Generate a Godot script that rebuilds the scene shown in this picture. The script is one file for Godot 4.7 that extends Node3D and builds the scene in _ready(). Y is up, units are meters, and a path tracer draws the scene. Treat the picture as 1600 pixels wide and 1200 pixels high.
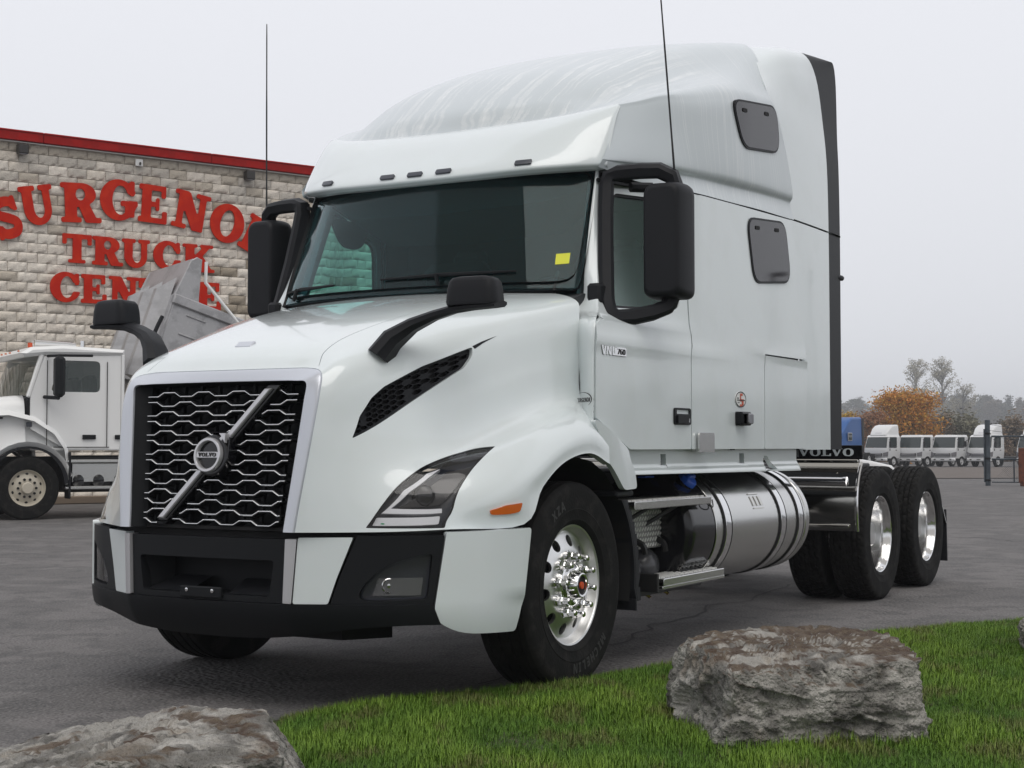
extends Node3D
# A white highway tractor parked on a wet lot before a block-built truck centre, under an overcast sky.
# World axes: x runs back along the tractor from its front axle, y up, z to the tractor's left; metres.

var rng := RandomNumberGenerator.new()
var used := {}
var M := {}
var kept := []


# ---------------------------------------------------------------- mesh builder
class MB:
	var v := PackedVector3Array()
	var n := PackedVector3Array()
	var uv := PackedVector2Array()
	var known := PackedByteArray()
	var mir := false
	var crease := 38.0
	var at := Transform3D.IDENTITY

	func _put(a: Vector3, b: Vector3, c: Vector3, na: Vector3, nb: Vector3, nc: Vector3, k: int, ua := Vector2.ZERO, ub := Vector2.ZERO, uc := Vector2.ZERO) -> void:
		a = at * a; b = at * b; c = at * c
		if k:
			na = at.basis * na; nb = at.basis * nb; nc = at.basis * nc
		if mir:
			a.z = -a.z; b.z = -b.z; c.z = -c.z
			na.z = -na.z; nb.z = -nb.z; nc.z = -nc.z
			var s := b; b = c; c = s
			s = nb; nb = nc; nc = s
			var w := ub; ub = uc; uc = w
		v.append(a); v.append(c); v.append(b)
		n.append(na); n.append(nc); n.append(nb)
		uv.append(ua); uv.append(uc); uv.append(ub)
		known.append(k)

	# a, b, c counter-clockwise seen from outside; normals found later
	func tri(a: Vector3, b: Vector3, c: Vector3) -> void:
		_put(a, b, c, Vector3.ZERO, Vector3.ZERO, Vector3.ZERO, 0)

	func quad(a: Vector3, b: Vector3, c: Vector3, d: Vector3) -> void:
		tri(a, b, c); tri(a, c, d)

	# with normals given: the winding follows the normals
	func trin(a: Vector3, b: Vector3, c: Vector3, na: Vector3, nb: Vector3, nc: Vector3, ua := Vector2.ZERO, ub := Vector2.ZERO, uc := Vector2.ZERO) -> void:
		if (b - a).cross(c - a).dot(na + nb + nc) < 0.0:
			_put(a, c, b, na, nc, nb, 1, ua, uc, ub)
		else:
			_put(a, b, c, na, nb, nc, 1, ua, ub, uc)

	func box(c: Vector3, s: Vector3, bev := 0.0, bs := Basis.IDENTITY) -> void:
		var h := s * 0.5
		bev = minf(bev, minf(h.x, minf(h.y, h.z)) * 0.9)
		var ax := [Vector3.RIGHT, Vector3.UP, Vector3.BACK]
		for k in 3:
			for sg in [-1.0, 1.0]:
				var i := (k + 1) % 3
				var j := (k + 2) % 3
				var q := []
				for t in [[-1, -1], [1, -1], [1, 1], [-1, 1]]:
					q.append(c + bs * (ax[k] * h[k] * sg + ax[i] * (h[i] - bev) * t[0] + ax[j] * (h[j] - bev) * t[1]))
				if sg > 0: quad(q[0], q[1], q[2], q[3])
				else: quad(q[3], q[2], q[1], q[0])
		if bev <= 0.0: return
		for k in 3:
			var i := (k + 1) % 3
			var j := (k + 2) % 3
			for si in [-1.0, 1.0]:
				for sj in [-1.0, 1.0]:
					var e0: Vector3 = ax[i] * h[i] * si + ax[j] * (h[j] - bev) * sj
					var e1: Vector3 = ax[i] * (h[i] - bev) * si + ax[j] * h[j] * sj
					var l: Vector3 = ax[k] * (h[k] - bev)
					if si * sj > 0: quad(c + bs * (e0 - l), c + bs * (e1 - l), c + bs * (e1 + l), c + bs * (e0 + l))
					else: quad(c + bs * (e0 + l), c + bs * (e1 + l), c + bs * (e1 - l), c + bs * (e0 - l))
		for sx in [-1.0, 1.0]:
			for sy in [-1.0, 1.0]:
				for sz in [-1.0, 1.0]:
					var p := c + bs * Vector3(h.x * sx, (h.y - bev) * sy, (h.z - bev) * sz)
					var q := c + bs * Vector3((h.x - bev) * sx, h.y * sy, (h.z - bev) * sz)
					var r := c + bs * Vector3((h.x - bev) * sx, (h.y - bev) * sy, h.z * sz)
					if sx * sy * sz > 0: tri(p, q, r)
					else: tri(p, r, q)

	# rings: arrays of the same number of points, running counter-clockwise seen from the end they travel to
	func loft(rings: Array, caps := true, closed := true) -> void:
		var k: int = rings[0].size()
		for a in rings.size() - 1:
			for b in (k if closed else k - 1):
				var c := (b + 1) % k
				quad(rings[a][b], rings[a][c], rings[a + 1][c], rings[a + 1][b])
		if caps and closed:
			fan(rings[0], true)
			fan(rings[-1], false)

	func fan(r: Array, flip: bool) -> void:
		var m := Vector3.ZERO
		for p in r: m += p
		m /= r.size()
		for b in r.size():
			var c := (b + 1) % r.size()
			if flip: tri(m, r[c], r[b])
			else: tri(m, r[b], r[c])

	# a round bar through points
	func tube(path: Array, rad, sides := 8, caps := true, flat := 1.0) -> void:
		var rings := []
		var up := Vector3.ZERO
		for i in path.size():
			var d: Vector3 = (path[mini(i + 1, path.size() - 1)] - path[maxi(i - 1, 0)]).normalized()
			if up == Vector3.ZERO:
				up = Vector3.UP if absf(d.y) < 0.9 else Vector3.RIGHT
			var s := up.cross(d).normalized()
			up = d.cross(s).normalized()
			var r: float = rad[i] if rad is Array else rad
			var ring := []
			for k in sides:
				var a := TAU * (k + 0.5) / sides
				ring.append(path[i] + s * cos(a) * r * flat + up * sin(a) * r)
			rings.append(ring)
		loft(rings, caps)

	# a bar of chamfered rectangular section through points
	func bar(path: Array, w, h, cham := 0.35) -> void:
		var rings := []
		var up := Vector3.ZERO
		for i in path.size():
			var d: Vector3 = (path[mini(i + 1, path.size() - 1)] - path[maxi(i - 1, 0)]).normalized()
			if up == Vector3.ZERO:
				up = Vector3.UP if absf(d.y) < 0.9 else Vector3.RIGHT
			var s := up.cross(d).normalized()
			up = d.cross(s).normalized()
			var ring := []
			for q in [Vector2(1, -1 + cham), Vector2(1, 1 - cham), Vector2(1 - cham, 1), Vector2(-1 + cham, 1), Vector2(-1, 1 - cham), Vector2(-1, -1 + cham), Vector2(-1 + cham, -1), Vector2(1 - cham, -1)]:
				ring.append(path[i] + s * q.x * (w[i] if w is Array else w) + up * q.y * (h[i] if h is Array else h))
			rings.append(ring)
		loft(rings)

	# profile of (radius, along) turned round axis z; a radius function may vary with the angle
	func lathe(prof: Array, segs := 32, mod = null) -> void:
		var pts := []
		for i in segs:
			var a := TAU * i / segs
			var row := []
			for p in prof:
				var r: float = p.x
				if mod != null: r = mod.call(a, p)
				row.append(Vector3(cos(a) * r, sin(a) * r, p.y))
			pts.append(row)
		for i in segs:
			var j := (i + 1) % segs
			for k in prof.size() - 1:
				var a: Vector3 = pts[i][k]; var b: Vector3 = pts[j][k]; var c: Vector3 = pts[j][k + 1]; var d: Vector3 = pts[i][k + 1]
				if a.distance_squared_to(b) > 1e-10: tri(a, b, c)
				if c.distance_squared_to(d) > 1e-10: tri(a, c, d)

	# flat outline (x, y) given depth along z from 0 (back) to d (front), front edge chamfered
	func prism(poly: PackedVector2Array, d: float, bev := 0.0, back := true) -> void:
		if Geometry2D.is_polygon_clockwise(poly):
			poly = poly.duplicate(); poly.reverse()
		var k := poly.size()
		var inn := PackedVector2Array()
		for i in k:
			var e0 := (poly[i] - poly[(i + k - 1) % k]).normalized()
			var e1 := (poly[(i + 1) % k] - poly[i]).normalized()
			var n0 := Vector2(-e0.y, e0.x)
			var n1 := Vector2(-e1.y, e1.x)
			var m := n0 + n1
			inn.append(poly[i] + m * (bev / maxf(0.35, 1.0 + n0.dot(n1))))
		var tr := Geometry2D.triangulate_polygon(inn)
		for i in range(0, tr.size(), 3):
			var a := inn[tr[i]]; var b := inn[tr[i + 1]]; var c := inn[tr[i + 2]]
			if (b - a).cross(c - a) < 0: var s := b; b = c; c = s
			tri(Vector3(a.x, a.y, d), Vector3(b.x, b.y, d), Vector3(c.x, c.y, d))
		if back:
			tr = Geometry2D.triangulate_polygon(poly)
			for i in range(0, tr.size(), 3):
				var a := poly[tr[i]]; var b := poly[tr[i + 1]]; var c := poly[tr[i + 2]]
				if (b - a).cross(c - a) < 0: var s := b; b = c; c = s
				tri(Vector3(a.x, a.y, 0), Vector3(c.x, c.y, 0), Vector3(b.x, b.y, 0))
		for i in k:
			var j := (i + 1) % k
			var p := poly[i]; var q := poly[j]
			quad(Vector3(p.x, p.y, 0), Vector3(q.x, q.y, 0), Vector3(q.x, q.y, d - bev), Vector3(p.x, p.y, d - bev))
			if bev > 0.0:
				var a := inn[i]; var b := inn[j]
				quad(Vector3(p.x, p.y, d - bev), Vector3(q.x, q.y, d - bev), Vector3(b.x, b.y, d), Vector3(a.x, a.y, d))

	# a sheet bent over f(u, v) -> point, cut to an outline with holes, its rim turned in by thick; out = +1 or -1 picks the outer side
	func sheet(f: Callable, outline: PackedVector2Array, holes: Array, cell: Vector2, thick: float, out: float, lift := 0.0) -> void:
		var e := 0.002
		var nrm := func(q: Vector2) -> Vector3:
			var du: Vector3 = f.call(q + Vector2(e, 0)) - f.call(q - Vector2(e, 0))
			var dv: Vector3 = f.call(q + Vector2(0, e)) - f.call(q - Vector2(0, e))
			return du.cross(dv).normalized() * out
		var lo := outline[0]; var hi := outline[0]
		for q in outline:
			lo = lo.min(q); hi = hi.max(q)
		var i0 := floori(lo.x / cell.x); var i1 := ceili(hi.x / cell.x)
		var j0 := floori(lo.y / cell.y); var j1 := ceili(hi.y / cell.y)
		var memo := {}
		for i in range(i0, i1):
			for j in range(j0, j1):
				var a := Vector2(i, j) * cell; var b := Vector2(i + 1, j + 1) * cell
				var pieces: Array = Geometry2D.intersect_polygons(outline, PackedVector2Array([a, Vector2(b.x, a.y), b, Vector2(a.x, b.y)]))
				for h in holes:
					var left := []
					for pc in pieces:
						left.append_array(Geometry2D.clip_polygons(pc, h))
					pieces = left
				for pc in pieces:
					if Geometry2D.is_polygon_clockwise(pc): continue
					var tr := Geometry2D.triangulate_polygon(pc)
					for k in range(0, tr.size(), 3):
						var P := []; var N := []
						for t in 3:
							var q: Vector2 = pc[tr[k + t]]
							if not memo.has(q):
								var nn: Vector3 = nrm.call(q)
								memo[q] = [f.call(q) + nn * lift, nn]
							P.append(memo[q][0]); N.append(memo[q][1])
						trin(P[0], P[1], P[2], N[0], N[1], N[2], pc[tr[k]], pc[tr[k + 1]], pc[tr[k + 2]])
		if thick == 0.0: return
		for ring in [outline] + holes:
			for k in ring.size():
				var p: Vector2 = ring[k]; var q: Vector2 = ring[(k + 1) % ring.size()]
				var steps := maxi(1, ceili(maxf(absf(q.x - p.x) / cell.x, absf(q.y - p.y) / cell.y)))
				for s in steps:
					var a := p.lerp(q, float(s) / steps); var b := p.lerp(q, float(s + 1) / steps)
					var na: Vector3 = nrm.call(a); var nb: Vector3 = nrm.call(b)
					var A: Vector3 = f.call(a) + na * lift; var B: Vector3 = f.call(b) + nb * lift
					var side := (B - A).cross(na).normalized()
					trin(A, B, B - nb * thick, side, side, side)
					trin(A, B - nb * thick, A - na * thick, side, side, side)

	# a whole grid patch with smooth normals, uv = (column, row)
	func patch(f: Callable, u0: float, u1: float, nu: int, v0: float, v1: float, nv: int, out: float, lift := 0.0) -> void:
		var e := 0.003
		var P := []; var N := []; var U := []
		for i in nv + 1:
			var rp := []; var rn := []; var ru := []
			for j in nu + 1:
				var q := Vector2(lerpf(u0, u1, float(j) / nu), lerpf(v0, v1, float(i) / nv))
				var nn: Vector3 = (f.call(q + Vector2(e, 0)) - f.call(q - Vector2(e, 0))).cross(f.call(q + Vector2(0, e)) - f.call(q - Vector2(0, e))).normalized() * out
				rn.append(nn); rp.append(f.call(q) + nn * lift); ru.append(q)
			P.append(rp); N.append(rn); U.append(ru)
		for i in nv:
			for j in nu:
				trin(P[i][j], P[i][j + 1], P[i + 1][j + 1], N[i][j], N[i][j + 1], N[i + 1][j + 1], U[i][j], U[i][j + 1], U[i + 1][j + 1])
				trin(P[i][j], P[i + 1][j + 1], P[i + 1][j], N[i][j], N[i + 1][j + 1], N[i + 1][j], U[i][j], U[i + 1][j + 1], U[i + 1][j])

	func mesh() -> ArrayMesh:
		var cosc := cos(deg_to_rad(crease))
		var spot := {}
		var fn := PackedVector3Array()
		for t in known.size():
			var a := v[3 * t]; var b := v[3 * t + 1]; var c := v[3 * t + 2]
			var q := (c - a).cross(b - a)
			fn.append(q)
			if not known[t]:
				for k in 3:
					var key := Vector3i((v[3 * t + k] * 5000.0).round())
					if spot.has(key): spot[key].append(t)
					else: spot[key] = [t]
		for t in known.size():
			if known[t]: continue
			var mine := fn[t].normalized()
			for k in 3:
				var s := Vector3.ZERO
				for o in spot[Vector3i((v[3 * t + k] * 5000.0).round())]:
					if fn[o].normalized().dot(mine) > cosc: s += fn[o]
				n[3 * t + k] = s.normalized() if s.length_squared() > 1e-20 else (mine if mine != Vector3.ZERO else Vector3.UP)
		var ar := []
		ar.resize(Mesh.ARRAY_MAX)
		ar[Mesh.ARRAY_VERTEX] = v
		ar[Mesh.ARRAY_NORMAL] = n
		ar[Mesh.ARRAY_TEX_UV] = uv
		var am := ArrayMesh.new()
		am.add_surface_from_arrays(Mesh.PRIMITIVE_TRIANGLES, ar)
		return am


# ---------------------------------------------------------------- smooth surfaces through a grid of points
class Patch:
	var e := []
	var nr := 0
	var nc := 0

	func _init(g: Array, mirror := false) -> void:
		nr = g.size(); nc = g[0].size()
		var rows := g.duplicate(true)
		var first := []; var last := []
		for j in nc:
			first.append(g[1][j] * Vector3(1, 1, -1) if mirror else g[0][j] * 2.0 - g[1][j])
			last.append(g[nr - 1][j] * 2.0 - g[nr - 2][j])
		rows.push_front(first); rows.append(last)
		for r in rows:
			r.push_front(r[0] * 2.0 - r[1])
			r.append(r[-1] * 2.0 - r[-2])
		e = rows

	func cr(a: Vector3, b: Vector3, c: Vector3, d: Vector3, t: float) -> Vector3:
		return 0.5 * (2.0 * b + (c - a) * t + (2.0 * a - 5.0 * b + 4.0 * c - d) * t * t + (3.0 * b - a - 3.0 * c + d) * t * t * t)

	func at(q: Vector2) -> Vector3:
		var i := clampi(floori(q.y), 0, nr - 2)
		var j := clampi(floori(q.x), 0, nc - 2)
		var tu := q.x - j
		var s := []
		for k in 4:
			var r: Array = e[i + k]
			s.append(cr(r[j], r[j + 1], r[j + 2], r[j + 3], tu))
		return cr(s[0], s[1], s[2], s[3], q.y - i)


func surface(g: Array, mirror := false) -> Callable:
	var p := Patch.new(g, mirror)
	kept.append(p)
	return p.at


# ---------------------------------------------------------------- naming
func numbered(called: String) -> String:
	used[called] = used.get(called, -1) + 1
	return called if used[called] == 0 else "%s_%03d" % [called, used[called]]


func thing(called: String, label: String, category: String, at := Vector3.ZERO, turn := 0.0, group := "") -> Node3D:
	var o := Node3D.new()
	o.name = numbered(called)
	add_child(o, true)
	o.position = at
	o.rotation.y = turn
	tag(o, label, category, group)
	return o


func tag(o: Node, label: String, category: String, group := "") -> void:
	o.set_meta("label", label)
	o.set_meta("category", category)
	if group: o.set_meta("group", group)


func put(called: String, mesh: Mesh, m: Material, parent: Node) -> MeshInstance3D:
	var o := MeshInstance3D.new()
	o.name = called if parent != self else numbered(called)
	o.mesh = mesh
	o.material_override = m
	parent.add_child(o, true)
	return o


func part(called: String, mb: MB, m: Material, parent: Node) -> MeshInstance3D:
	return put(called, mb.mesh(), m, parent)


func struct(called: String, mb: MB, m: Material) -> MeshInstance3D:
	var o := part(called, mb, m, self)
	o.set_meta("kind", "structure")
	return o


func rounded(pts: Array, r, k := 5) -> PackedVector2Array:
	var out := PackedVector2Array()
	for i in pts.size():
		var p: Vector2 = pts[i]
		var a: Vector2 = pts[(i + pts.size() - 1) % pts.size()]
		var b: Vector2 = pts[(i + 1) % pts.size()]
		var rr: float = r[i] if r is Array else r
		if rr <= 0.0:
			out.append(p)
			continue
		var q0 := p + (a - p).normalized() * minf(rr, p.distance_to(a) * 0.45)
		var q1 := p + (b - p).normalized() * minf(rr, p.distance_to(b) * 0.45)
		for s in k + 1:
			var t := float(s) / k
			out.append(q0.lerp(p, t).lerp(p.lerp(q1, t), t))
	return out


func circle(c: Vector2, r: float, k := 20) -> PackedVector2Array:
	var out := PackedVector2Array()
	for i in k: out.append(c + Vector2.from_angle(TAU * i / k) * r)
	return out


func smooth_line(pts: Array, k := 6) -> Array:
	var out := []
	for i in pts.size() - 1:
		var a = pts[maxi(i - 1, 0)]; var b = pts[i]; var c = pts[i + 1]; var d = pts[mini(i + 2, pts.size() - 1)]
		for s in k:
			var t := float(s) / k
			out.append(0.5 * (2.0 * b + (c - a) * t + (2.0 * a - 5.0 * b + 4.0 * c - d) * t * t + (3.0 * b - a - 3.0 * c + d) * t * t * t))
	out.append(pts[-1])
	return out


func letters(s: String, size: float, depth: float, font: Font) -> TextMesh:
	var t := TextMesh.new()
	t.text = s
	t.font = font
	t.font_size = 64
	t.pixel_size = size / 64.0
	t.depth = depth
	t.curve_step = 1.0
	return t


func face(names: Array, weight := 400, bold := 0.0) -> Font:
	var f := SystemFont.new()
	f.font_names = PackedStringArray(names)
	f.font_weight = weight
	if bold == 0.0: return f
	var w := FontVariation.new()
	w.base_font = f
	w.variation_embolden = bold
	return w


# ---------------------------------------------------------------- measured grids of the tractor
func hood_grid() -> Array:
	return [
		[Vector3(-1.209, 1.523, 0), Vector3(-1.15, 1.59, 0), Vector3(-1.063, 1.647, 0), Vector3(-0.9, 1.715, 0), Vector3(-0.65, 1.795, 0), Vector3(-0.38, 1.865, 0), Vector3(-0.1, 1.93, 0), Vector3(0.13, 1.975, 0), Vector3(0.3, 2, 0)],
		[Vector3(-1.195, 1.524, 0.3), Vector3(-1.135, 1.588, 0.3), Vector3(-1.045, 1.645, 0.3), Vector3(-0.88, 1.71, 0.3), Vector3(-0.635, 1.79, 0.31), Vector3(-0.37, 1.861, 0.33), Vector3(-0.08, 1.926, 0.35), Vector3(0.15, 1.97, 0.37), Vector3(0.32, 1.995, 0.38)],
		[Vector3(-1.175, 1.522, 0.48), Vector3(-1.11, 1.58, 0.49), Vector3(-1.02, 1.63, 0.5), Vector3(-0.86, 1.69, 0.51), Vector3(-0.62, 1.766, 0.54), Vector3(-0.35, 1.842, 0.59), Vector3(-0.06, 1.905, 0.66), Vector3(0.19, 1.95, 0.73), Vector3(0.38, 1.98, 0.79)],
		[Vector3(-1.212, 1.492, 0.563), Vector3(-1.15, 1.535, 0.6), Vector3(-1.05, 1.575, 0.635), Vector3(-0.9, 1.62, 0.675), Vector3(-0.67, 1.69, 0.725), Vector3(-0.4, 1.77, 0.8), Vector3(-0.12, 1.835, 0.885), Vector3(0.12, 1.885, 0.965), Vector3(0.285, 1.92, 1.035)],
		[Vector3(-1.25, 1.4, 0.581), Vector3(-1.185, 1.43, 0.635), Vector3(-1.08, 1.465, 0.685), Vector3(-0.93, 1.505, 0.735), Vector3(-0.7, 1.575, 0.8), Vector3(-0.42, 1.665, 0.88), Vector3(-0.15, 1.735, 0.955), Vector3(0.08, 1.785, 1.02), Vector3(0.25, 1.82, 1.075)],
		[Vector3(-1.28, 1.25, 0.572), Vector3(-1.2, 1.25, 0.645), Vector3(-1.08, 1.275, 0.715), Vector3(-0.93, 1.31, 0.775), Vector3(-0.72, 1.37, 0.84), Vector3(-0.46, 1.45, 0.91), Vector3(-0.19, 1.53, 0.98), Vector3(0.05, 1.59, 1.04), Vector3(0.23, 1.63, 1.085)],
		[Vector3(-1.3, 1.11, 0.556), Vector3(-1.21, 1.11, 0.655), Vector3(-1.09, 1.115, 0.755), Vector3(-0.94, 1.13, 0.84), Vector3(-0.74, 1.17, 0.915), Vector3(-0.48, 1.245, 0.97), Vector3(-0.21, 1.335, 1.02), Vector3(0.03, 1.4, 1.065), Vector3(0.22, 1.43, 1.095)],
		[Vector3(-1.315, 0.99, 0.54), Vector3(-1.22, 0.985, 0.665), Vector3(-1.1, 0.99, 0.8), Vector3(-0.94, 1.015, 0.945), Vector3(-0.74, 1.08, 1.06), Vector3(-0.49, 1.18, 1.13), Vector3(-0.23, 1.27, 1.165), Vector3(0.03, 1.325, 1.175), Vector3(0.25, 1.325, 1.17)],
		[Vector3(-1.326, 0.89, 0.526), Vector3(-1.22, 0.885, 0.68), Vector3(-1.1, 0.885, 0.85), Vector3(-0.93, 0.895, 1.02), Vector3(-0.74, 0.94, 1.15), Vector3(-0.52, 1.045, 1.215), Vector3(-0.25, 1.175, 1.235), Vector3(0.04, 1.235, 1.24), Vector3(0.26, 1.2, 1.23)],
		[Vector3(-1.335, 0.8, 0.515), Vector3(-1.22, 0.8, 0.69), Vector3(-1.1, 0.803, 0.88), Vector3(-0.92, 0.81, 1.05), Vector3(-0.56, 0.82, 1.215), Vector3(-0.42, 0.985, 1.235), Vector3(-0.22, 1.1, 1.245), Vector3(0.03, 1.14, 1.25), Vector3(0.25, 1.085, 1.245)],
	]


func roof_grid() -> Array:
	return [
		[Vector3(0.69, 2.965, 0), Vector3(0.8, 3.12, 0), Vector3(1.1, 3.34, 0), Vector3(1.45, 3.5, 0), Vector3(1.9, 3.665, 0), Vector3(2.4, 3.8, 0), Vector3(2.9, 3.89, 0), Vector3(3.22, 3.925, 0)],
		[Vector3(0.715, 2.97, 0.4), Vector3(0.83, 3.115, 0.41), Vector3(1.12, 3.33, 0.42), Vector3(1.47, 3.49, 0.43), Vector3(1.92, 3.655, 0.44), Vector3(2.4, 3.795, 0.45), Vector3(2.9, 3.89, 0.46), Vector3(3.2, 3.925, 0.47)],
		[Vector3(0.78, 2.995, 0.7), Vector3(0.9, 3.1, 0.7), Vector3(1.15, 3.28, 0.71), Vector3(1.48, 3.43, 0.73), Vector3(1.92, 3.6, 0.75), Vector3(2.4, 3.75, 0.78), Vector3(2.78, 3.85, 0.82), Vector3(3, 3.895, 0.85)],
		[Vector3(0.86, 3.03, 0.87), Vector3(0.99, 3.085, 0.9), Vector3(1.2, 3.18, 0.92), Vector3(1.5, 3.29, 0.94), Vector3(1.92, 3.44, 0.96), Vector3(2.35, 3.58, 0.99), Vector3(2.65, 3.68, 1.02), Vector3(2.8, 3.74, 1.05)],
		[Vector3(0.915, 3.06, 0.98), Vector3(1.04, 3.1, 1.03), Vector3(1.22, 3.165, 1.08), Vector3(1.5, 3.245, 1.115), Vector3(1.92, 3.355, 1.142), Vector3(2.25, 3.415, 1.16), Vector3(2.5, 3.445, 1.17), Vector3(2.66, 3.46, 1.18)],
		[Vector3(0.905, 3.03, 0.995), Vector3(1.04, 3.065, 1.05), Vector3(1.22, 3.12, 1.11), Vector3(1.5, 3.165, 1.17), Vector3(1.92, 3.25, 1.202), Vector3(2.28, 3.305, 1.215), Vector3(2.55, 3.335, 1.22), Vector3(2.7, 3.35, 1.22)],
		[Vector3(0.82, 2.9, 1.005), Vector3(1, 2.92, 1.07), Vector3(1.22, 2.96, 1.13), Vector3(1.5, 3.01, 1.185), Vector3(1.92, 3.07, 1.215), Vector3(2.35, 3.11, 1.22), Vector3(2.7, 3.13, 1.22), Vector3(2.87, 3.14, 1.22)],
		[Vector3(0.7, 2.73, 1.02), Vector3(0.95, 2.745, 1.09), Vector3(1.25, 2.76, 1.16), Vector3(1.55, 2.78, 1.195), Vector3(1.95, 2.805, 1.218), Vector3(2.4, 2.83, 1.224), Vector3(2.8, 2.845, 1.225), Vector3(3, 2.85, 1.225)],
		[Vector3(0.68, 2.7, 1.015), Vector3(0.95, 2.705, 1.07), Vector3(1.25, 2.71, 1.13), Vector3(1.55, 2.72, 1.17), Vector3(1.95, 2.735, 1.188), Vector3(2.4, 2.755, 1.198), Vector3(2.8, 2.77, 1.203), Vector3(3.01, 2.775, 1.203)],
		[Vector3(0.67, 2.66, 1), Vector3(0.95, 2.63, 1.06), Vector3(1.25, 2.625, 1.15), Vector3(1.55, 2.632, 1.19), Vector3(1.95, 2.64, 1.21), Vector3(2.4, 2.655, 1.22), Vector3(2.8, 2.665, 1.22), Vector3(3.04, 2.672, 1.22)],
	]


func extender_grid() -> Array:
	return [
		[Vector3(3.04, 3.898, 0), Vector3(3.25, 3.93, 0), Vector3(3.45, 3.94, 0), Vector3(4, 3.95, 0)],
		[Vector3(3.02, 3.898, 0.45), Vector3(3.25, 3.93, 0.5), Vector3(3.45, 3.94, 0.55), Vector3(4, 3.95, 0.55)],
		[Vector3(2.96, 3.873, 0.843), Vector3(3.2, 3.91, 0.9), Vector3(3.45, 3.93, 0.95), Vector3(3.95, 3.955, 1)],
		[Vector3(2.78, 3.728, 1.038), Vector3(3.12, 3.845, 1.1), Vector3(3.47, 3.895, 1.135), Vector3(3.955, 3.94, 1.185)],
		[Vector3(2.68, 3.578, 1.128), Vector3(3.13, 3.7, 1.17), Vector3(3.6, 3.75, 1.185), Vector3(4, 3.875, 1.2)],
		[Vector3(2.66, 3.42, 1.188), Vector3(3.22, 3.42, 1.195), Vector3(3.72, 3.42, 1.195), Vector3(4.04, 3.42, 1.195)],
		[Vector3(2.82, 3.13, 1.198), Vector3(3.322, 3.13, 1.205), Vector3(3.765, 3.13, 1.205), Vector3(4.04, 3.13, 1.205)],
		[Vector3(2.99, 2.685, 1.203), Vector3(3.412, 2.685, 1.21), Vector3(3.775, 2.685, 1.21), Vector3(4.04, 2.685, 1.21)],
		[Vector3(3.085, 2.1, 1.203), Vector3(3.462, 2.1, 1.21), Vector3(3.78, 2.1, 1.21), Vector3(4.04, 2.1, 1.21)],
		[Vector3(3.14, 1.95, 1.203), Vector3(3.49, 1.95, 1.21), Vector3(3.78, 1.95, 1.21), Vector3(4.04, 1.95, 1.21)],
		[Vector3(3.225, 1.745, 1.203), Vector3(3.532, 1.745, 1.21), Vector3(3.78, 1.745, 1.21), Vector3(4.04, 1.745, 1.21)],
		[Vector3(3.21, 1.15, 1.203), Vector3(3.525, 1.15, 1.21), Vector3(3.78, 1.15, 1.21), Vector3(4.04, 1.15, 1.21)],
	]


func measured() -> Dictionary:
	return {
		"vent_uv": [Vector2(1.452, 5.322), Vector2(1.773, 4.790), Vector2(2.242, 4.471), Vector2(2.731, 4.293), Vector2(3.787, 4.103), Vector2(4.878, 4.068), Vector2(4.866, 4.286), Vector2(4.698, 4.476), Vector2(3.369, 4.808)],
		"headlight_uv": [Vector2(1.449, 8.776), Vector2(1.787, 7.817), Vector2(2.373, 6.915), Vector2(3.071, 6.413), Vector2(3.879, 6.248), Vector2(4.492, 6.378), Vector2(4.714, 6.672), Vector2(4.354, 6.805), Vector2(3.891, 7.048), Vector2(3.379, 7.562), Vector2(2.985, 8.480), Vector2(2.915, 8.921)],
		"marker_uv": [Vector2(3.781, 8.292), Vector2(4.119, 8.320), Vector2(4.395, 8.542), Vector2(4.180, 8.653), Vector2(3.712, 8.438)],
		"seam_uv": [Vector2(0.205, 2.236), Vector2(0.966, 1.980), Vector2(1.617, 1.899), Vector2(2.382, 1.841), Vector2(3.145, 1.836), Vector2(3.872, 1.838), Vector2(4.709, 1.835), Vector2(6.077, 1.602)],
		"drl_uv": [Vector2(1.711, 8.206), Vector2(2.909, 8.227), Vector2(2.848, 8.659), Vector2(1.585, 8.642)],
		"light_bar_uv": [Vector2(3.504, 6.559), Vector2(3.161, 6.613), Vector2(2.482, 7.103), Vector2(1.838, 7.993), Vector2(2.966, 8.090), Vector2(3.004, 7.911), Vector2(2.064, 7.779), Vector2(2.560, 7.189), Vector2(3.127, 6.764)],
		"beam_uv": [Vector2(2.253, 7.686), Vector2(3.059, 7.710), Vector2(3.669, 7.137), Vector2(4.216, 6.743), Vector2(3.663, 6.569)],
		"vent_fold_uv": [Vector2(4.880, 4.051), Vector2(5.086, 4.007), Vector2(5.444, 3.967), Vector2(5.123, 4.059), Vector2(4.928, 4.139)],
	}


# ---------------------------------------------------------------- materials
func lin(r: float, g: float, b: float) -> Color:
	return Color(r, g, b).linear_to_srgb()


func flat(r: float, g: float, b: float, rough: float, metal := 0.0, coat := 0.0) -> StandardMaterial3D:
	var m := StandardMaterial3D.new()
	m.albedo_color = lin(r, g, b)
	m.roughness = rough
	m.metallic = metal
	if coat > 0.0:
		m.clearcoat_enabled = true
		m.clearcoat = coat
		m.clearcoat_roughness = 0.06
	return m


func noise(seed: int, freq: float, oct := 4, kind := FastNoiseLite.TYPE_SIMPLEX_SMOOTH) -> FastNoiseLite:
	var n := FastNoiseLite.new()
	n.seed = seed
	n.frequency = freq
	n.fractal_octaves = oct
	n.noise_type = kind
	return n


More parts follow.
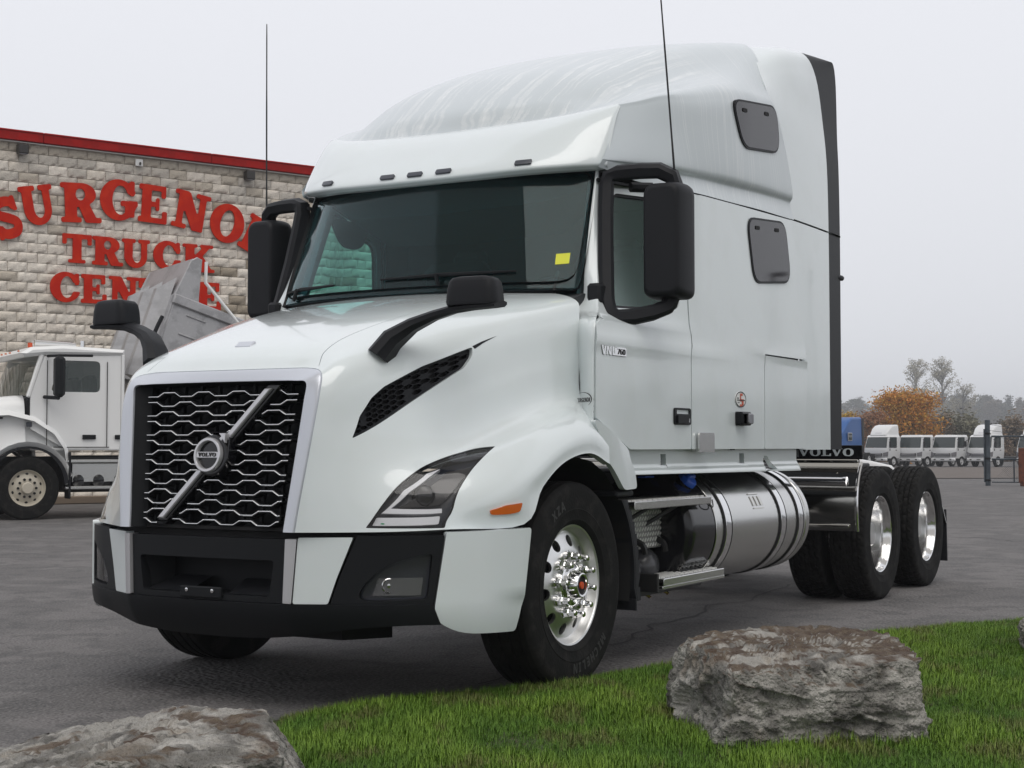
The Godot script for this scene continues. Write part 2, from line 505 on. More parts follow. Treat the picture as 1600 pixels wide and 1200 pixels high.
# colour texture: a mix of colours through several layers of noise, tiling
func tones(size: int, layers: Array, base: Color) -> ImageTexture:
	var im := Image.create(size, size, true, Image.FORMAT_RGB8)
	im.fill(base.linear_to_srgb())
	var imgs := []
	for l in layers: imgs.append(l[0].get_seamless_image(size, size))
	for y in size:
		for x in size:
			var c := base
			for k in layers.size():
				var l: Array = layers[k]
				c = c.lerp(l[1], smoothstep(l[2], l[3], imgs[k].get_pixel(x, y).r) * l[4])
			im.set_pixel(x, y, c.linear_to_srgb())
	im.generate_mipmaps()
	return ImageTexture.create_from_image(im)


func bumps(size: int, n: FastNoiseLite, strength: float) -> ImageTexture:
	var im := n.get_seamless_image(size, size)
	im.convert(Image.FORMAT_RGBA8)
	im.bump_map_to_normal_map(strength)
	im.generate_mipmaps()
	return ImageTexture.create_from_image(im)


func planes(m: StandardMaterial3D, per_metre: float, world := false) -> StandardMaterial3D:
	m.uv1_triplanar = true
	m.uv1_world_triplanar = world
	m.uv1_scale = Vector3.ONE * per_metre
	return m


func with_normal(m: StandardMaterial3D, t: Texture2D, k: float) -> StandardMaterial3D:
	m.normal_enabled = true
	m.normal_texture = t
	m.normal_scale = k
	return m


func glass(c: Color, a: float, rough := 0.01) -> StandardMaterial3D:
	var m := StandardMaterial3D.new()
	m.albedo_color = Color(c.r, c.g, c.b, a)
	m.transparency = BaseMaterial3D.TRANSPARENCY_ALPHA
	m.roughness = rough
	return m


func materials() -> void:
	var fine := bumps(256, noise(5, 0.09, 3), 4.0)
	# paint: faint dust and dried water on the white
	M.white = flat(0.70, 0.745, 0.735, 0.25, 0.0, 1.0)
	M.white.albedo_color = Color.WHITE
	M.white.albedo_texture = tones(512, [[noise(11, 0.006, 4), Color(0.645, 0.705, 0.71), 0.45, 0.75, 0.3], [noise(12, 0.05, 3), Color(0.70, 0.75, 0.755), 0.55, 0.8, 0.35]], Color(0.70, 0.755, 0.77))
	planes(M.white, 0.9)
	# the roof wears dried runs of water, lighter than the dusty paint between them
	var im := Image.create(1024, 512, true, Image.FORMAT_RGB8)
	var n1 := noise(21, 0.011, 3); var n2 := noise(22, 0.035, 2); var n3 := noise(23, 0.01, 3)
	for x in 1024:
		for y in 512:
			var wob := n3.get_noise_2d(x * 0.6, y * 1.6) * 26.0
			var dome := smoothstep(0.18, 0.34, n1.get_noise_2d((y * 2.2 + wob * 0.35) * 2.6, x * 0.10 + 40.0)) * 0.6
			dome += smoothstep(0.22, 0.4, n2.get_noise_2d((y * 2.2 + wob * 0.35) * 2.6, x * 0.04)) * 0.6
			dome *= 1.0 - smoothstep(560.0, 700.0, x)
			var side := smoothstep(0.30, 0.42, n2.get_noise_2d(x * 3.0 + n3.get_noise_2d(x * 0.2, y * 0.8) * 6.0, y * 0.03 + 90.0)) * smoothstep(260.0, 420.0, x)
			var k := smoothstep(200.0, 240.0, y)
			var s := lerpf(dome + side * 0.4 * smoothstep(560.0, 700.0, x), side * 0.55, k)
			s *= 0.6 + 0.5 * n3.get_noise_2d(x * 1.3 + 300.0, y * 2.0)
			im.set_pixel(x, y, Color(0.55, 0.60, 0.625).lerp(Color(0.76, 0.79, 0.80), clampf(s, 0, 1)).linear_to_srgb())
	im.generate_mipmaps()
	M.roof = flat(1, 1, 1, 0.3, 0.0, 0.4)
	M.roof.albedo_texture = ImageTexture.create_from_image(im)
	M.roof.uv1_scale = Vector3(1.0 / 7.0, 1.0 / 9.0, 1)
	M.plain_white = flat(0.82, 0.83, 0.83, 0.3)
	M.silver = flat(0.56, 0.585, 0.64, 0.32, 0.35, 0.3)
	M.trim = flat(0.58, 0.58, 0.60, 0.28, 0.55)
	M.black = with_normal(planes(flat(0.010, 0.011, 0.013, 0.45), 6.0), fine, 0.12)
	M.plastic = with_normal(planes(flat(0.015, 0.016, 0.019, 0.5), 9.0), fine, 0.25)
	M.gloss = flat(0.008, 0.008, 0.01, 0.12)
	for k in [M.black, M.plastic]: k.metallic_specular = 0.3
	M.pit = flat(0.006, 0.006, 0.007, 0.8)
	M.chrome = flat(0.80, 0.80, 0.80, 0.09, 1.0)
	M.alu = flat(0.74, 0.74, 0.73, 0.34, 1.0)
	M.brushed = flat(0.64, 0.64, 0.625, 0.23, 1.0)
	M.brushed = with_normal(planes(M.brushed, 2.0), bumps(256, noise(31, 0.02, 3), 1.5), 0.05)
	M.steel = flat(0.58, 0.57, 0.54, 0.10, 1.0)
	M.tread_plate = flat(0.62, 0.62, 0.60, 0.33, 1.0)
	M.rubber = planes(flat(1, 1, 1, 0.72), 2.2)
	M.rubber.albedo_texture = tones(256, [[noise(41, 0.012, 4), Color(0.026, 0.025, 0.024), 0.45, 0.8, 0.8], [noise(42, 0.08, 2), Color(0.010, 0.010, 0.010), 0.5, 0.8, 0.5]], Color(0.012, 0.012, 0.012))
	with_normal(M.rubber, fine, 0.15)
	M.rubber.metallic_specular = 0.22
	M.rubber_print = flat(0.024, 0.024, 0.024, 0.6)
	M.frame = flat(0.012, 0.012, 0.013, 0.5)
	M.amber = flat(0.62, 0.13, 0.02, 0.12, 0.0, 0.5)
	M.orange = flat(0.60, 0.08, 0.02, 0.4)
	M.glass = StandardMaterial3D.new()      # green-tinted laminated panes with real thickness
	M.glass.albedo_color = Color(0.62, 0.82, 0.84, 0.01)
	M.glass.transparency = BaseMaterial3D.TRANSPARENCY_ALPHA
	M.glass.roughness = 0.0
	M.glass.refraction_enabled = true
	M.glass.refraction_scale = 0.028
	M.side_glass = M.glass.duplicate()
	M.side_glass.albedo_color = Color(0.74, 0.93, 0.86, 0.02)
	M.pillar_trim = flat(0.20, 0.25, 0.26, 0.8)
	M.green = flat(0.0, 0.22, 0.08, 0.4)
	M.dark_glass = flat(0.012, 0.010, 0.014, 0.04)
	M.lens = glass(Color(0.12, 0.13, 0.15), 0.08)
	M.smoke_lens = glass(Color(0.10, 0.10, 0.11), 0.14)
	M.reflector = flat(0.70, 0.71, 0.75, 0.25)
	M.lamp_black = flat(0.045, 0.05, 0.065, 0.3)
	M.cabin = flat(0.03, 0.034, 0.038, 0.8)
	M.headliner = flat(0.03, 0.034, 0.034, 0.85)
	M.cabin_light = flat(0.035, 0.042, 0.052, 0.8)
	M.seat = flat(0.035, 0.036, 0.04, 0.8)
	M.yellow = flat(0.72, 0.74, 0.06, 0.7)
	M.ink = flat(0.02, 0.02, 0.022, 0.6)
	M.blue_cap = flat(0.02, 0.10, 0.52, 0.35)
	M.brass = flat(0.62, 0.45, 0.16, 0.25, 1.0)
	M.sticker = flat(0.75, 0.76, 0.75, 0.4)
	M.red = flat(0.42, 0.012, 0.010, 0.5)
	M.sign_letter = flat(0.62, 0.68, 0.72, 0.5)
	M.smoke_bowl = flat(0.26, 0.26, 0.28, 0.2, 0.6)
	M.plate = flat(0.78, 0.78, 0.76, 0.35, 0.5)
	M.plate_base = flat(0.34, 0.34, 0.33, 0.4, 0.5)
	M.tank_grey = flat(0.055, 0.056, 0.062, 0.22)
	M.polished = flat(0.78, 0.78, 0.78, 0.16, 1.0)


# ---------------------------------------------------------------- the tractor
var plan_s := PackedFloat32Array()
var plan_p := PackedVector2Array()
var G := {}


func plan_setup() -> void:
	var pl := [Vector2(-1.345, 0), Vector2(-1.34, 0.25), Vector2(-1.32, 0.44), Vector2(-1.295, 0.51), Vector2(-1.21, 0.68), Vector2(-1.10, 0.89), Vector2(-0.95, 1.07), Vector2(-0.78, 1.17), Vector2(-0.60, 1.215), Vector2(-0.50, 1.225)]
	plan_p = PackedVector2Array(smooth_line(pl, 10))
	var s := 0.0
	for i in plan_p.size():
		if i: s += plan_p[i].distance_to(plan_p[i - 1])
		plan_s.append(s)


# the bumper's outline in plan: arc length from the centre line, height
func bumper_at(q: Vector2) -> Vector3:
	var s := absf(q.x)
	var i := clampi(plan_s.bsearch(s) - 1, 0, plan_s.size() - 2)
	var p := plan_p[i].lerp(plan_p[i + 1], (s - plan_s[i]) / (plan_s[i + 1] - plan_s[i]))
	var tuck := maxf(0.0, 0.50 - q.y)
	return Vector3(p.x + 1.4 * tuck * tuck * clampf(1.6 - s, 0.0, 1.0) * 2.0, q.y, (p.y - tuck * tuck * 1.2 * clampf(s - 0.8, 0.0, 1.0)) * (1.0 if q.x >= 0.0 else -1.0))


func side_z(x: float, y: float) -> float:
	return 1.22 - 0.26 * (1.0 - smoothstep(0.72, 1.5, x)) * pow(clampf((y - 1.82) / 0.78, 0.0, 1.1), 0.35) + 0.006 * exp(-pow((y - 1.715 - 0.012 * x) / 0.03, 2.0))


func side_at(q: Vector2) -> Vector3:
	return Vector3(q.x, q.y, side_z(q.x, q.y))


func both(mb: MB) -> MB:   # adds the mirror image of what was built
	var k := mb.known.size()
	for t in k:
		var f := Vector3(1, 1, -1)
		for o in [0, 2, 1]:
			mb.v.append(mb.v[3 * t + o] * f); mb.n.append(mb.n[3 * t + o] * f); mb.uv.append(mb.uv[3 * t + o])
		mb.known.append(mb.known[t])
	return mb


func flipped(src: MB) -> MB:
	var mb := MB.new()
	mb.crease = src.crease
	for t in src.known.size():
		for o in [0, 2, 1]:
			mb.v.append(src.v[3 * t + o] * Vector3(1, 1, -1)); mb.n.append(src.n[3 * t + o] * Vector3(1, 1, -1)); mb.uv.append(src.uv[3 * t + o])
		mb.known.append(src.known[t])
	return mb


func pv(a: Array) -> PackedVector2Array:
	return PackedVector2Array(a)


func inset(poly: PackedVector2Array, d: float) -> PackedVector2Array:
	var r := Geometry2D.offset_polygon(poly, -d, Geometry2D.JOIN_MITER)
	return r[0] if r.size() else poly


func twice(called: String, mb: MB, m: Material, parent: Node) -> Array:
	return [part(called, mb, m, parent), part(called, flipped(mb), m, parent)]


func hood(t: Node3D) -> void:
	var P := Patch.new(hood_grid(), true)
	var f := P.at
	var ms := measured()
	var vent := rounded(ms.vent_uv, 0.06, 3)
	var hl := rounded(ms.headlight_uv, [0.05, 0.5, 0.5, 0.5, 0.5, 0.2, 0.02, 0.3, 0.3, 0.4, 0.2, 0.05], 4)
	# the seam of the top panel: a narrow gap
	var line := smooth_line(ms.seam_uv, 5)
	var up := []; var lo := []
	for i in line.size():
		var d: Vector2 = (line[mini(i + 1, line.size() - 1)] - line[maxi(i - 1, 0)]).normalized()
		var w := 0.014 * (1.0 - 0.75 * float(i) / line.size())
		up.append(line[i] + Vector2(-d.y, d.x) * w); lo.append(line[i] - Vector2(-d.y, d.x) * w)
	lo.reverse()
	var mb := MB.new()
	mb.sheet(f, pv([Vector2(0, 0), Vector2(8, 0), Vector2(8, 9), Vector2(0, 9)]), [vent, hl, pv(up + lo)], Vector2(0.2, 0.2), 0.035, -1.0)
	var top := part("hood", both(mb), M.white, t)
	# drain slot on the nose
	mb = MB.new()
	mb.at = Transform3D(Basis(Vector3.BACK, 0.56), Vector3(-1.062, 1.652, 0))
	mb.prism(rounded([Vector2(-0.022, -0.06), Vector2(0.022, -0.045), Vector2(0.022, 0.045), Vector2(-0.022, 0.06)], 0.015), 0.004)
	mb.at = Transform3D(Basis(Vector3(cos(0.56), sin(0.56), 0), Vector3(0, 0, 1), Vector3(sin(0.56), -cos(0.56), 0)) , Vector3(-1.062, 1.6535, 0))
	mb = MB.new()
	mb.box(Vector3(-1.062, 1.6475, 0), Vector3(0.05, 0.012, 0.10), 0.006, Basis(Vector3.BACK, 0.62))
	part("hood_slot", mb, M.silver, top)
	# vents
	for side in 2:
		mb = MB.new()
		mb.sheet(f, Geometry2D.offset_polygon(vent, 0.06)[0], [], Vector2(0.35, 0.25), 0.0, -1.0, -0.05)
		var v := part("hood_vent", mb if side == 0 else flipped(mb), M.pit, t)
		mb = MB.new()
		var inn := inset(vent, 0.05)
		var cells := []
		for a in 20:
			for b in 14:
				var c := Vector2(1.3 + a * 0.215, 3.9 + b * 0.112 + (0.056 if a % 2 else 0.0))
				var hex := pv([c + Vector2(-0.135, 0), c + Vector2(-0.066, -0.046), c + Vector2(0.066, -0.046), c + Vector2(0.135, 0), c + Vector2(0.066, 0.046), c + Vector2(-0.066, 0.046)])
				for cut in Geometry2D.intersect_polygons(hex, inn):
					if cut.size() > 3 and not Geometry2D.is_polygon_clockwise(cut): cells.append(cut)
		mb.sheet(f, Geometry2D.offset_polygon(vent, 0.03)[0], cells, Vector2(0.45, 0.3), 0.02, -1.0, -0.024)
		part("vent_mesh", mb if side == 0 else flipped(mb), M.plastic, v)
	# headlights: lamp body, light bars, projector, lens
	for side in 2:
		mb = MB.new()
		var wide: PackedVector2Array = Geometry2D.offset_polygon(hl, 0.05)[0]
		mb.sheet(f, wide, [], Vector2(0.25, 0.25), 0.0, -1.0, -0.075)
		var h := part("headlight", mb if side == 0 else flipped(mb), M.lamp_black, t)
		mb = MB.new()
		mb.sheet(f, rounded(ms.drl_uv, 0.04, 2), [], Vector2(0.25, 0.15), 0.02, -1.0, -0.018)
		part("turn_lamp", mb if side == 0 else flipped(mb), M.reflector, h)
		if side == 0:
			mb = MB.new()
			mb.sheet(f, circle(Vector2(1.80, 8.56), 0.04, 14), [], Vector2(0.2, 0.2), 0.0, -1.0, -0.003)
			part("lens_dot", mb, M.green, h)
		mb = MB.new()
		mb.sheet(f, pv(ms.light_bar_uv), [], Vector2(0.25, 0.15), 0.02, -1.0, -0.018)
		part("light_bar", mb if side == 0 else flipped(mb), M.reflector, h)
		mb = MB.new()
		mb.sheet(f, pv(ms.beam_uv), [], Vector2(0.25, 0.15), 0.02, -1.0, -0.045)
		part("lamp_bezel", mb if side == 0 else flipped(mb), M.gloss, h)
		mb = MB.new()
		mb.at = Transform3D(Basis(Vector3.UP, -PI / 2 + 0.25), f.call(Vector2(2.75, 7.45)) + Vector3(0.035, 0, -0.03))
		mb.lathe([Vector2(0.052, -0.03), Vector2(0.05, 0.0), Vector2(0.042, 0.012), Vector2(0.02, 0.02), Vector2(0, 0.022)], 24)
		part("projector", mb if side == 0 else flipped(mb), M.gloss, h)
		mb = MB.new()
		mb.sheet(f, inset(hl, 0.012), [], Vector2(0.25, 0.25), 0.0, -1.0, -0.004)
		part("lamp_lens", mb if side == 0 else flipped(mb), M.lens, h)
		mb = MB.new()
		mb.sheet(f, hl, [inset(hl, 0.035)], Vector2(0.25, 0.25), 0.02, -1.0, -0.002)
		part("lamp_rim", mb if side == 0 else flipped(mb), M.gloss, h)
	# side markers
	mb = MB.new()
	mb.sheet(f, rounded(ms.marker_uv, 0.05, 3), [], Vector2(0.2, 0.2), 0.012, -1.0, 0.008)
	twice("side_marker", mb, M.amber, t)
	# crease tail behind the vent
	mb = MB.new()
	mb.sheet(f, pv(ms.vent_fold_uv), [], Vector2(0.2, 0.2), 0.006, -1.0, 0.0012)
	twice("vent_tail", mb, M.black, t)
	# underside, so that the nose is not hollow
	mb = MB.new()
	for i in 18:
		var a: Vector3 = f.call(Vector2(0.12, i * 0.5)) + Vector3(0.05, 0, -0.02)
		var b: Vector3 = f.call(Vector2(0.12, i * 0.5 + 0.5)) + Vector3(0.05, 0, -0.02)
		mb.quad(a, b, Vector3(-0.9, b.y, b.z * 0.8), Vector3(-0.9, a.y, a.z * 0.8))
	part("radiator_shroud", both(mb), M.pit, t)
	# fender rear: the panel that runs from the arch to the step
	mb = MB.new()
	var back := func(q: Vector2) -> Vector3: return Vector3(q.x, q.y, 1.205 + 0.035 * exp(-pow((q.x - 0.36 - (1.1 - q.y) * 0.5) / 0.22, 2.0)))
	mb.sheet(back, rounded([Vector2(0.12, 1.30), Vector2(0.145, 1.305), Vector2(0.515, 1.155), Vector2(0.535, 1.105), Vector2(0.60, 1.04), Vector2(0.615, 0.955), Vector2(0.43, 0.95), Vector2(0.31, 1.06), Vector2(0.255, 1.10)], 0.03, 4), [], Vector2(0.06, 0.06), 0.03, 1.0)
	twice("fender_rear", mb, M.white, t)
	# wheel house
	mb = MB.new()
	for i in 14:
		var a0 := lerpf(-0.25, PI + 0.25, i / 14.0); var a1 := lerpf(-0.25, PI + 0.25, (i + 1) / 14.0)
		var p0 := Vector3(cos(a0) * 0.60, 0.52 + sin(a0) * 0.60, 0); var p1 := Vector3(cos(a1) * 0.60, 0.52 + sin(a1) * 0.60, 0)
		mb.quad(p0 + Vector3(0, 0, 0.55), p1 + Vector3(0, 0, 0.55), p1 + Vector3(0, 0, 1.19), p0 + Vector3(0, 0, 1.19))
		mb.tri(Vector3(0, 0.55, 0.55), p0 + Vector3(0, 0, 0.55), p1 + Vector3(0, 0, 0.55))
	twice("wheel_house", mb, M.pit, t)


func grille(t: Node3D) -> void:
	var P := Patch.new(hood_grid(), true)
	var inner := [Vector3(-1.24, 1.466, 0), Vector3(-1.24, 1.465, 0.3), Vector3(-1.243, 1.463, 0.44), Vector3(-1.247, 1.452, 0.508), Vector3(-1.258, 1.37, 0.505), Vector3(-1.275, 1.23, 0.492), Vector3(-1.292, 1.10, 0.480), Vector3(-1.307, 0.98, 0.468), Vector3(-1.318, 0.89, 0.459), Vector3(-1.33, 0.80, 0.451)]
	var rows := []
	for k in 10:
		var o: Vector3 = P.at(Vector2(0.0, k))
		var i: Vector3 = inner[k]
		var fwd := Vector3(-0.012, 0, 0)
		rows.append([o + Vector3(0.012, 0, 0) + (i - o) * 0.02, o.lerp(i, 0.07) + fwd * 0.35, o.lerp(i, 0.22) + fwd * 0.8, o.lerp(i, 0.55) + fwd, o.lerp(i, 0.93) + fwd * 0.9, i + fwd * 0.3, i + Vector3(0.03, 0, 0)])
	var S := Patch.new(rows, true)
	var mb := MB.new()
	mb.patch(S.at, 0, 6, 18, 0, 9, 63, 1.0)
	part("grille_surround", both(mb), M.silver, t)
	var up := Vector3(0.085, 0.658, 0).normalized()
	var fr := Transform3D(Basis(Vector3(0, 0, 1), up, Vector3(0, 0, 1).cross(up)), Vector3(-1.33, 0.80, 0))
	# black tray
	mb = MB.new()
	var rim := [Vector3(0.452, 0.002, 0), Vector3(0.511, 0.668, 0), Vector3(-0.511, 0.668, 0), Vector3(-0.452, 0.002, 0)]
	mb.at = fr
	for k in 4:
		var a: Vector3 = rim[k]; var b: Vector3 = rim[(k + 1) % 4]
		var a2 := a * Vector3(0.9, 1, 1) + Vector3(0, 0, -0.06); var b2 := b * Vector3(0.9, 1, 1) + Vector3(0, 0, -0.06)
		mb.quad(a + Vector3(0, 0, 0.002), b + Vector3(0, 0, 0.002), b2, a2)
		mb.quad(a2, b2, b2 + Vector3(0, 0, -0.05), a2 + Vector3(0, 0, -0.05))
	mb.box(Vector3(0, 0.33, -0.115), Vector3(1.02, 0.70, 0.01))
	var g := part("grille", mb, M.black, t)
	# black honeycomb webs behind the bright bars
	mb = MB.new()
	mb.at = fr
	var rowsn := 14
	for r in rowsn:
		var y := 0.035 + r * 0.0452
		var half := 0.395 + 0.053 * y / 0.66 - 0.005
		for w in wave(r, -half, half):
			mb.box(Vector3((w[0].x + w[1].x) / 2, y + (w[0].y + w[1].y) / 2, -0.055), Vector3(w[0].distance_to(w[1]) + 0.003, 0.012, 0.05), 0.0, Basis(Vector3.BACK, (w[1] - w[0]).angle()))
		for k in range(-3, 4):
			var x := k * 0.21 + (0.105 if r % 2 else 0.0)
			for dx in [-0.052, 0.052]:
				if absf(x + dx) < half: mb.box(Vector3(x + dx, y + 0.0226, -0.075), Vector3(0.012, 0.05, 0.02))
	part("grille_web", mb, M.black, g)
	for r in rowsn:
		var y := 0.035 + r * 0.0452
		var half := 0.395 + 0.053 * y / 0.66
		var cut := -0.26 + (y - 0.045) * (0.57 / 0.595)      # where the slash bar crosses
		for run in [[-half, cut - 0.045], [cut + 0.045, half]]:
			var a: float = run[0]; var b: float = run[1]
			if absf(y - 0.335) < 0.10:
				if b < 0.1: b = minf(b, -0.092)
				else: a = maxf(a, 0.095)
			if b - a < 0.02: continue
			mb = MB.new()
			mb.at = fr
			for w in wave(r, a, b):
				mb.box(Vector3((w[0].x + w[1].x) / 2, y + (w[0].y + w[1].y) / 2, -0.026), Vector3(w[0].distance_to(w[1]) + 0.0025, 0.0072, 0.012), 0.0025, Basis(Vector3.BACK, (w[1] - w[0]).angle()))
			part("grille_bar", mb, M.chrome, g)
	# the slash
	mb = MB.new()
	mb.at = fr * Transform3D(Basis.IDENTITY, Vector3(0, 0, -0.05))
	var d := Vector2(0.57, 0.595).normalized(); var nn := Vector2(-d.y, d.x)
	mb.prism(pv([Vector2(-0.298, 0.035), Vector2(-0.238, 0.035), Vector2(0.36, 0.655), Vector2(0.285, 0.655)]), 0.045, 0.004)
	part("slash_backing", mb, M.gloss, g)
	for run in [[0.0, 0.31], [0.50, 0.818]]:
		mb = MB.new()
		var a: Vector2 = Vector2(-0.268, 0.045) + d * run[0]; var b: Vector2 = Vector2(-0.268, 0.045) + d * run[1]
		mb.at = fr * Transform3D(Basis.IDENTITY, Vector3(0, 0, -0.008))
		var w := 0.0145
		mb.prism(pv([Vector2(a.x - w * 1.35, a.y), Vector2(a.x + w * 1.35, a.y), Vector2(b.x + w * 1.35, b.y), Vector2(b.x - w * 1.35, b.y)]), 0.02, 0.005)
		part("slash_bar", mb, M.trim, g)
	# the ring badge
	var eb := fr * Transform3D(Basis.IDENTITY, Vector3(0.0, 0.334, 0))
	mb = MB.new()
	mb.at = eb * Transform3D(Basis.IDENTITY, Vector3(0.008, 0, -0.05))
	mb.lathe([Vector2(0.098, 0.0), Vector2(0.094, 0.06), Vector2(0.086, 0.066), Vector2(0, 0.066)], 40)
	mb.prism(rounded([Vector2(0.02, 0.02), Vector2(0.095, -0.02), Vector2(0.098, 0.105), Vector2(-0.01, 0.108)], 0.01), 0.062, 0.004)
	var e := part("badge", mb, M.gloss, t)
	mb = MB.new()
	mb.at = eb * Transform3D(Basis.IDENTITY, Vector3(0, 0, 0.0))
	mb.lathe([Vector2(0.080, 0.014), Vector2(0.080, 0.03), Vector2(0.076, 0.036), Vector2(0.066, 0.036), Vector2(0.062, 0.03), Vector2(0.062, 0.014)], 48)
	part("badge_ring", mb, M.trim, e)
	mb = MB.new()
	mb.at = eb * Transform3D(Basis.IDENTITY, Vector3(0, 0, 0.016))
	mb.prism(pv([Vector2(0.062, 0.074), Vector2(0.072, 0.084), Vector2(0.058, 0.098), Vector2(0.096, 0.098), Vector2(0.096, 0.055), Vector2(0.084, 0.07), Vector2(0.076, 0.062)]), 0.018, 0.002)
	part("badge_arrow", mb, M.trim, e)
	mb = MB.new()
	mb.at = eb * Transform3D(Basis.IDENTITY, Vector3(0, 0, 0.014))
	mb.prism(pv([Vector2(-0.066, -0.014), Vector2(0.066, -0.014), Vector2(0.066, 0.014), Vector2(-0.066, 0.014)]), 0.018, 0.002)
	part("badge_bar", mb, M.trim, e)
	var tx := put("badge_lettering", letters("VOLVO", 0.026, 0.004, face(["Droid Serif"], 700, 0.3)), M.ink, e)
	tx.transform = eb * Transform3D(Basis.IDENTITY.scaled(Vector3(1.12, 0.95, 1)), Vector3(0, 0.0, 0.0335))


func wave(r: int, a: float, b: float) -> Array:
	# hexagon wave: pieces of a zigzag with flats, clipped to a..b
	var out := []
	var per := 0.21
	var ph := per / 2 if r % 2 else 0.0
	var hi := 0.0095
	var k0 := floori((a - ph) / per) - 1
	for k in range(k0, k0 + 8):
		var x := ph + k * per
		for s in [[x - 0.034, hi, x + 0.034, hi], [x + 0.034, hi, x + 0.068, -hi], [x + 0.068, -hi, x + 0.142, -hi], [x + 0.142, -hi, x + 0.176, hi]]:
			var p := Vector2(s[0], s[1]); var q := Vector2(s[2], s[3])
			if q.x <= a or p.x >= b: continue
			if p.x < a: p = p.lerp(q, (a - p.x) / (q.x - p.x))
			if q.x > b: q = p.lerp(q, (b - p.x) / (q.x - p.x))
			if q.x - p.x > 0.002: out.append([p, q])
	return out


func bumper(t: Node3D) -> void:
	var f := bumper_at
	var c := Vector2(0.04, 0.05)
	var mb := MB.new()
	var hole := rounded([Vector2(-0.37, 0.515), Vector2(0.37, 0.515), Vector2(0.395, 0.675), Vector2(-0.395, 0.675)], 0.02)
	mb.sheet(f, pv([Vector2(-0.44, 0.489), Vector2(0.44, 0.489), Vector2(0.452, 0.768), Vector2(-0.452, 0.768)]), [hole], c, 0.05, 1.0)
	var b := part("bumper", mb, M.black, t)
	mb = MB.new()   # intake behind the opening
	mb.box(Vector3(-1.12, 0.60, 0), Vector3(0.02, 0.22, 0.86))
	mb.quad(Vector3(-1.30, 0.517, 0.37), Vector3(-1.30, 0.517, 0.12), Vector3(-1.16, 0.575, 0.10), Vector3(-1.16, 0.575, 0.30))
	mb.quad(Vector3(-1.30, 0.517, -0.12), Vector3(-1.30, 0.517, -0.37), Vector3(-1.16, 0.575, -0.30), Vector3(-1.16, 0.575, -0.10))
	mb.quad(Vector3(-1.30, 0.51, -0.13), Vector3(-1.13, 0.51, -0.13), Vector3(-1.13, 0.51, 0.13), Vector3(-1.30, 0.51, 0.13))
	for s in [-1.0, 1.0]:
		mb.quad(Vector3(-1.31, 0.515, 0.385 * s), Vector3(-1.16, 0.56, 0.33 * s), Vector3(-1.16, 0.68, 0.33 * s), Vector3(-1.31, 0.68, 0.395 * s))
	part("intake_duct", mb, M.plastic, b)
	mb = MB.new()
	mb.box(Vector3(-1.35, 0.522, 0.0), Vector3(0.02, 0.05, 0.24), 0.005)
	part("plate_bracket", mb, M.black, b)
	for s in [-0.075, 0.075]:
		mb = MB.new()
		mb.at = Transform3D(Basis(Vector3.UP, -PI / 2), Vector3(-1.36, 0.53, s))
		mb.lathe([Vector2(0.009, 0), Vector2(0.009, 0.006), Vector2(0, 0.008)], 8)
		part("bolt", mb, M.chrome, b)
	mb = MB.new()
	mb.sheet(f, rounded([Vector2(0.446, 0.492), Vector2(0.482, 0.49), Vector2(0.505, 0.77), Vector2(0.457, 0.77)], 0.004), [], c, 0.05, 1.0, 0.014)
	twice("bumper_strip", mb, M.trim, t)
	mb = MB.new()
	mb.sheet(f, rounded([Vector2(0.487, 0.489), Vector2(0.642, 0.489), Vector2(0.68, 0.60), Vector2(0.752, 0.778), Vector2(0.51, 0.776)], 0.01), [], c, 0.04, 1.0, 0.006)
	twice("bumper_panel", mb, M.white, t)
	var lens := rounded([Vector2(0.786, 0.515), Vector2(0.798, 0.553), Vector2(0.862, 0.62), Vector2(0.948, 0.664), Vector2(1.086, 0.696), Vector2(1.064, 0.522)], [0.03, 0.03, 0.08, 0.1, 0.01, 0.01], 5)
	var hb := pv([Vector2(0.652, 0.489), Vector2(1.098, 0.47), Vector2(1.150, 0.785), Vector2(0.768, 0.785), Vector2(0.690, 0.60)])
	for side in 2:
		mb = MB.new()
		mb.sheet(f, hb, [Geometry2D.offset_polygon(lens, 0.012)[0]], c, 0.04, 1.0, 0.0)
		var h := part("fog_lamp_housing", mb if side == 0 else flipped(mb), M.black, t)
		mb = MB.new()
		mb.sheet(f, Geometry2D.offset_polygon(lens, 0.02)[0], [], c, 0.0, 1.0, -0.055)
		part("fog_lamp_back", mb if side == 0 else flipped(mb), M.lamp_black, h)
		mb = MB.new()
		mb.sheet(f, pv([Vector2(0.83, 0.522), Vector2(1.05, 0.524), Vector2(1.06, 0.60), Vector2(0.855, 0.598)]), [], c, 0.01, 1.0, -0.045)
		part("fog_reflector", mb if side == 0 else flipped(mb), M.smoke_bowl, h)
		mb = MB.new()
		mb.at = Transform3D(Basis(Vector3.UP, -PI / 2 + 0.75), f.call(Vector2(0.90, 0.565)) + Vector3(0.045, 0, -0.02))
		mb.lathe([Vector2(0.035, -0.01), Vector2(0.034, 0.004), Vector2(0.03, 0.006), Vector2(0.014, -0.012), Vector2(0.01, 0.004), Vector2(0, 0.006)], 20)
		part("fog_bulb", mb if side == 0 else flipped(mb), M.chrome, h)
		mb = MB.new()
		mb.sheet(f, lens, [], c, 0.012, 1.0, -0.008)
		part("fog_lens", mb if side == 0 else flipped(mb), M.smoke_lens, h)
	mb = MB.new()
	var corner := rounded([Vector2(1.158, 0.80), Vector2(1.102, 0.445), Vector2(1.13, 0.40), Vector2(1.23, 0.355), Vector2(1.548, 0.345), Vector2(1.628, 0.805)], [0.012, 0.04, 0.06, 0.1, 0.02, 0.02], 4)
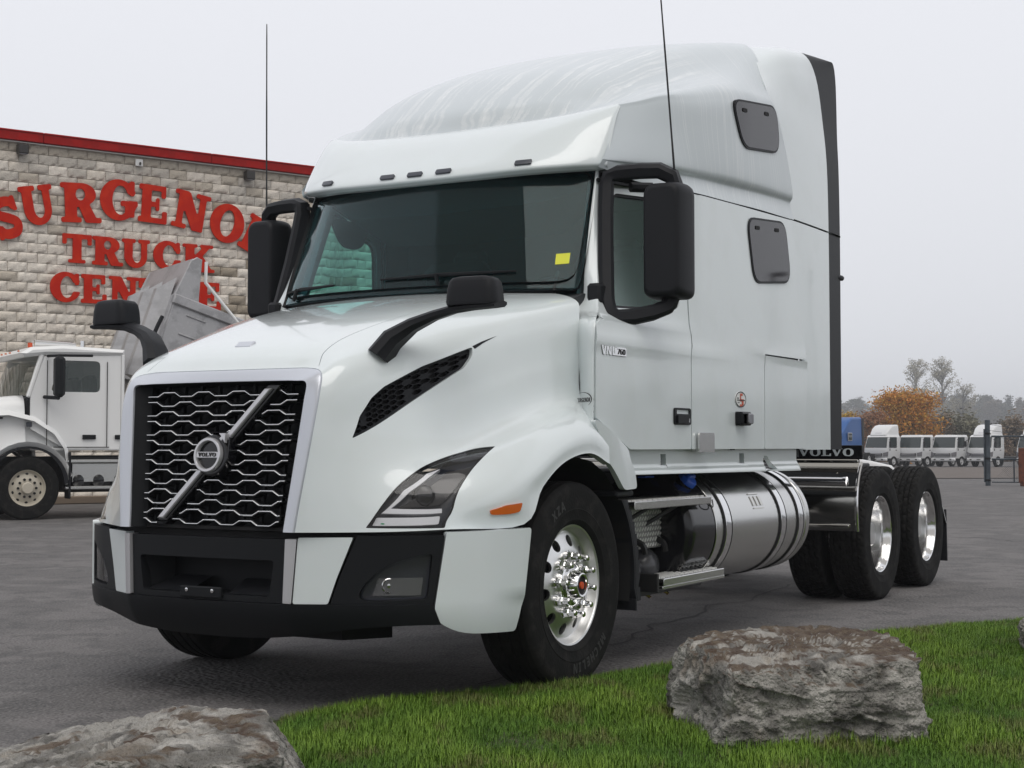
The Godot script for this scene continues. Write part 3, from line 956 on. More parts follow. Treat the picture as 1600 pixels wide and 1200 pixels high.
	var cf := func(q: Vector2) -> Vector3:
		var w := bumper_at(q)
		return w + Vector3(0, 0, 0.010 * smoothstep(0.48, 0.50, q.y - 0.02 * (q.x - 1.4)) * smoothstep(1.25, 1.36, q.x))
	mb.sheet(cf, corner, [], c, 0.05, 1.0, 0.008)
	twice("bumper_corner", mb, M.white, t)
	# lower lip
	mb = MB.new()
	var under := smooth_line([Vector2(1.13, 0.40), Vector2(0.95, 0.398), Vector2(0.75, 0.385), Vector2(0.5, 0.352), Vector2(0.25, 0.33), Vector2(0.0, 0.325), Vector2(-0.25, 0.33), Vector2(-0.5, 0.352), Vector2(-0.75, 0.385), Vector2(-0.95, 0.398), Vector2(-1.13, 0.40)], 4)
	var lip := pv([Vector2(-1.10, 0.487), Vector2(1.10, 0.487)] + under)
	mb.sheet(f, lip, [], Vector2(0.03, 0.02), 0.10, 1.0, 0.01)
	part("bumper_lip", mb, M.black, t)
	# dark gap closing strip between hood and bumper, and what hangs beneath
	mb = MB.new()
	for i in 40:
		var s0 := lerpf(-1.6, 1.6, i / 40.0); var s1 := lerpf(-1.6, 1.6, (i + 1) / 40.0)
		var p: Vector3 = f.call(Vector2(s0, 0.79)); var q: Vector3 = f.call(Vector2(s1, 0.79))
		var ip := Vector3(p.x + 0.05, 0, p.z * 0.955); var iq := Vector3(q.x + 0.05, 0, q.z * 0.955)
		mb.quad(ip + Vector3(0, 0.74, 0), iq + Vector3(0, 0.74, 0), iq + Vector3(0, 0.815, 0), ip + Vector3(0, 0.815, 0))
		mb.quad(Vector3(-0.55, 0.47, p.z * 0.8), Vector3(-0.55, 0.47, q.z * 0.8), iq + Vector3(0, 0.47, 0), ip + Vector3(0, 0.47, 0))
	part("bumper_beam", mb, M.pit, t)
	mb = MB.new()
	mb.loft([[Vector3(-1.0, 0.30, -0.1), Vector3(-1.0, 0.30, 0.52), Vector3(-1.0, 0.45, 0.52), Vector3(-1.0, 0.45, -0.1)], [Vector3(-0.6, 0.27, -0.1), Vector3(-0.6, 0.27, 0.52), Vector3(-0.6, 0.45, 0.52), Vector3(-0.6, 0.45, -0.1)]])
	part("air_dam", mb, M.pit, t)


func cab(t: Node3D) -> void:
	var mb := MB.new()
	# cowl and windscreen pillar, one bent strip from bonnet edge to door edge
	var A := [Vector3(0.27, 1.22, 1.03), Vector3(0.27, 1.4, 1.05), Vector3(0.26, 1.6, 1.055), Vector3(0.265, 1.79, 1.05), Vector3(0.36, 1.88, 1.012), Vector3(0.46, 1.95, 0.988), Vector3(0.50, 2.1, 0.976), Vector3(0.585, 2.35, 0.96), Vector3(0.635, 2.5, 0.953), Vector3(0.705, 2.70, 0.943)]
	var B := [Vector3(0.14, 1.22, 1.21), Vector3(0.14, 1.4, 1.215), Vector3(0.14, 1.6, 1.215), Vector3(0.16, 1.79, 1.215), Vector3(0.352, 1.86, 1.13), Vector3(0.446, 1.95, 1.083), Vector3(0.53, 2.1, 1.04), Vector3(0.62, 2.35, 0.995), Vector3(0.662, 2.5, 0.974), Vector3(0.72, 2.70, 0.952)]
	var rows := []
	for k in 10:
		var o := Vector3(-0.035, 0, 0.012) if k < 4 else Vector3(-0.008, 0, 0.003)
		rows.append([A[k], A[k].lerp(B[k], 0.33) + o * 0.8, A[k].lerp(B[k], 0.72) + o * 0.9, B[k], B[k] + (Vector3(0.012, 0, -0.045) if k < 4 else Vector3(0.05, 0, -0.02))])
	mb.patch(surface(rows), 0, 4, 16, 0, 9, 54, -1.0)
	twice("windscreen_pillar", mb, M.white, t)
	# windscreen: glass, seal, wipers, sticker
	var W := []
	for k in 5:
		var y: float = [2.70, 2.55, 2.35, 2.15, 1.96][k]
		var h := (y - 1.994) / 0.66
		var zc := lerpf(0.955, 0.93, h)
		var xc := lerpf(0.22, 0.425, h); var xe := lerpf(0.43, 0.695, h)
		W.append([Vector3(xc, y, 0), Vector3(lerpf(xc, xe, 0.09), y, zc * 0.36), Vector3(lerpf(xc, xe, 0.38), y, zc * 0.7), Vector3(xe - 0.02, y, zc * 0.965), Vector3(xe + 0.03, y, zc * 1.02)])
	var full := []
	for r in W:
		var l := []
		for j in [4, 3, 2, 1]: l.append(r[j] * Vector3(1, 1, -1))
		full.append(l + r)
	var wf := surface(full)
	var edge := rounded([Vector2(0.1, 0.12), Vector2(7.9, 0.12), Vector2(7.95, 3.86), Vector2(0.05, 3.86)], [0.5, 0.5, 0.75, 0.75], 6)
	mb = MB.new()
	mb.sheet(wf, inset(edge, 0.05), [], Vector2(0.4, 0.4), 0.006, 1.0)
	mb.sheet(wf, inset(edge, 0.05), [], Vector2(0.4, 0.4), 0.0, -1.0, 0.006)
	var ws := part("windscreen", mb, M.glass, t)
	mb = MB.new()
	mb.sheet(wf, Geometry2D.offset_polygon(edge, 0.05)[0], [rounded([Vector2(0.62, 0.40), Vector2(7.30, 0.40), Vector2(7.34, 3.66), Vector2(0.56, 3.66)], [0.55, 0.55, 0.8, 0.8], 6)], Vector2(0.2, 0.2), 0.03, 1.0, 0.008)
	part("windscreen_seal", mb, M.black, ws)
	mb = MB.new()
	mb.sheet(wf, pv([Vector2(6.62, 2.83), Vector2(6.92, 2.80), Vector2(6.93, 3.10), Vector2(6.63, 3.13)]), [], Vector2(0.1, 0.1), 0.0, 1.0, -0.006)
	var st := part("inspection_note", mb, M.yellow, ws)
	mb = MB.new()
	for k in 4:
		var v := 2.87 + k * 0.062
		mb.sheet(wf, pv([Vector2(6.66, v), Vector2(6.86 + 0.03 * (k % 2), v - 0.003), Vector2(6.86, v + 0.014), Vector2(6.66, v + 0.017)]), [], Vector2(0.1, 0.1), 0.0, 1.0, -0.004)
	part("note_lines", mb, M.ink, st)
	for w in [[Vector2(1.0, 3.72), Vector2(2.6, 3.40), Vector2(0.72, 3.44)], [Vector2(4.3, 3.62), Vector2(6.0, 3.30), Vector2(3.6, 3.35)]]:
		mb = MB.new()
		var tip: Vector2 = w[1]; var heel: Vector2 = w[2]
		var hub: Vector2 = w[0] + Vector2(0.4, 0.0)
		var on := func(q: Vector2, l: float) -> Vector3: return wf.call(q) + Vector3(-l, 0.0, 0)
		mb.tube([on.call(hub, 0.02), on.call(heel.lerp(tip, 0.45), 0.05)], 0.011, 6)
		mb.tube([on.call(heel, 0.02), on.call(heel.lerp(tip, 0.5), 0.032), on.call(tip, 0.02)], [0.006, 0.012, 0.006], 6)
		part("wiper", mb, M.black, ws)
	# roof: sun visor with marker lamps, then the fairing
	var top := [Vector3(0.69, 2.965, 0), Vector3(0.705, 2.972, 0.3), Vector3(0.75, 2.99, 0.62), Vector3(0.815, 3.02, 0.83), Vector3(0.895, 3.055, 0.965), Vector3(0.922, 3.058, 0.984)]
	var low := [Vector3(0.345, 2.645, 0), Vector3(0.355, 2.648, 0.3), Vector3(0.405, 2.66, 0.62), Vector3(0.51, 2.675, 0.86), Vector3(0.62, 2.69, 0.975), Vector3(0.685, 2.695, 1.018)]
	rows = []
	for k in 6:
		var a: Vector3 = top[k]; var b: Vector3 = low[k]
		var o := Vector3(-0.016, 0.018, 0.004 if k > 3 else 0.0)
		rows.append([a + (Vector3(0.06, -0.015, 0) if k < 4 else Vector3(0.02, -0.012, -0.05)), a, a.lerp(b, 0.3) + o, a.lerp(b, 0.72) + o * 0.7, b, b + Vector3(0.025, -0.028, -0.008), b + Vector3(0.075, -0.034, -0.016)])
	mb = MB.new()
	var vis := surface(rows, true)
	mb.patch(vis, 0, 6, 30, 0, 5, 40, 1.0)
	var visor := part("sun_visor", both(mb), M.white, t)
	for z in [-0.645, -0.18, 0.0, 0.18, 0.645]:
		var k := 0.0
		for s in 200:
			if vis.call(Vector2(3.75, k)).z < absf(z): k += 0.02
		mb = MB.new()
		var mk := func(q: Vector2) -> Vector3: return vis.call(Vector2(q.y, k + q.x))
		mb.sheet(mk, rounded([Vector2(-0.155, 3.62), Vector2(0.155, 3.62), Vector2(0.155, 3.88), Vector2(-0.155, 3.88)], 0.03, 2), [], Vector2(0.08, 0.07), 0.02, -1.0, 0.012)
		var ml := part("marker_lamp", mb if z >= 0 else flipped(mb), M.lamp_black, visor)
	# fairing
	var RP := Patch.new(roof_grid(), true)
	mb = MB.new()
	mb.patch(RP.at, -0.14, 7, 57, 0, 9, 72, -1.0)
	part("roof_fairing", both(mb), M.roof, t)
	# side extenders behind the sleeper, with a gap at mid height
	var EP := Patch.new(extender_grid(), true)
	mb = MB.new()
	var gap := pv([Vector2(-1, 7.0), Vector2(3, 7.0), Vector2(3, 7.025), Vector2(-1, 7.025)])
	mb.sheet(EP.at, pv([Vector2(0.0, 0), Vector2(2.6, 0), Vector2(2.6, 1.0), Vector2(2.3, 2.7), Vector2(2, 2.98), Vector2(2, 11), Vector2(0.0, 11)]), [gap], Vector2(0.25, 0.2), 0.02, -1.0)
	part("side_extender", both(mb), M.white, t)
	mb = MB.new()
	mb.sheet(EP.at, pv([Vector2(2.63, 0), Vector2(2.78, 0), Vector2(2.74, 3.0), Vector2(2.80, 3.25), Vector2(2.88, 3.55), Vector2(2.95, 3.95), Vector2(2.985, 4.3), Vector2(3, 4.7), Vector2(3, 11), Vector2(2.03, 11), Vector2(2.03, 3.02), Vector2(2.33, 2.73), Vector2(2.63, 1.0)]), [gap], Vector2(0.25, 0.2), 0.06, -1.0, -0.004)
	part("extender_edge", both(mb), M.black, t)
	mb = MB.new()
	mb.tube([Vector3(3.98, 2.38, 1.19), Vector3(4.03, 2.385, 1.2), Vector3(4.09, 2.385, 1.2)], [0.014, 0.02, 0.02], 8)
	part("cable_hook", mb, M.black, t)
	# cab and sleeper sides: door, panel, hatch
	var door_o := rounded([Vector2(0.153, 1.316), Vector2(0.153, 1.775), Vector2(0.190, 1.80), Vector2(0.296, 1.83), Vector2(0.364, 1.86), Vector2(0.414, 1.90), Vector2(0.458, 1.95), Vector2(0.482, 1.985), Vector2(0.542, 2.10), Vector2(0.582, 2.2), Vector2(0.632, 2.35), Vector2(0.674, 2.5), Vector2(0.704, 2.612), Vector2(1.322, 2.608), Vector2(1.322, 1.157), Vector2(0.538, 1.157)], [0.01, 0, 0, 0, 0, 0, 0, 0, 0, 0, 0, 0, 0.02, 0.02, 0.015, 0.02], 3)
	var win := rounded([Vector2(0.56, 1.90), Vector2(0.64, 2.0), Vector2(0.704, 2.122), Vector2(0.792, 2.377), Vector2(0.832, 2.555), Vector2(1.25, 2.556), Vector2(1.25, 1.935)], [0.04, 0.1, 0.1, 0.1, 0.04, 0.05, 0.07], 4)
	for side in 2:
		if side == 1:
			door_o = rounded([Vector2(0.146, 1.312), Vector2(0.146, 1.775), Vector2(0.296, 1.83), Vector2(0.414, 1.90), Vector2(0.482, 1.985), Vector2(0.582, 2.2), Vector2(0.674, 2.5), Vector2(0.704, 2.612), Vector2(1.76, 2.608), Vector2(1.76, 1.157), Vector2(0.538, 1.157)], 0.01, 2)
			win = rounded([Vector2(0.56, 1.89), Vector2(0.704, 2.122), Vector2(0.792, 2.377), Vector2(0.832, 2.555), Vector2(1.66, 2.52), Vector2(1.68, 1.86)], [0.04, 0.1, 0.1, 0.04, 0.10, 0.07], 4)
		mb = MB.new()
		mb.sheet(side_at, door_o, [win], Vector2(0.08, 0.06), 0.04, 1.0)
		var d := part("door", mb if side == 0 else flipped(mb), M.white, t)
		mb = MB.new()
		mb.sheet(side_at, Geometry2D.offset_polygon(win, 0.02)[0], [], Vector2(0.15, 0.15), 0.005, 1.0, -0.014)
		mb.sheet(side_at, Geometry2D.offset_polygon(win, 0.02)[0], [], Vector2(0.15, 0.15), 0.0, -1.0, 0.019)
		part("door_window", mb if side == 0 else flipped(mb), M.side_glass, d)
		mb = MB.new()
		mb.sheet(side_at, Geometry2D.offset_polygon(win, 0.004)[0], [inset(win, 0.016)], Vector2(0.15, 0.15), 0.02, 1.0, -0.006)
		part("window_seal", mb if side == 0 else flipped(mb), M.black, d)
		mb = MB.new()
		mb.sheet(side_at, rounded([Vector2(1.08, 1.292), Vector2(1.306, 1.292), Vector2(1.306, 1.385), Vector2(1.08, 1.385)], 0.02, 4), [rounded([Vector2(1.11, 1.352), Vector2(1.285, 1.352), Vector2(1.285, 1.375), Vector2(1.11, 1.375)], 0.005, 2)], Vector2(0.05, 0.05), 0.01, 1.0, 0.008)
		mb.sheet(side_at, rounded([Vector2(1.105, 1.30), Vector2(1.25, 1.30), Vector2(1.25, 1.345), Vector2(1.105, 1.345)], 0.012, 4), [], Vector2(0.05, 0.05), 0.012, 1.0, 0.02)
		var hn := part("door_handle", mb if side == 0 else flipped(mb), M.black, d)
		mb = MB.new()
		mb.sheet(side_at, rounded([Vector2(1.266, 1.305), Vector2(1.286, 1.305), Vector2(1.286, 1.328), Vector2(1.266, 1.328)], 0.003, 2), [], Vector2(0.05, 0.05), 0.003, 1.0, 0.011)
		part("door_lock", mb if side == 0 else flipped(mb), M.chrome, d)
		mb = MB.new()
		mb.tube([Vector3(0.66, 2.60, side_z(0.66, 2.6) + 0.012), Vector3(0.95, 2.605, side_z(0.95, 2.6) + 0.015), Vector3(1.3, 2.60, side_z(1.3, 2.6) + 0.012)], 0.012, 6)
		part("drip_rail", mb if side == 0 else flipped(mb), M.black, d)
	# model plate: chrome block with letters
	mb = MB.new()
	mb.at = Transform3D(Basis.IDENTITY, Vector3(0.385, 1.633, side_z(0.385, 1.633)))
	mb.prism(rounded([Vector2(-0.03, 0), Vector2(0.10, 0), Vector2(0.10, 0.044), Vector2(-0.03, 0.044)], 0.006, 2), 0.006, 0.002)
	var pl := part("model_plate", mb, M.chrome, t)
	var tx := put("plate_number", letters("760", 0.046, 0.003, face(["Droid Sans"], 400)), M.ink, pl)
	tx.transform = Transform3D(Basis.IDENTITY.scaled(Vector3(1.25, 0.85, 1)), Vector3(0.425, 1.655, side_z(0.4, 1.65) + 0.0075))
	tx = put("plate_letters", letters("VNL", 0.066, 0.006, face(["Droid Sans"], 700, 0.3)), M.chrome, pl)
	tx.transform = Transform3D(Basis.IDENTITY.scaled(Vector3(1.2, 0.9, 1)), Vector3(0.282, 1.655, side_z(0.28, 1.65) + 0.003))
	tx = put("plate_shadow", letters("VNL", 0.071, 0.003, face(["Droid Sans"], 700, 0.3)), M.ink, pl)
	tx.transform = Transform3D(Basis.IDENTITY.scaled(Vector3(1.2, 0.9, 1)), Vector3(0.285, 1.655, side_z(0.28, 1.65) + 0.0005))
	var hatch := [Vector2(2.478, 1.157), Vector2(2.483, 1.743), Vector2(3.272, 1.741), Vector2(3.262, 1.157)]
	for side in 2:
		mb = MB.new()
		var sx := 1.334 if side == 0 else 1.772
		mb.sheet(side_at, rounded([Vector2(sx, 1.157), Vector2(sx, 2.608), Vector2(2.0, 2.632), Vector2(3.03, 2.664), Vector2(3.135, 2.1), Vector2(3.19, 1.95), Vector2(3.272, 1.752), Vector2(2.470, 1.752), Vector2(2.466, 1.157)], 0.008, 2), [], Vector2(0.1, 0.06), 0.03, 1.0)
		part("sleeper_side", mb if side == 0 else flipped(mb), M.white, t)
		mb = MB.new()
		mb.sheet(side_at, rounded(hatch, 0.012, 3), [], Vector2(0.1, 0.06), 0.03, 1.0)
		part("luggage_hatch", mb if side == 0 else flipped(mb), M.white, t)
	# dark lining behind the panels, seen only in the gaps
	for side in 2:
		mb = MB.new()
		mb.sheet(side_at, pv([Vector2(0.151, 1.30), Vector2(0.151, 1.76), Vector2(0.32, 1.81), Vector2(0.62, 1.88), Vector2(0.80, 2.60), Vector2(3.0, 2.64), Vector2(3.20, 1.16), Vector2(0.52, 1.16)]), [pv([Vector2(0.50, 1.84), Vector2(0.80, 2.59), Vector2(1.30, 2.59), Vector2(1.30, 1.84)]) if side == 0 else pv([Vector2(0.50, 1.81), Vector2(0.80, 2.59), Vector2(1.72, 2.59), Vector2(1.72, 1.81)])], Vector2(0.2, 0.2), 0.0, 1.0, -0.034)
		part("side_lining", mb if side == 0 else flipped(mb), M.pit, t)
	# sleeper windows, low and high: dark panes with a rubber rim and two catches
	for w in [[Vector2(2.19, 2.570), Vector2(2.845, 2.621), Vector2(2.946, 2.254), Vector2(2.302, 2.193)], [Vector2(1.971, 3.26), Vector2(2.683, 3.35), Vector2(2.747, 3.075), Vector2(2.123, 3.006)]]:
		var high: bool = w[0].y > 3.0
		for side in 2:
			var wf2 := func(q: Vector2) -> Vector3:
				if not high: return side_at(q)
				return Vector3(q.x, q.y, 1.224 - 0.012 * (1.0 - smoothstep(1.75, 2.2, q.x)))
			var o := rounded(w, [0.10, 0.10, 0.12, 0.10], 6)
			mb = MB.new()
			mb.sheet(wf2, Geometry2D.offset_polygon(o, 0.013)[0], [], Vector2(0.15, 0.1), 0.03, 1.0, 0.007)
			var r := part("sleeper_window", mb if side == 0 else flipped(mb), M.black, t)
			mb = MB.new()
			mb.sheet(wf2, o, [], Vector2(0.15, 0.1), 0.004, 1.0, 0.0095)
			part("pane", mb if side == 0 else flipped(mb), M.dark_glass, r)
			for k in [0.2, 0.72]:
				mb = MB.new()
				var c: Vector2 = w[0].lerp(w[1], k) + Vector2(0.02, -0.05)
				mb.sheet(wf2, rounded([c + Vector2(-0.035, -0.012), c + Vector2(0.035, -0.008), c + Vector2(0.035, 0.016), c + Vector2(-0.035, 0.012)], 0.012, 3), [], Vector2(0.05, 0.05), 0.004, 1.0, 0.0135)
				part("pane_catch", mb if side == 0 else flipped(mb), M.pit, r)
	# small things on the side
	mb = MB.new()
	mb.sheet(side_at, rounded([Vector2(1.39, 1.14), Vector2(1.615, 1.14), Vector2(1.615, 1.25), Vector2(1.40, 1.25), Vector2(1.39, 1.235)], 0.01, 3), [], Vector2(0.06, 0.06), 0.01, 1.0, 0.02)
	part("hinge_plate", mb, M.brushed, t)
	mb = MB.new()
	mb.at = Transform3D(Basis.IDENTITY, Vector3(2.065, 1.338, 1.22))
	mb.prism(rounded([Vector2(-0.085, -0.04), Vector2(0.075, -0.04), Vector2(0.075, 0.043), Vector2(-0.085, 0.043)], 0.015, 3), 0.05, 0.012)
	var cl := part("side_lamp", mb, M.black, t)
	mb = MB.new()
	mb.at = Transform3D(Basis.IDENTITY, Vector3(2.105, 1.338, 1.262))
	mb.prism(rounded([Vector2(-0.04, -0.03), Vector2(0.04, -0.03), Vector2(0.04, 0.033), Vector2(-0.04, 0.033)], 0.012, 3), 0.014, 0.005)
	part("lamp_glass", mb, M.smoke_bowl, cl)
	mb = MB.new()
	var oval := PackedVector2Array()
	for i in 28: oval.append(Vector2(2.063, 1.456) + Vector2(cos(TAU * i / 28) * 0.086, sin(TAU * i / 28) * 0.048))
	mb.sheet(side_at, oval, [], Vector2(0.08, 0.08), 0.003, 1.0, 0.003)
	var ov := part("oval_sticker", mb, M.sticker, t)
	mb = MB.new()
	for k in [[-0.012, 0.022, 0.03, 0.036], [-0.012, 0.0, 0.005, 0.024], [-0.012, -0.012, 0.045, 0.002], [0.015, -0.034, 0.045, -0.01], [-0.015, -0.042, 0.03, -0.030]]:
		mb.sheet(side_at, pv([Vector2(2.063 + k[0], 1.456 + k[1]), Vector2(2.063 + k[2], 1.456 + k[1]), Vector2(2.063 + k[2], 1.456 + k[3]), Vector2(2.063 + k[0], 1.456 + k[3])]), [], Vector2(0.08, 0.08), 0.0, 1.0, 0.0045)
	part("sticker_mark", mb, M.orange, ov)
	mb = MB.new()
	mb.sheet(side_at, oval, [inset(oval, 0.006)], Vector2(0.08, 0.08), 0.0, 1.0, 0.0045)
	for k in [[-0.06, 0.004, -0.03, 0.010], [-0.06, -0.008, 0.065, -0.002], [-0.05, -0.022, -0.02, -0.018]]:
		mb.sheet(side_at, pv([Vector2(2.063 + k[0], 1.456 + k[1]), Vector2(2.063 + k[2], 1.456 + k[1]), Vector2(2.063 + k[2], 1.456 + k[3]), Vector2(2.063 + k[0], 1.456 + k[3])]), [], Vector2(0.08, 0.08), 0.0, 1.0, 0.005)
	part("sticker_ring", mb, M.ink, ov)
	# dealer lettering on the cowl
	var nd := face(["Droid Sans"], 700, 0.3)
	tx = put("cowl_sticker", letters("SURGENOR", 0.029, 0.001, nd), M.ink, t)
	var cb := Basis(Vector3(-0.12, 0, 0.16).normalized(), Vector3.UP, Vector3(-0.16, 0, -0.12).normalized() * -1.0)
	cb = Basis(Vector3(-0.6, 0, 0.8), Vector3.UP, Vector3(-0.8, 0, -0.6) * -1.0)
	tx.transform = Transform3D(Basis(Vector3(-0.60, 0, 0.80), Vector3.UP, Vector3(-0.60, 0, 0.80).cross(Vector3.UP)), Vector3(0.158, 1.403, 1.160)).translated_local(Vector3(0, 0, 0.014))
	mb = MB.new()
	var arc := []
	for i in 15:
		var a := lerpf(2.0, -0.9, i / 14.0)
		arc.append(tx.transform * Vector3(cos(a) * 0.10 - 0.005, 0.002 + sin(a) * 0.036, 0.002))
	mb.tube(arc, [0.0006, 0.001, 0.0015, 0.002, 0.002, 0.0025, 0.003, 0.003, 0.003, 0.0028, 0.0025, 0.002, 0.0015, 0.001, 0.0005], 4)
	part("sticker_swoosh", mb, M.ink, tx).transform = tx.transform.affine_inverse()
	# sill under the cab: a recessed panel with slots
	for side in 2:
		mb = MB.new()
		var sf := func(q: Vector2) -> Vector3: return Vector3(q.x, q.y, 1.165 + 0.03 * smoothstep(1.07, 1.03, q.y))
		mb.sheet(sf, pv([Vector2(0.50, 1.025), Vector2(3.20, 1.012), Vector2(3.20, 1.158), Vector2(0.50, 1.158)]), [pv([Vector2(1.03, 1.07), Vector2(1.10, 1.07), Vector2(1.10, 1.13), Vector2(1.03, 1.13)]), pv([Vector2(2.18, 1.07), Vector2(2.26, 1.07), Vector2(2.26, 1.13), Vector2(2.18, 1.13)]), pv([Vector2(2.55, 1.012), Vector2(2.76, 1.03), Vector2(2.66, 1.11), Vector2(2.60, 1.115)])], Vector2(0.1, 0.03), 0.03, 1.0)
		part("sill", mb if side == 0 else flipped(mb), M.white, t)
	# cabin inside: floor, back wall, roof lining, dashboard, seats
	mb = MB.new()
	mb.box(Vector3(1.7, 1.17, 0), Vector3(3.2, 0.05, 2.3))
	mb.box(Vector3(3.27, 2.3, 0), Vector3(0.05, 2.4, 2.30))
	mb.box(Vector3(0.30, 1.55, 0), Vector3(0.04, 0.60, 1.7))
	part("cab_shell", mb, M.cabin, t)
	mb = MB.new()
	mb.box(Vector3(2.05, 1.95, 0), Vector3(0.04, 1.6, 2.36))
	part("bunk_curtain", mb, M.cabin_light, t)
	mb = MB.new()
	mb.box(Vector3(1.35, 2.66, 0), Vector3(1.3, 0.03, 2.0))
	mb.loft([[Vector3(0.80, 2.63, -0.93), Vector3(0.95, 2.62, -0.93), Vector3(1.1, 2.645, -0.93), Vector3(0.82, 2.645, -0.93)], [Vector3(0.62, 2.50, -0.62), Vector3(0.95, 2.37, -0.58), Vector3(1.1, 2.645, -0.6), Vector3(0.68, 2.645, -0.65)], [Vector3(0.56, 2.47, 0.0), Vector3(0.95, 2.35, 0.0), Vector3(1.1, 2.645, 0.0), Vector3(0.60, 2.645, 0.0)], [Vector3(0.62, 2.50, 0.66), Vector3(0.95, 2.37, 0.60), Vector3(1.1, 2.645, 0.6), Vector3(0.68, 2.645, 0.65)], [Vector3(0.80, 2.60, 0.93), Vector3(0.95, 2.58, 0.93), Vector3(1.1, 2.645, 0.93), Vector3(0.82, 2.645, 0.93)]])
	part("roof_lining", mb, M.headliner, t)
	mb = MB.new()
	mb.loft([[Vector3(0.30, 1.60, -1.0), Vector3(0.85, 1.45, -1.0), Vector3(0.80, 1.93, -1.0), Vector3(0.45, 1.97, -1.0), Vector3(0.32, 1.93, -1.0)], [Vector3(0.30, 1.60, 1.0), Vector3(0.85, 1.45, 1.0), Vector3(0.80, 1.93, 1.0), Vector3(0.45, 1.97, 1.0), Vector3(0.32, 1.93, 1.0)]])
	part("dashboard", mb, M.cabin, t)
	for z in [-0.55, 0.55]:
		mb = MB.new()
		mb.box(Vector3(1.45, 1.62, z), Vector3(0.5, 0.16, 0.52), 0.05)
		mb.box(Vector3(1.72, 1.98, z), Vector3(0.16, 0.75, 0.50), 0.06, Basis(Vector3.BACK, 0.16))
		mb.box(Vector3(1.83, 2.36, z), Vector3(0.10, 0.16, 0.26), 0.04)
		part("seat", mb, M.seat, t)
	mb = MB.new()
	mb.at = Transform3D(Basis(Vector3.BACK, 0.5) * Basis(Vector3.UP, PI / 2), Vector3(1.02, 1.92, 0.55))
	var tor := []
	for i in 25: tor.append(Vector3(cos(TAU * i / 24) * 0.22, sin(TAU * i / 24) * 0.22, 0))
	mb.tube(tor, 0.016, 8, false)
	mb.box(Vector3.ZERO, Vector3(0.42, 0.05, 0.02), 0.01)
	part("steering_wheel", mb, M.gloss, t)
	mb = MB.new()
	mb.tube([Vector3(0.36, 1.95, 0.86), Vector3(0.44, 2.09, 0.85)], 0.012, 6)
	part("dash_mount", mb, M.black, t)
	for sg in [-1.0, 1.0]:
		mb = MB.new()
		mb.loft([[Vector3(0.48, 1.9, 0.95 * sg), Vector3(0.62, 1.9, 1.03 * sg), Vector3(0.62, 1.9, 1.0 * sg), Vector3(0.50, 1.9, 0.92 * sg)], [Vector3(0.73, 2.62, 0.90 * sg), Vector3(0.86, 2.62, 0.935 * sg), Vector3(0.86, 2.62, 0.91 * sg), Vector3(0.75, 2.62, 0.87 * sg)]])
		part("pillar_trim", mb, M.pillar_trim, t)
	mb = MB.new()   # folded visor by the far window
	mb.at = Transform3D(Basis.IDENTITY, Vector3(1.02, 2.56, -0.93))
	mb.prism(rounded([Vector2(-0.22, 0), Vector2(0.22, 0), Vector2(0.10, -0.17), Vector2(-0.10, -0.17)], 0.08, 5), 0.015)
	part("cab_visor", mb, M.cabin_light, t)
	# mirrors
	for side in 2:
		mb = MB.new()
		mb.crease = 40.0
		var path := [Vector3(0.775, 2.55, 1.37), Vector3(0.765, 2.60, 1.36), Vector3(0.735, 2.632, 1.30), Vector3(0.715, 2.636, 1.20), Vector3(0.69, 2.632, 1.08), Vector3(0.675, 2.612, 1.03), Vector3(0.665, 2.56, 1.022), Vector3(0.64, 2.44, 1.03), Vector3(0.60, 2.25, 1.05), Vector3(0.55, 2.04, 1.078), Vector3(0.52, 1.93, 1.095), Vector3(0.51, 1.87, 1.115), Vector3(0.53, 1.842, 1.145), Vector3(0.60, 1.848, 1.20), Vector3(0.69, 1.875, 1.28), Vector3(0.745, 1.905, 1.335), Vector3(0.77, 1.96, 1.355), Vector3(0.775, 2.0, 1.355)]
		mb.bar(path, 0.040, 0.043, 0.45)
		mb.box(Vector3(0.475, 1.965, 1.06), Vector3(0.09, 0.11, 0.08), 0.015)
		mb.tube([Vector3(0.80, 2.57, 1.10), Vector3(0.90, 2.575, 1.18)], 0.028, 8)
		var arm := part("mirror_arm", mb if side == 0 else flipped(mb), M.plastic, t)
		mb = MB.new()
		mb.crease = 50.0
		var rings := []
		for k in 7:
			var s: float = [0.0, 0.03, 0.09, 0.2, 0.28, 0.31, 0.315][k]
			var w: float = [0.86, 0.97, 1.0, 0.98, 0.9, 0.8, 0.7][k]
			var h: float = [0.95, 0.99, 1.0, 0.99, 0.96, 0.92, 0.86][k]
			var ring := []
			for q in rounded([Vector2(-0.114, -0.31), Vector2(0.114, -0.31), Vector2(0.114, 0.31), Vector2(-0.114, 0.31)], [0.05, 0.05, 0.07, 0.07], 5):
				ring.append(Vector3(0.74 + 0.115 - s * 0.66 + (q.x * w) * 0.06, 2.255 + q.y * h, 1.343 + q.x * w))
			rings.append(ring)
		mb.loft(rings)
		part("mirror_shell", mb if side == 0 else flipped(mb), M.plastic, arm)
		mb = MB.new()
		mb.box(Vector3(0.864, 2.255, 1.343), Vector3(0.006, 0.54, 0.18), 0.002)
		part("mirror_glass", mb if side == 0 else flipped(mb), M.chrome, arm)
		mb = MB.new()
		var foot := Vector3(0.76, 2.575, 1.375)
		mb.tube([foot + Vector3(0, 0.0, 0.0), foot + Vector3(0, 0.06, 0)], 0.010, 8)
		mb.tube(smooth_line([foot + Vector3(0, 0.06, 0), foot + Vector3(-0.09 if side == 0 else -0.005, 0.55, 0.0), foot + Vector3(-0.215 if side == 0 else -0.01, 1.22, 0.0)], 5), [0.006, 0.006, 0.005, 0.005, 0.005, 0.005, 0.005, 0.004, 0.004, 0.004, 0.003], 6)
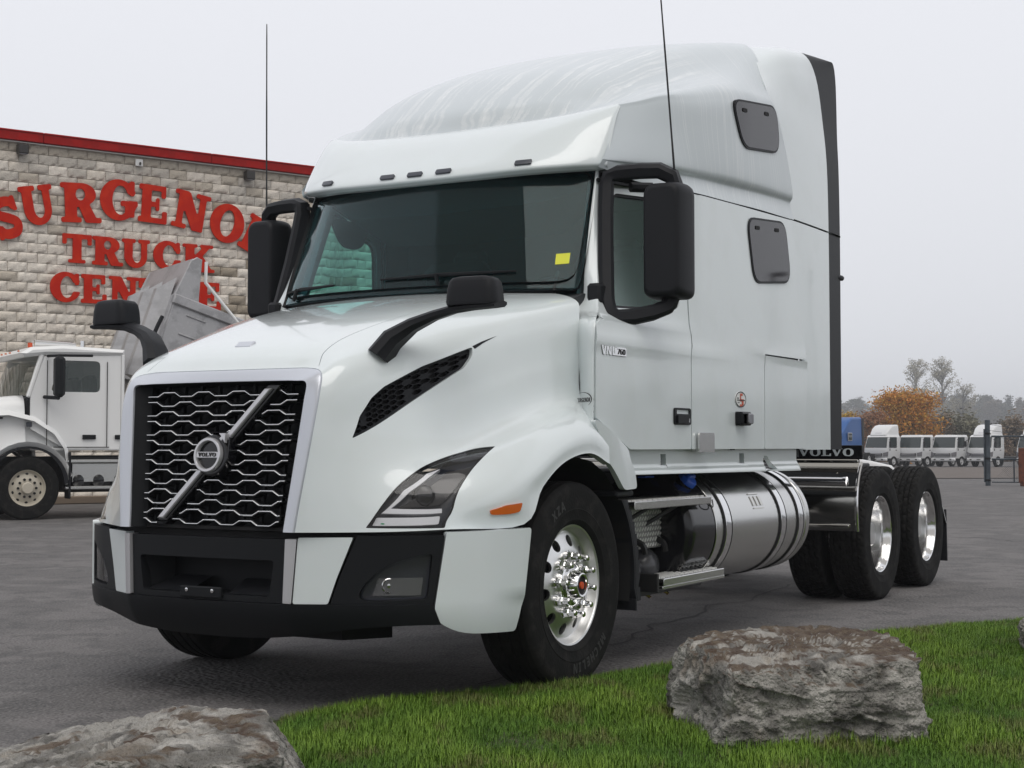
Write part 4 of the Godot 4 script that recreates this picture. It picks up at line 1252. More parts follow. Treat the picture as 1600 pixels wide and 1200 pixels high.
		part("antenna", mb if side == 0 else flipped(mb), M.ink, t)
	# bonnet mirrors
	for side in 2:
		mb = MB.new()
		mb.crease = 30.0
		var secs := []
		var ctr := [Vector3(-0.935, 1.575, 0.675), Vector3(-0.90, 1.655, 0.72), Vector3(-0.85, 1.722, 0.80), Vector3(-0.82, 1.765, 0.90), Vector3(-0.80, 1.79, 0.99), Vector3(-0.79, 1.80, 1.10), Vector3(-0.785, 1.802, 1.225)]
		var wid := [0.07, 0.062, 0.055, 0.05, 0.055, 0.065, 0.06]
		var hei := [0.05, 0.045, 0.03, 0.022, 0.02, 0.018, 0.014]
		for k in 7:
			var dd: Vector3 = (ctr[mini(k + 1, 6)] - ctr[maxi(k - 1, 0)]).normalized()
			var sd := Vector3(1, 0.15, 0) - dd * dd.dot(Vector3(1, 0.15, 0))
			sd = sd.normalized()
			var uu := dd.cross(sd).normalized()
			if uu.y < 0: uu = -uu
			var r2 := []
			for q in [Vector2(-1, -0.3), Vector2(-0.6, -1), Vector2(0.6, -1), Vector2(1, -0.3), Vector2(1, 0.5), Vector2(0.55, 1), Vector2(-0.55, 1), Vector2(-1, 0.5)]:
				r2.append(ctr[k] + sd * q.x * wid[k] + uu * q.y * hei[k])
			if sd.cross(uu).dot(dd) < 0: r2.reverse()
			secs.append(r2)
		mb.loft(secs)
		var arm := part("bonnet_mirror_arm", mb if side == 0 else flipped(mb), M.plastic, t)
		mb = MB.new()
		mb.crease = 50.0
		var rings := []
		for k in 6:
			var y: float = [0.0, 0.015, 0.07, 0.105, 0.122, 0.128][k]
			var s: float = [0.97, 1.0, 0.96, 0.90, 0.78, 0.55][k]
			var ring := []
			for q in rounded([Vector2(-0.075, 0.0), Vector2(0.09, 0.02), Vector2(0.09, 0.24), Vector2(-0.05, 0.265)], [0.06, 0.03, 0.03, 0.06], 5):
				var c := Vector2(0.005, 0.13)
				q = c + (q - c) * s
				ring.append(Vector3(-0.80 + q.x, 1.803 + y, 0.968 + q.y))
			ring.reverse()
			rings.append(ring)
		mb.loft(rings)
		part("bonnet_mirror", mb if side == 0 else flipped(mb), M.plastic, arm)


# ---------------------------------------------------------------- wheels and chassis
func tyre_mesh(half: float, grooves: Array, lugs: bool) -> ArrayMesh:
	var R := 0.505
	var prof := [Vector2(0.288, -half * 0.80), Vector2(0.305, -half * 0.93), Vector2(0.36, -half * 1.0), Vector2(0.42, -half * 1.03), Vector2(0.465, -half * 1.0), Vector2(0.490, -half * 0.94), Vector2(0.499, -half * 0.86)]
	var tread := []
	for g in grooves:
		tread.append_array([Vector2(R - 0.002, g - 0.008), Vector2(R - 0.013, g - 0.0055), Vector2(R - 0.013, g + 0.0055), Vector2(R - 0.002, g + 0.008)])
	prof.append_array(tread)
	prof.append_array([Vector2(0.499, half * 0.86), Vector2(0.490, half * 0.94), Vector2(0.478, half * 0.985), Vector2(0.465, half * 1.0), Vector2(0.459, half * 1.012), Vector2(0.455, half * 1.008), Vector2(0.42, half * 1.03), Vector2(0.372, half * 1.015), Vector2(0.368, half * 1.03), Vector2(0.362, half * 1.015), Vector2(0.325, half * 0.97), Vector2(0.318, half * 0.985), Vector2(0.305, half * 0.93), Vector2(0.288, half * 0.80)])
	var mb := MB.new()
	mb.crease = 30.0
	var n := 168 if lugs else 96
	var f = null
	if lugs:
		f = func(a: float, p: Vector2) -> float:
			if p.x < 0.485: return p.x
			var k := roundi(a / TAU * n + p.y * 30.0)
			return p.x - (0.009 if posmod(k, 4) == 0 else 0.0)
	mb.lathe(prof, n, f)
	return mb.mesh()


func wheel_parts() -> void:
	G.steer_tyre = tyre_mesh(0.140, [-0.085, -0.03, 0.03, 0.085], false)
	G.drive_tyre = tyre_mesh(0.136, [-0.088, -0.045, 0.0, 0.045, 0.088], true)
	# steer rim: lip, dished disc with ten hand holes
	var mb := MB.new()
	mb.crease = 40.0
	mb.lathe([Vector2(0.292, 0.075), Vector2(0.297, 0.105), Vector2(0.297, 0.113), Vector2(0.292, 0.118), Vector2(0.284, 0.116), Vector2(0.279, 0.108), Vector2(0.274, 0.085), Vector2(0.262, 0.070), Vector2(0.252, 0.072)], 72)
	var dish := func(q: Vector2) -> Vector3:
		var r := q.length()
		return Vector3(q.x, q.y, 0.072 + 0.030 * smoothstep(0.255, 0.16, r))
	var holes := []
	for k in 10: holes.append(circle(Vector2.from_angle(TAU * (k + 0.25) / 10) * 0.2145, 0.0285, 18))
	mb.sheet(dish, circle(Vector2.ZERO, 0.254, 72), holes, Vector2(0.03, 0.03), 0.02, 1.0)
	G.steer_rim = mb.mesh()
	mb = MB.new()
	mb.lathe([Vector2(0.0, 0.02), Vector2(0.25, 0.02)], 24)
	mb.lathe([Vector2(0.27, -0.12), Vector2(0.27, 0.07)], 32)
	G.rim_inside = mb.mesh()
	# chrome nut cover
	mb = MB.new()
	mb.crease = 25.0
	mb.lathe([Vector2(0.026, 0.0), Vector2(0.027, 0.008), Vector2(0.022, 0.014)], 16)
	mb.lathe([Vector2(0.0225, 0.012), Vector2(0.0215, 0.036), Vector2(0.017, 0.042)], 6)
	mb.lathe([Vector2(0.0165, 0.040), Vector2(0.0155, 0.070), Vector2(0.012, 0.076), Vector2(0.0, 0.077)], 14)
	G.nut = mb.mesh()
	# hub
	mb = MB.new()
	mb.crease = 30.0
	mb.lathe([Vector2(0.112, 0.095), Vector2(0.112, 0.118), Vector2(0.104, 0.122), Vector2(0.098, 0.120), Vector2(0.075, 0.124), Vector2(0.070, 0.15), Vector2(0.060, 0.175), Vector2(0.055, 0.178), Vector2(0.046, 0.176), Vector2(0.044, 0.168)], 40)
	G.hub = mb.mesh()
	mb = MB.new()
	mb.lathe([Vector2(0.018, 0.168), Vector2(0.017, 0.1765), Vector2(0.0, 0.1775)], 24)
	G.hub_window = mb.mesh()
	mb = MB.new()
	mb.lathe([Vector2(0.045, 0.167), Vector2(0.0, 0.1675)], 24)
	G.hub_seal = mb.mesh()
	# drive rim: deep dish, disc far inside
	mb = MB.new()
	mb.crease = 40.0
	mb.lathe([Vector2(0.291, 0.08), Vector2(0.297, 0.105), Vector2(0.297, 0.113), Vector2(0.291, 0.118), Vector2(0.283, 0.114), Vector2(0.277, 0.10), Vector2(0.272, 0.085), Vector2(0.262, 0.075), Vector2(0.256, 0.03), Vector2(0.252, -0.03), Vector2(0.238, -0.055), Vector2(0.20, -0.062)], 72)
	var dd := func(q: Vector2) -> Vector3: return Vector3(q.x, q.y, -0.062 - 0.02 * smoothstep(0.2, 0.12, q.length()))
	mb.sheet(dd, circle(Vector2.ZERO, 0.205, 48), [], Vector2(0.05, 0.05), 0.0, 1.0)
	G.drive_rim = mb.mesh()
	mb = MB.new()
	mb.crease = 30.0
	mb.lathe([Vector2(0.12, -0.08), Vector2(0.115, -0.03), Vector2(0.105, 0.02), Vector2(0.09, 0.05), Vector2(0.085, 0.055), Vector2(0.0, 0.058)], 32)
	G.drive_hub = mb.mesh()


func wheel(t: Node3D, x: float, z: float, out: float, steer: bool) -> void:
	var w := put("front_wheel" if steer else "drive_wheel", G.steer_rim if steer else G.drive_rim, M.alu if steer else M.polished, t)
	w.transform = Transform3D(Basis(Vector3.UP, 0.0 if out > 0 else PI), Vector3(x, 0.5, z))
	put("tyre", G.steer_tyre if steer else G.drive_tyre, M.rubber, w)
	if steer:
		put("rim_inside", G.rim_inside, M.pit, w)
		put("hub", G.hub, M.chrome, w)
		put("hub_window", G.hub_window, M.orange, w)
		put("hub_seal", G.hub_seal, M.pit, w)
		for k in 10:
			var n := put("nut_cover", G.nut, M.chrome, w)
			var a := TAU * (k + 0.75) / 10
			n.position = Vector3(cos(a) * 0.143, sin(a) * 0.143, 0.100)
		if out > 0:
			var f := face(["Droid Sans"], 700, 0.4)
			for run in [["MICHELIN", -0.80, 0.400], ["XZA", 2.15, 0.405]]:
				for i in run[0].length():
					var l := put("tyre_letter", letters(run[0][i], 0.062, 0.006, f), M.rubber_print, w)
					var a: float = run[1] - i * 0.115
					l.transform = Transform3D(Basis(Vector3.BACK, a - PI / 2), Vector3(cos(a) * run[2], sin(a) * run[2], 0.1415))
	else:
		put("hub", G.drive_hub, M.alu, w)
		for k in 10:
			var n := put("nut_cover", G.nut, M.chrome, w)
			var a := TAU * (k + 0.5) / 10
			n.position = Vector3(cos(a) * 0.143, sin(a) * 0.143, -0.082)


func chassis(t: Node3D) -> void:
	wheel_parts()
	wheel(t, 0.0, 1.045, 1, true)
	wheel(t, 0.0, -1.045, -1, true)
	for x in [5.0, 6.32]:
		for s in [1.0, -1.0]:
			wheel(t, x, 1.078 * s, s, false)
			# inner wheel of the pair, facing the other way
			wheel(t, x, 0.745 * s, -s, false)
	var mb := MB.new()
	for s in [-1.0, 1.0]:
		mb.box(Vector3(3.1, 0.88, 0.43 * s), Vector3(8.0, 0.28, 0.09), 0.01)
	for x in [0.4, 2.2, 4.0, 5.66, 6.9]:
		mb.box(Vector3(x, 0.86, 0), Vector3(0.12, 0.2, 0.80))
	part("frame_rail", mb, M.frame, t)
	mb = MB.new()
	mb.box(Vector3(0, 0.45, 0), Vector3(0.12, 0.12, 1.7), 0.02)
	mb.box(Vector3(-0.2, 0.70, 0), Vector3(0.7, 0.5, 0.8), 0.05)
	part("front_axle", mb, M.frame, t)
	for x in [5.0, 6.32]:
		mb = MB.new()
		mb.tube([Vector3(x, 0.5, -0.9), Vector3(x, 0.5, -0.2), Vector3(x, 0.5, 0.2), Vector3(x, 0.5, 0.9)], [0.09, 0.11, 0.11, 0.09], 14)
		mb.at = Transform3D(Basis.IDENTITY, Vector3(x, 0.52, 0))
		mb.tube([Vector3(-0.25, 0, 0), Vector3(0.0, 0, 0), Vector3(0.2, 0, 0)], [0.12, 0.24, 0.15], 14)
		part("rear_axle", mb, M.frame, t)
	mb = MB.new()
	mb.box(Vector3(5.5, 1.10, 0), Vector3(0.95, 0.06, 0.90), 0.02)
	mb.box(Vector3(6.0, 1.08, 0.28), Vector3(0.35, 0.05, 0.25), 0.02)
	mb.box(Vector3(6.0, 1.08, -0.28), Vector3(0.35, 0.05, 0.25), 0.02)
	part("coupling_plate", mb, M.frame, t)
	# fuel tank along the side
	mb = MB.new()
	mb.crease = 25.0
	var tk := Transform3D(Basis(Vector3.UP, PI / 2), Vector3(0, 0.685, 0.868))
	mb.at = tk
	var R := 0.338
	mb.lathe([Vector2(R - 0.003, 1.72), Vector2(R, 1.724), Vector2(R, 1.78), Vector2(R - 0.004, 1.784), Vector2(R - 0.004, 3.27), Vector2(R, 3.274), Vector2(R, 3.335), Vector2(R - 0.008, 3.352), Vector2(R - 0.03, 3.366), Vector2(0, 3.40)], 72)
	var tank := part("fuel_tank", mb, M.brushed, t)
	for x in [1.90, 2.83, 3.16]:
		for o in [-0.05, 0.05]:
			mb = MB.new()
			mb.at = tk
			mb.lathe([Vector2(R - 0.004, x + o - 0.012), Vector2(R + 0.003, x + o - 0.010), Vector2(R + 0.004, x + o + 0.010), Vector2(R - 0.002, x + o + 0.012)], 64)
			part("tank_strap_edge", mb, M.pit, tank)
		mb = MB.new()
		mb.at = tk
		mb.lathe([Vector2(R, x - 0.040), Vector2(R + 0.006, x - 0.038), Vector2(R + 0.006, x + 0.038), Vector2(R, x + 0.040)], 64)
		part("tank_strap", mb, M.chrome, tank)
	mb = MB.new()
	mb.at = tk
	mb.lathe([Vector2(0, 1.36), Vector2(R - 0.06, 1.37), Vector2(R - 0.012, 1.40), Vector2(R - 0.006, 1.43), Vector2(R - 0.006, 1.722)], 64)
	var dk := part("fluid_tank", mb, M.gloss, t)
	mb = MB.new()
	mb.at = Transform3D(Basis(Vector3.RIGHT, -0.75) * Basis.IDENTITY, Vector3(1.60, 0.955, 1.05))
	mb.lathe([Vector2(0.05, -0.10), Vector2(0.052, 0.03), Vector2(0.0, 0.032)], 20)
	part("filler_neck", mb, M.gloss, dk)
	mb = MB.new()
	mb.crease = 25.0
	mb.at = Transform3D(Basis(Vector3.RIGHT, -0.75), Vector3(1.60, 0.955, 1.05))
	mb.lathe([Vector2(0.056, 0.02), Vector2(0.058, 0.028), Vector2(0.056, 0.050), Vector2(0.050, 0.056), Vector2(0, 0.057)], 20, func(a: float, p: Vector2) -> float: return p.x * (1.0 + 0.03 * sign(sin(a * 10.0))))
	mb.box(Vector3(0, 0, 0.064), Vector3(0.085, 0.026, 0.026), 0.006)
	part("filler_cap", mb, M.blue_cap, dk)
	mb = MB.new()
	mb.tube(smooth_line([Vector3(1.60, 0.90, 1.13), Vector3(1.62, 0.84, 1.19), Vector3(1.70, 0.82, 1.19), Vector3(1.74, 0.86, 1.17)], 5), 0.004, 5)
	mb.tube([Vector3(1.9, 1.0, 0.98), Vector3(2.0, 1.04, 0.93)], 0.02, 6)
	mb.box(Vector3(1.98, 1.04, 0.9), Vector3(0.2, 0.05, 0.06), 0.01)
	part("cap_tether", mb, M.frame, dk)
	mb = MB.new()
	mb.box(Vector3(1.30, 1.0, 0.95), Vector3(0.12, 0.01, 0.05), 0.003)
	part("fluid_label", mb, M.blue_cap, dk)
	mb = MB.new()   # embossed plate on the tank
	var on_tank := func(q: Vector2) -> Vector3: return Vector3(q.x, 0.685 + (R - 0.003) * sin(q.y), 0.868 + (R - 0.003) * cos(q.y))
	for k in [[0, 0, 0.17, 0.025], [0, 0.29, 0.17, 0.315], [0, 0.06, 0.035, 0.25], [0.065, 0.06, 0.10, 0.25], [0.13, 0.06, 0.17, 0.25]]:
		mb.sheet(on_tank, pv([Vector2(2.36 + k[0], 0.30 + k[1]), Vector2(2.36 + k[2], 0.30 + k[1]), Vector2(2.36 + k[2], 0.30 + k[3]), Vector2(2.36 + k[0], 0.30 + k[3])]), [], Vector2(0.1, 0.05), 0.004, 1.0, 0.004)
	part("tank_emboss", mb, M.steel, tank)
	# steps with raised grip
	for st in [[0.60, 1.62, 0.885, 0.98, 1.215, 0.585, 1.22], [0.98, 1.83, 0.458, 1.03, 1.205, 0.9, 1.83]]:
		var lower: bool = st[2] < 0.6
		mb = MB.new()
		var xm: float = (st[0] + st[1]) / 2
		mb.box(Vector3(xm, st[2] - 0.012, (st[3] + st[4]) / 2), Vector3(st[1] - st[0], 0.02, st[4] - st[3]), 0.004)
		mb.box(Vector3(xm, st[2] - 0.022, st[4] - 0.004), Vector3(st[1] - st[0], 0.042, 0.012), 0.004)
		if lower: mb.box(Vector3(xm, st[2] - 0.05, st[4] - 0.10), Vector3(st[1] - st[0] + 0.02, 0.02, 0.20), 0.004)
		var s := part("step", mb, M.brushed, t)
		mb = MB.new()
		var nx := int((st[1] - st[0]) / 0.032); var nz := int((st[4] - st[3]) / 0.030)
		for i in nx:
			for j in nz:
				mb.box(Vector3(st[0] + (i + 0.5) * 0.032, st[2], st[3] + (j + 0.5) * 0.030), Vector3(0.022, 0.012, 0.010), 0.003, Basis(Vector3.UP, 0.7 if (i + j) % 2 else -0.7))
		var gr := part("step_grip", mb, M.tread_plate, s)
		gr.set_meta("kind", "stuff")
	mb = MB.new()
	mb.box(Vector3(1.38, 0.40, 1.04), Vector3(0.96, 0.10, 0.02), 0.004)
	mb.box(Vector3(0.90, 0.44, 1.10), Vector3(0.02, 0.10, 0.22), 0.004)
	for x in [0.98, 1.35]:
		mb.tube([Vector3(x, 0.86, 1.15), Vector3(x - 0.22, 0.70, 0.96)], 0.012, 6)
	for x in [1.05, 1.32]:
		mb.tube(smooth_line([Vector3(x, 0.66, 0.97), Vector3(x + 0.01, 0.63, 1.04), Vector3(x + 0.02, 0.58, 1.05)], 3), 0.018, 6)
	part("step_bracket", mb, M.frame, t)
	# battery box with a tread-plate front
	mb = MB.new()
	mb.box(Vector3(1.12, 0.72, 0.79), Vector3(0.76, 0.24, 0.42), 0.01)
	mb.box(Vector3(1.12, 0.715, 1.005), Vector3(0.78, 0.225, 0.006), 0.002)
	var bb := part("battery_box", mb, M.plate_base, t)
	mb = MB.new()
	for i in 22:
		for j in 7:
			mb.box(Vector3(0.755 + i * 0.034, 0.622 + j * 0.030, 1.009), Vector3(0.028, 0.010, 0.010), 0.003, Basis(Vector3.BACK, 0.8 if (i + j) % 2 else 0.55))
	part("battery_grip", mb, M.plate, bb).set_meta("kind", "stuff")
	# air tanks with drain valves
	for x in [1.03, 1.27, 1.515]:
		mb = MB.new()
		mb.crease = 60.0
		mb.at = Transform3D(Basis.IDENTITY, Vector3(x, 0.495, 0))
		mb.lathe([Vector2(0.108, 0.2), Vector2(0.108, 0.93), Vector2(0.112, 0.932), Vector2(0.112, 0.945), Vector2(0.105, 0.955), Vector2(0.095, 0.985), Vector2(0.072, 1.012), Vector2(0.04, 1.028), Vector2(0, 1.032)], 32)
		var at := part("air_tank", mb, M.tank_grey, t)
		mb = MB.new()
		mb.tube([Vector3(x, 0.40, 0.9), Vector3(x + 0.01, 0.35, 0.93), Vector3(x + 0.03, 0.325, 0.97)], [0.014, 0.010, 0.012], 8)
		mb.tube([Vector3(x + 0.012, 0.318, 0.975), Vector3(x + 0.05, 0.322, 0.968)], 0.005, 6)
		part("drain_valve", mb, M.brass, at)
	# splash guard behind the front wheel
	mb = MB.new()
	mb.at = Transform3D.IDENTITY
	var pts := []
	for k in 9:
		var a := lerpf(0.72, -0.22, k / 8.0)
		pts.append(Vector2(cos(a) * 0.605 + (0.04 if k == 8 else 0.0), 0.50 + sin(a) * 0.605))
	for k in 8:
		var p: Vector2 = pts[k]; var q: Vector2 = pts[k + 1]
		for zz in [[0.5, 1.21]]:
			mb.quad(Vector3(p.x, p.y, zz[0]), Vector3(p.x, p.y, zz[1]), Vector3(q.x, q.y, zz[1]), Vector3(q.x, q.y, zz[0]))
			mb.quad(Vector3(p.x + 0.015, p.y, zz[1]), Vector3(p.x + 0.015, p.y, zz[0]), Vector3(q.x + 0.015, q.y, zz[0]), Vector3(q.x + 0.015, q.y, zz[1]))
		mb.quad(Vector3(p.x, p.y, 1.21), Vector3(p.x + 0.08, p.y, 1.205), Vector3(q.x + 0.06, q.y, 1.205), Vector3(q.x, q.y, 1.21))
	mb.box(Vector3(0.625, 0.35, 0.95), Vector3(0.014, 0.06, 0.52))
	mb.box(Vector3(0.50, 0.93, 1.12), Vector3(0.20, 0.03, 0.18), 0.008)
	twice("splash_guard", mb, M.plastic, t)
	# mirror-finish fender quarter before the drive wheels and the flap bar above it
	for side in 2:
		mb = MB.new()
		mb.crease = 50.0
		var qf := [Vector2(4.50, 1.05), Vector2(4.44, 0.98), Vector2(4.385, 0.86), Vector2(4.37, 0.70), Vector2(4.385, 0.548)]
		var line := smooth_line(qf, 4)
		for k in line.size() - 1:
			var p: Vector2 = line[k]; var q: Vector2 = line[k + 1]
			mb.quad(Vector3(p.x, p.y, 0.52), Vector3(p.x, p.y, 1.20), Vector3(q.x, q.y, 1.20), Vector3(q.x, q.y, 0.52))
			mb.quad(Vector3(p.x + 0.006, p.y, 1.20), Vector3(p.x + 0.006, p.y, 0.52), Vector3(q.x + 0.006, q.y, 0.52), Vector3(q.x + 0.006, q.y, 1.20))
		var q4 := part("quarter_fender", mb if side == 0 else flipped(mb), M.steel, t)
		mb = MB.new()
		var e := []
		for p in line: e.append(Vector3(p.x, p.y, 1.206))
		mb.tube(e, 0.013, 8)
		part("fender_bead", mb if side == 0 else flipped(mb), M.chrome, q4)
		mb = MB.new()
		mb.box(Vector3(4.37, 0.585, 0.90), Vector3(0.03, 0.022, 0.5), 0.004)
		part("fender_rib", mb if side == 0 else flipped(mb), M.steel, q4)
		mb = MB.new()
		mb.tube([Vector3(4.28, 0.915, 0.45), Vector3(4.28, 0.915, 1.14)], 0.032, 16)
		mb.tube([Vector3(4.28, 0.915, 1.14), Vector3(4.28, 0.915, 1.165)], 0.036, 16)
		part("hanger_tube", mb if side == 0 else flipped(mb), M.chrome, t)
	mb = MB.new()
	mb.box(Vector3(4.45, 1.128, 0.0), Vector3(0.014, 0.105, 2.46), 0.004)
	var vb := part("flap_bar", mb, M.gloss, t)
	mb = MB.new()
	mb.box(Vector3(4.43, 1.062, 0.0), Vector3(0.05, 0.028, 2.42), 0.006)
	part("flap_bar_rail", mb, M.steel, vb)
	for z in [0.80, 1.0]:
		mb = MB.new()
		mb.tube([Vector3(4.40, 1.062, z), Vector3(4.39, 1.062, z)], 0.008, 8)
		part("bolt", mb, M.steel, vb)
	var tx := put("bar_lettering", letters("VOLVO", 0.083, 0.004, face(["Droid Serif"], 700, 0.35)), M.sign_letter, vb)
	tx.transform = Transform3D(Basis(Vector3.BACK, Vector3.UP, Vector3.LEFT), Vector3(4.44, 1.127, 0.955)).scaled_local(Vector3(1.42, 0.92, 1))
	# rear mud flaps
	for side in 2:
		mb = MB.new()
		mb.loft([[Vector3(6.92, 0.17, 0.62), Vector3(6.92, 0.17, 1.21), Vector3(6.945, 0.17, 1.21), Vector3(6.945, 0.17, 0.62)], [Vector3(6.90, 0.62, 0.62), Vector3(6.90, 0.62, 1.21), Vector3(6.92, 0.62, 1.21), Vector3(6.92, 0.62, 0.62)]])
		var mf := part("mud_flap", mb if side == 0 else flipped(mb), M.plastic, t)
		mb = MB.new()
		mb.loft([[Vector3(6.885, 0.50, 0.66), Vector3(6.885, 0.50, 1.215), Vector3(6.905, 0.50, 1.215), Vector3(6.905, 0.50, 0.66)], [Vector3(6.80, 0.72, 0.66), Vector3(6.80, 0.72, 1.19), Vector3(6.82, 0.72, 1.19), Vector3(6.82, 0.72, 0.66)]])
		part("flap_bracket", mb if side == 0 else flipped(mb), M.steel, mf)


func tractor() -> void:
	plan_setup()
	var t := thing("semi_truck", "large white sleeper-cab semi tractor with black slatted grille, parked nose towards the grass", "truck")
	hood(t)
	grille(t)
	bumper(t)
	cab(t)
	chassis(t)


# ---------------------------------------------------------------- the lot
const EYE := Vector3(-6.5707, 0.0, 4.6516)      # where the surveyor stood


func fall(p: Vector3) -> float:      # the lot drops a little towards the far fence
	var d := (p - EYE).dot(Vector3(0.8642, 0, -0.5031))
	return -0.30 * smoothstep(32.0, 112.0, d)


func spot(ahead: float, right: float) -> Vector3:
	var p := EYE + Vector3(0.8642, 0, -0.5031) * ahead + Vector3(0.5031, 0, 0.8642) * right
	p.y = fall(p)
	return p


func ground() -> void:
	var mb := MB.new()
	mb.crease = 80.0
	for i in range(-8, 75):
		for j in range(-60, 20):
			var q := []
			for c in [[0, 1], [1, 1], [1, 0], [0, 0]]:
				var p := Vector3((i + c[0]) * 16.0, 0, (j + c[1]) * 16.0)
				p.y = fall(p)
				q.append(p)
			mb.quad(q[0], q[1], q[2], q[3])
	M.asphalt = planes(flat(1, 1, 1, 0.88), 0.22, true)
	M.asphalt.albedo_texture = tones(1024, [
		[noise(51, 0.0035, 5), Color(0.165, 0.157, 0.155), 0.45, 0.62, 0.75],
		[noise(52, 0.011, 4), Color(0.075, 0.073, 0.074), 0.55, 0.72, 0.6],
		[noise(53, 0.20, 2), Color(0.23, 0.22, 0.215), 0.62, 0.78, 0.7],
		[noise(54, 0.28, 1), Color(0.030, 0.030, 0.031), 0.60, 0.8, 0.7]], Color(0.118, 0.113, 0.113))
	with_normal(M.asphalt, bumps(512, noise(55, 0.22, 2), 5.0), 0.32)
	struct("asphalt_lot", mb, M.asphalt)
	# tar seams and cracks
	var wob := noise(58, 1.1, 3)
	for line in [[Vector2(-0.1, 0.80), Vector2(0.75, 0.66), Vector2(1.9, 0.55), Vector2(3.0, 0.38), Vector2(4.4, 0.30), Vector2(7.0, 0.2)], [Vector2(12.5, 1.0), Vector2(13.2, 0.0), Vector2(13.4, -1.4)], [Vector2(9.0, 3.2), Vector2(12.0, 1.6), Vector2(18.0, 0.4)]]:
		mb = MB.new()
		var pts := smooth_line(line, 14)
		for i in pts.size(): pts[i] = pts[i] + Vector2(wob.get_noise_2d(pts[i].x, pts[i].y), wob.get_noise_2d(pts[i].y, pts[i].x + 9.0)) * 0.16
		for i in pts.size() - 1:
			var d0: Vector2 = (pts[mini(i + 1, pts.size() - 1)] - pts[maxi(i - 1, 0)]).normalized().orthogonal()
			var d1: Vector2 = (pts[mini(i + 2, pts.size() - 1)] - pts[i]).normalized().orthogonal()
			var w0 := 0.007 + 0.012 * absf(wob.get_noise_1d(i * 7.0)); var w1 := 0.007 + 0.012 * absf(wob.get_noise_1d((i + 1) * 7.0))
			var q := []
			for c in [pts[i] + d0 * w0, pts[i] - d0 * w0, pts[i + 1] - d1 * w1, pts[i + 1] + d1 * w1]: q.append(Vector3(c.x, fall(Vector3(c.x, 0, c.y)) + 0.004, c.y))
			mb.trin(q[0], q[1], q[2], Vector3.UP, Vector3.UP, Vector3.UP)
			mb.trin(q[0], q[2], q[3], Vector3.UP, Vector3.UP, Vector3.UP)
		struct("asphalt_seam", mb, flat(0.045, 0.044, 0.044, 0.8))
	# gravel apron by the far gate
	mb = MB.new()
	var g := [spot(58, 15), spot(62, 32), spot(92, 60), spot(104, 30), spot(98, 16), spot(74, 13)]
	for k in 4: mb.tri(g[0] + Vector3(0, 0.02, 0), g[k + 1] + Vector3(0, 0.02, 0), g[k + 2] + Vector3(0, 0.02, 0))
	var gm := planes(flat(1, 1, 1, 0.95), 0.15, true)
	gm.albedo_texture = tones(256, [[noise(56, 0.02, 4), Color(0.13, 0.105, 0.09), 0.4, 0.7, 0.8], [noise(57, 0.2, 2), Color(0.2, 0.17, 0.15), 0.6, 0.8, 0.5]], Color(0.10, 0.085, 0.075))
	struct("gravel_apron", mb, gm)
	# lawn bank at the near edge: soil, then grass
	var rim := smooth_line([Vector2(-9.0, 1.6), Vector2(-5.0, 1.25), Vector2(-3.0, 0.95), Vector2(-1.95, 0.66), Vector2(-1.30, 0.49), Vector2(-0.6, 0.74), Vector2(0.05, 1.02), Vector2(0.95, 1.27), Vector2(1.9, 1.55), Vector2(2.93, 1.92), Vector2(3.9, 2.45), Vector2(6.0, 3.4), Vector2(9.0, 4.8), Vector2(14.0, 7.5)], 5)
	var wn := noise(61, 1.6, 3)
	for i in rim.size(): rim[i] = rim[i] + Vector2(0, wn.get_noise_2d(rim[i].x * 3.0, 0.0) * 0.05)
	mb = MB.new()
	mb.crease = 80.0
	var hn := noise(62, 0.7, 3)
	var lift := func(x: float, k: float) -> float: return 0.004 + 0.028 * smoothstep(0.0, 0.35, k) + hn.get_noise_2d(x * 2.0, k * 2.0) * 0.02 * smoothstep(0.0, 0.5, k)
	var ks := [0.0, 0.12, 0.3, 0.6, 1.0, 1.5, 2.1, 2.8, 3.6, 4.6, 8.0]
	for i in rim.size() - 1:
		for k in ks.size() - 1:
			var q := []
			for c in [[i, k], [i, k + 1], [i + 1, k + 1], [i + 1, k]]:
				var p: Vector2 = rim[c[0]]
				q.append(Vector3(p.x, lift.call(p.x, ks[c[1]]), p.y + ks[c[1]]))
			mb.quad(q[0], q[1], q[2], q[3])
	var soil := planes(flat(1, 1, 1, 0.95), 0.8, true)
	soil.albedo_texture = tones(256, [[noise(63, 0.02, 4), Color(0.035, 0.045, 0.015), 0.4, 0.6, 0.8], [noise(64, 0.12, 2), Color(0.07, 0.05, 0.03), 0.55, 0.75, 0.7]], Color(0.03, 0.045, 0.012))
	struct("lawn_soil", mb, soil)
	# grass: tufts of bent blades, patchy in height and tone
	for kind in 3:
		var tm := MB.new()
		var r := RandomNumberGenerator.new()
		r.seed = 100 + kind
		for b in 9:
			var a := r.randf() * TAU
			var base := Vector3(r.randf_range(-0.018, 0.018), 0, r.randf_range(-0.018, 0.018))
			var h := r.randf_range(0.045, 0.085)
			var out := Vector3(cos(a), 0, sin(a)) * r.randf_range(0.008, 0.05)
			var w := Vector3(-sin(a), 0, cos(a)) * r.randf_range(0.0012, 0.0021)
			var m := base + Vector3(0, h * 0.6, 0) + out * 0.35
			var tip := base + Vector3(0, h, 0) + out
			var nn := (Vector3.UP + Vector3(cos(a), 0, sin(a)) * 0.7).normalized()
			tm.trin(base - w, base + w, m + w * 0.8, nn, nn, nn)
			tm.trin(base - w, m + w * 0.8, m - w * 0.8, nn, nn, nn)
			tm.trin(m - w * 0.8, m + w * 0.8, tip, nn, nn, nn)
		G["tuft%d" % kind] = tm.mesh()
	var gm2 := flat(1, 1, 1, 0.6)
	gm2.vertex_color_use_as_albedo = true
	gm2.backlight_enabled = true
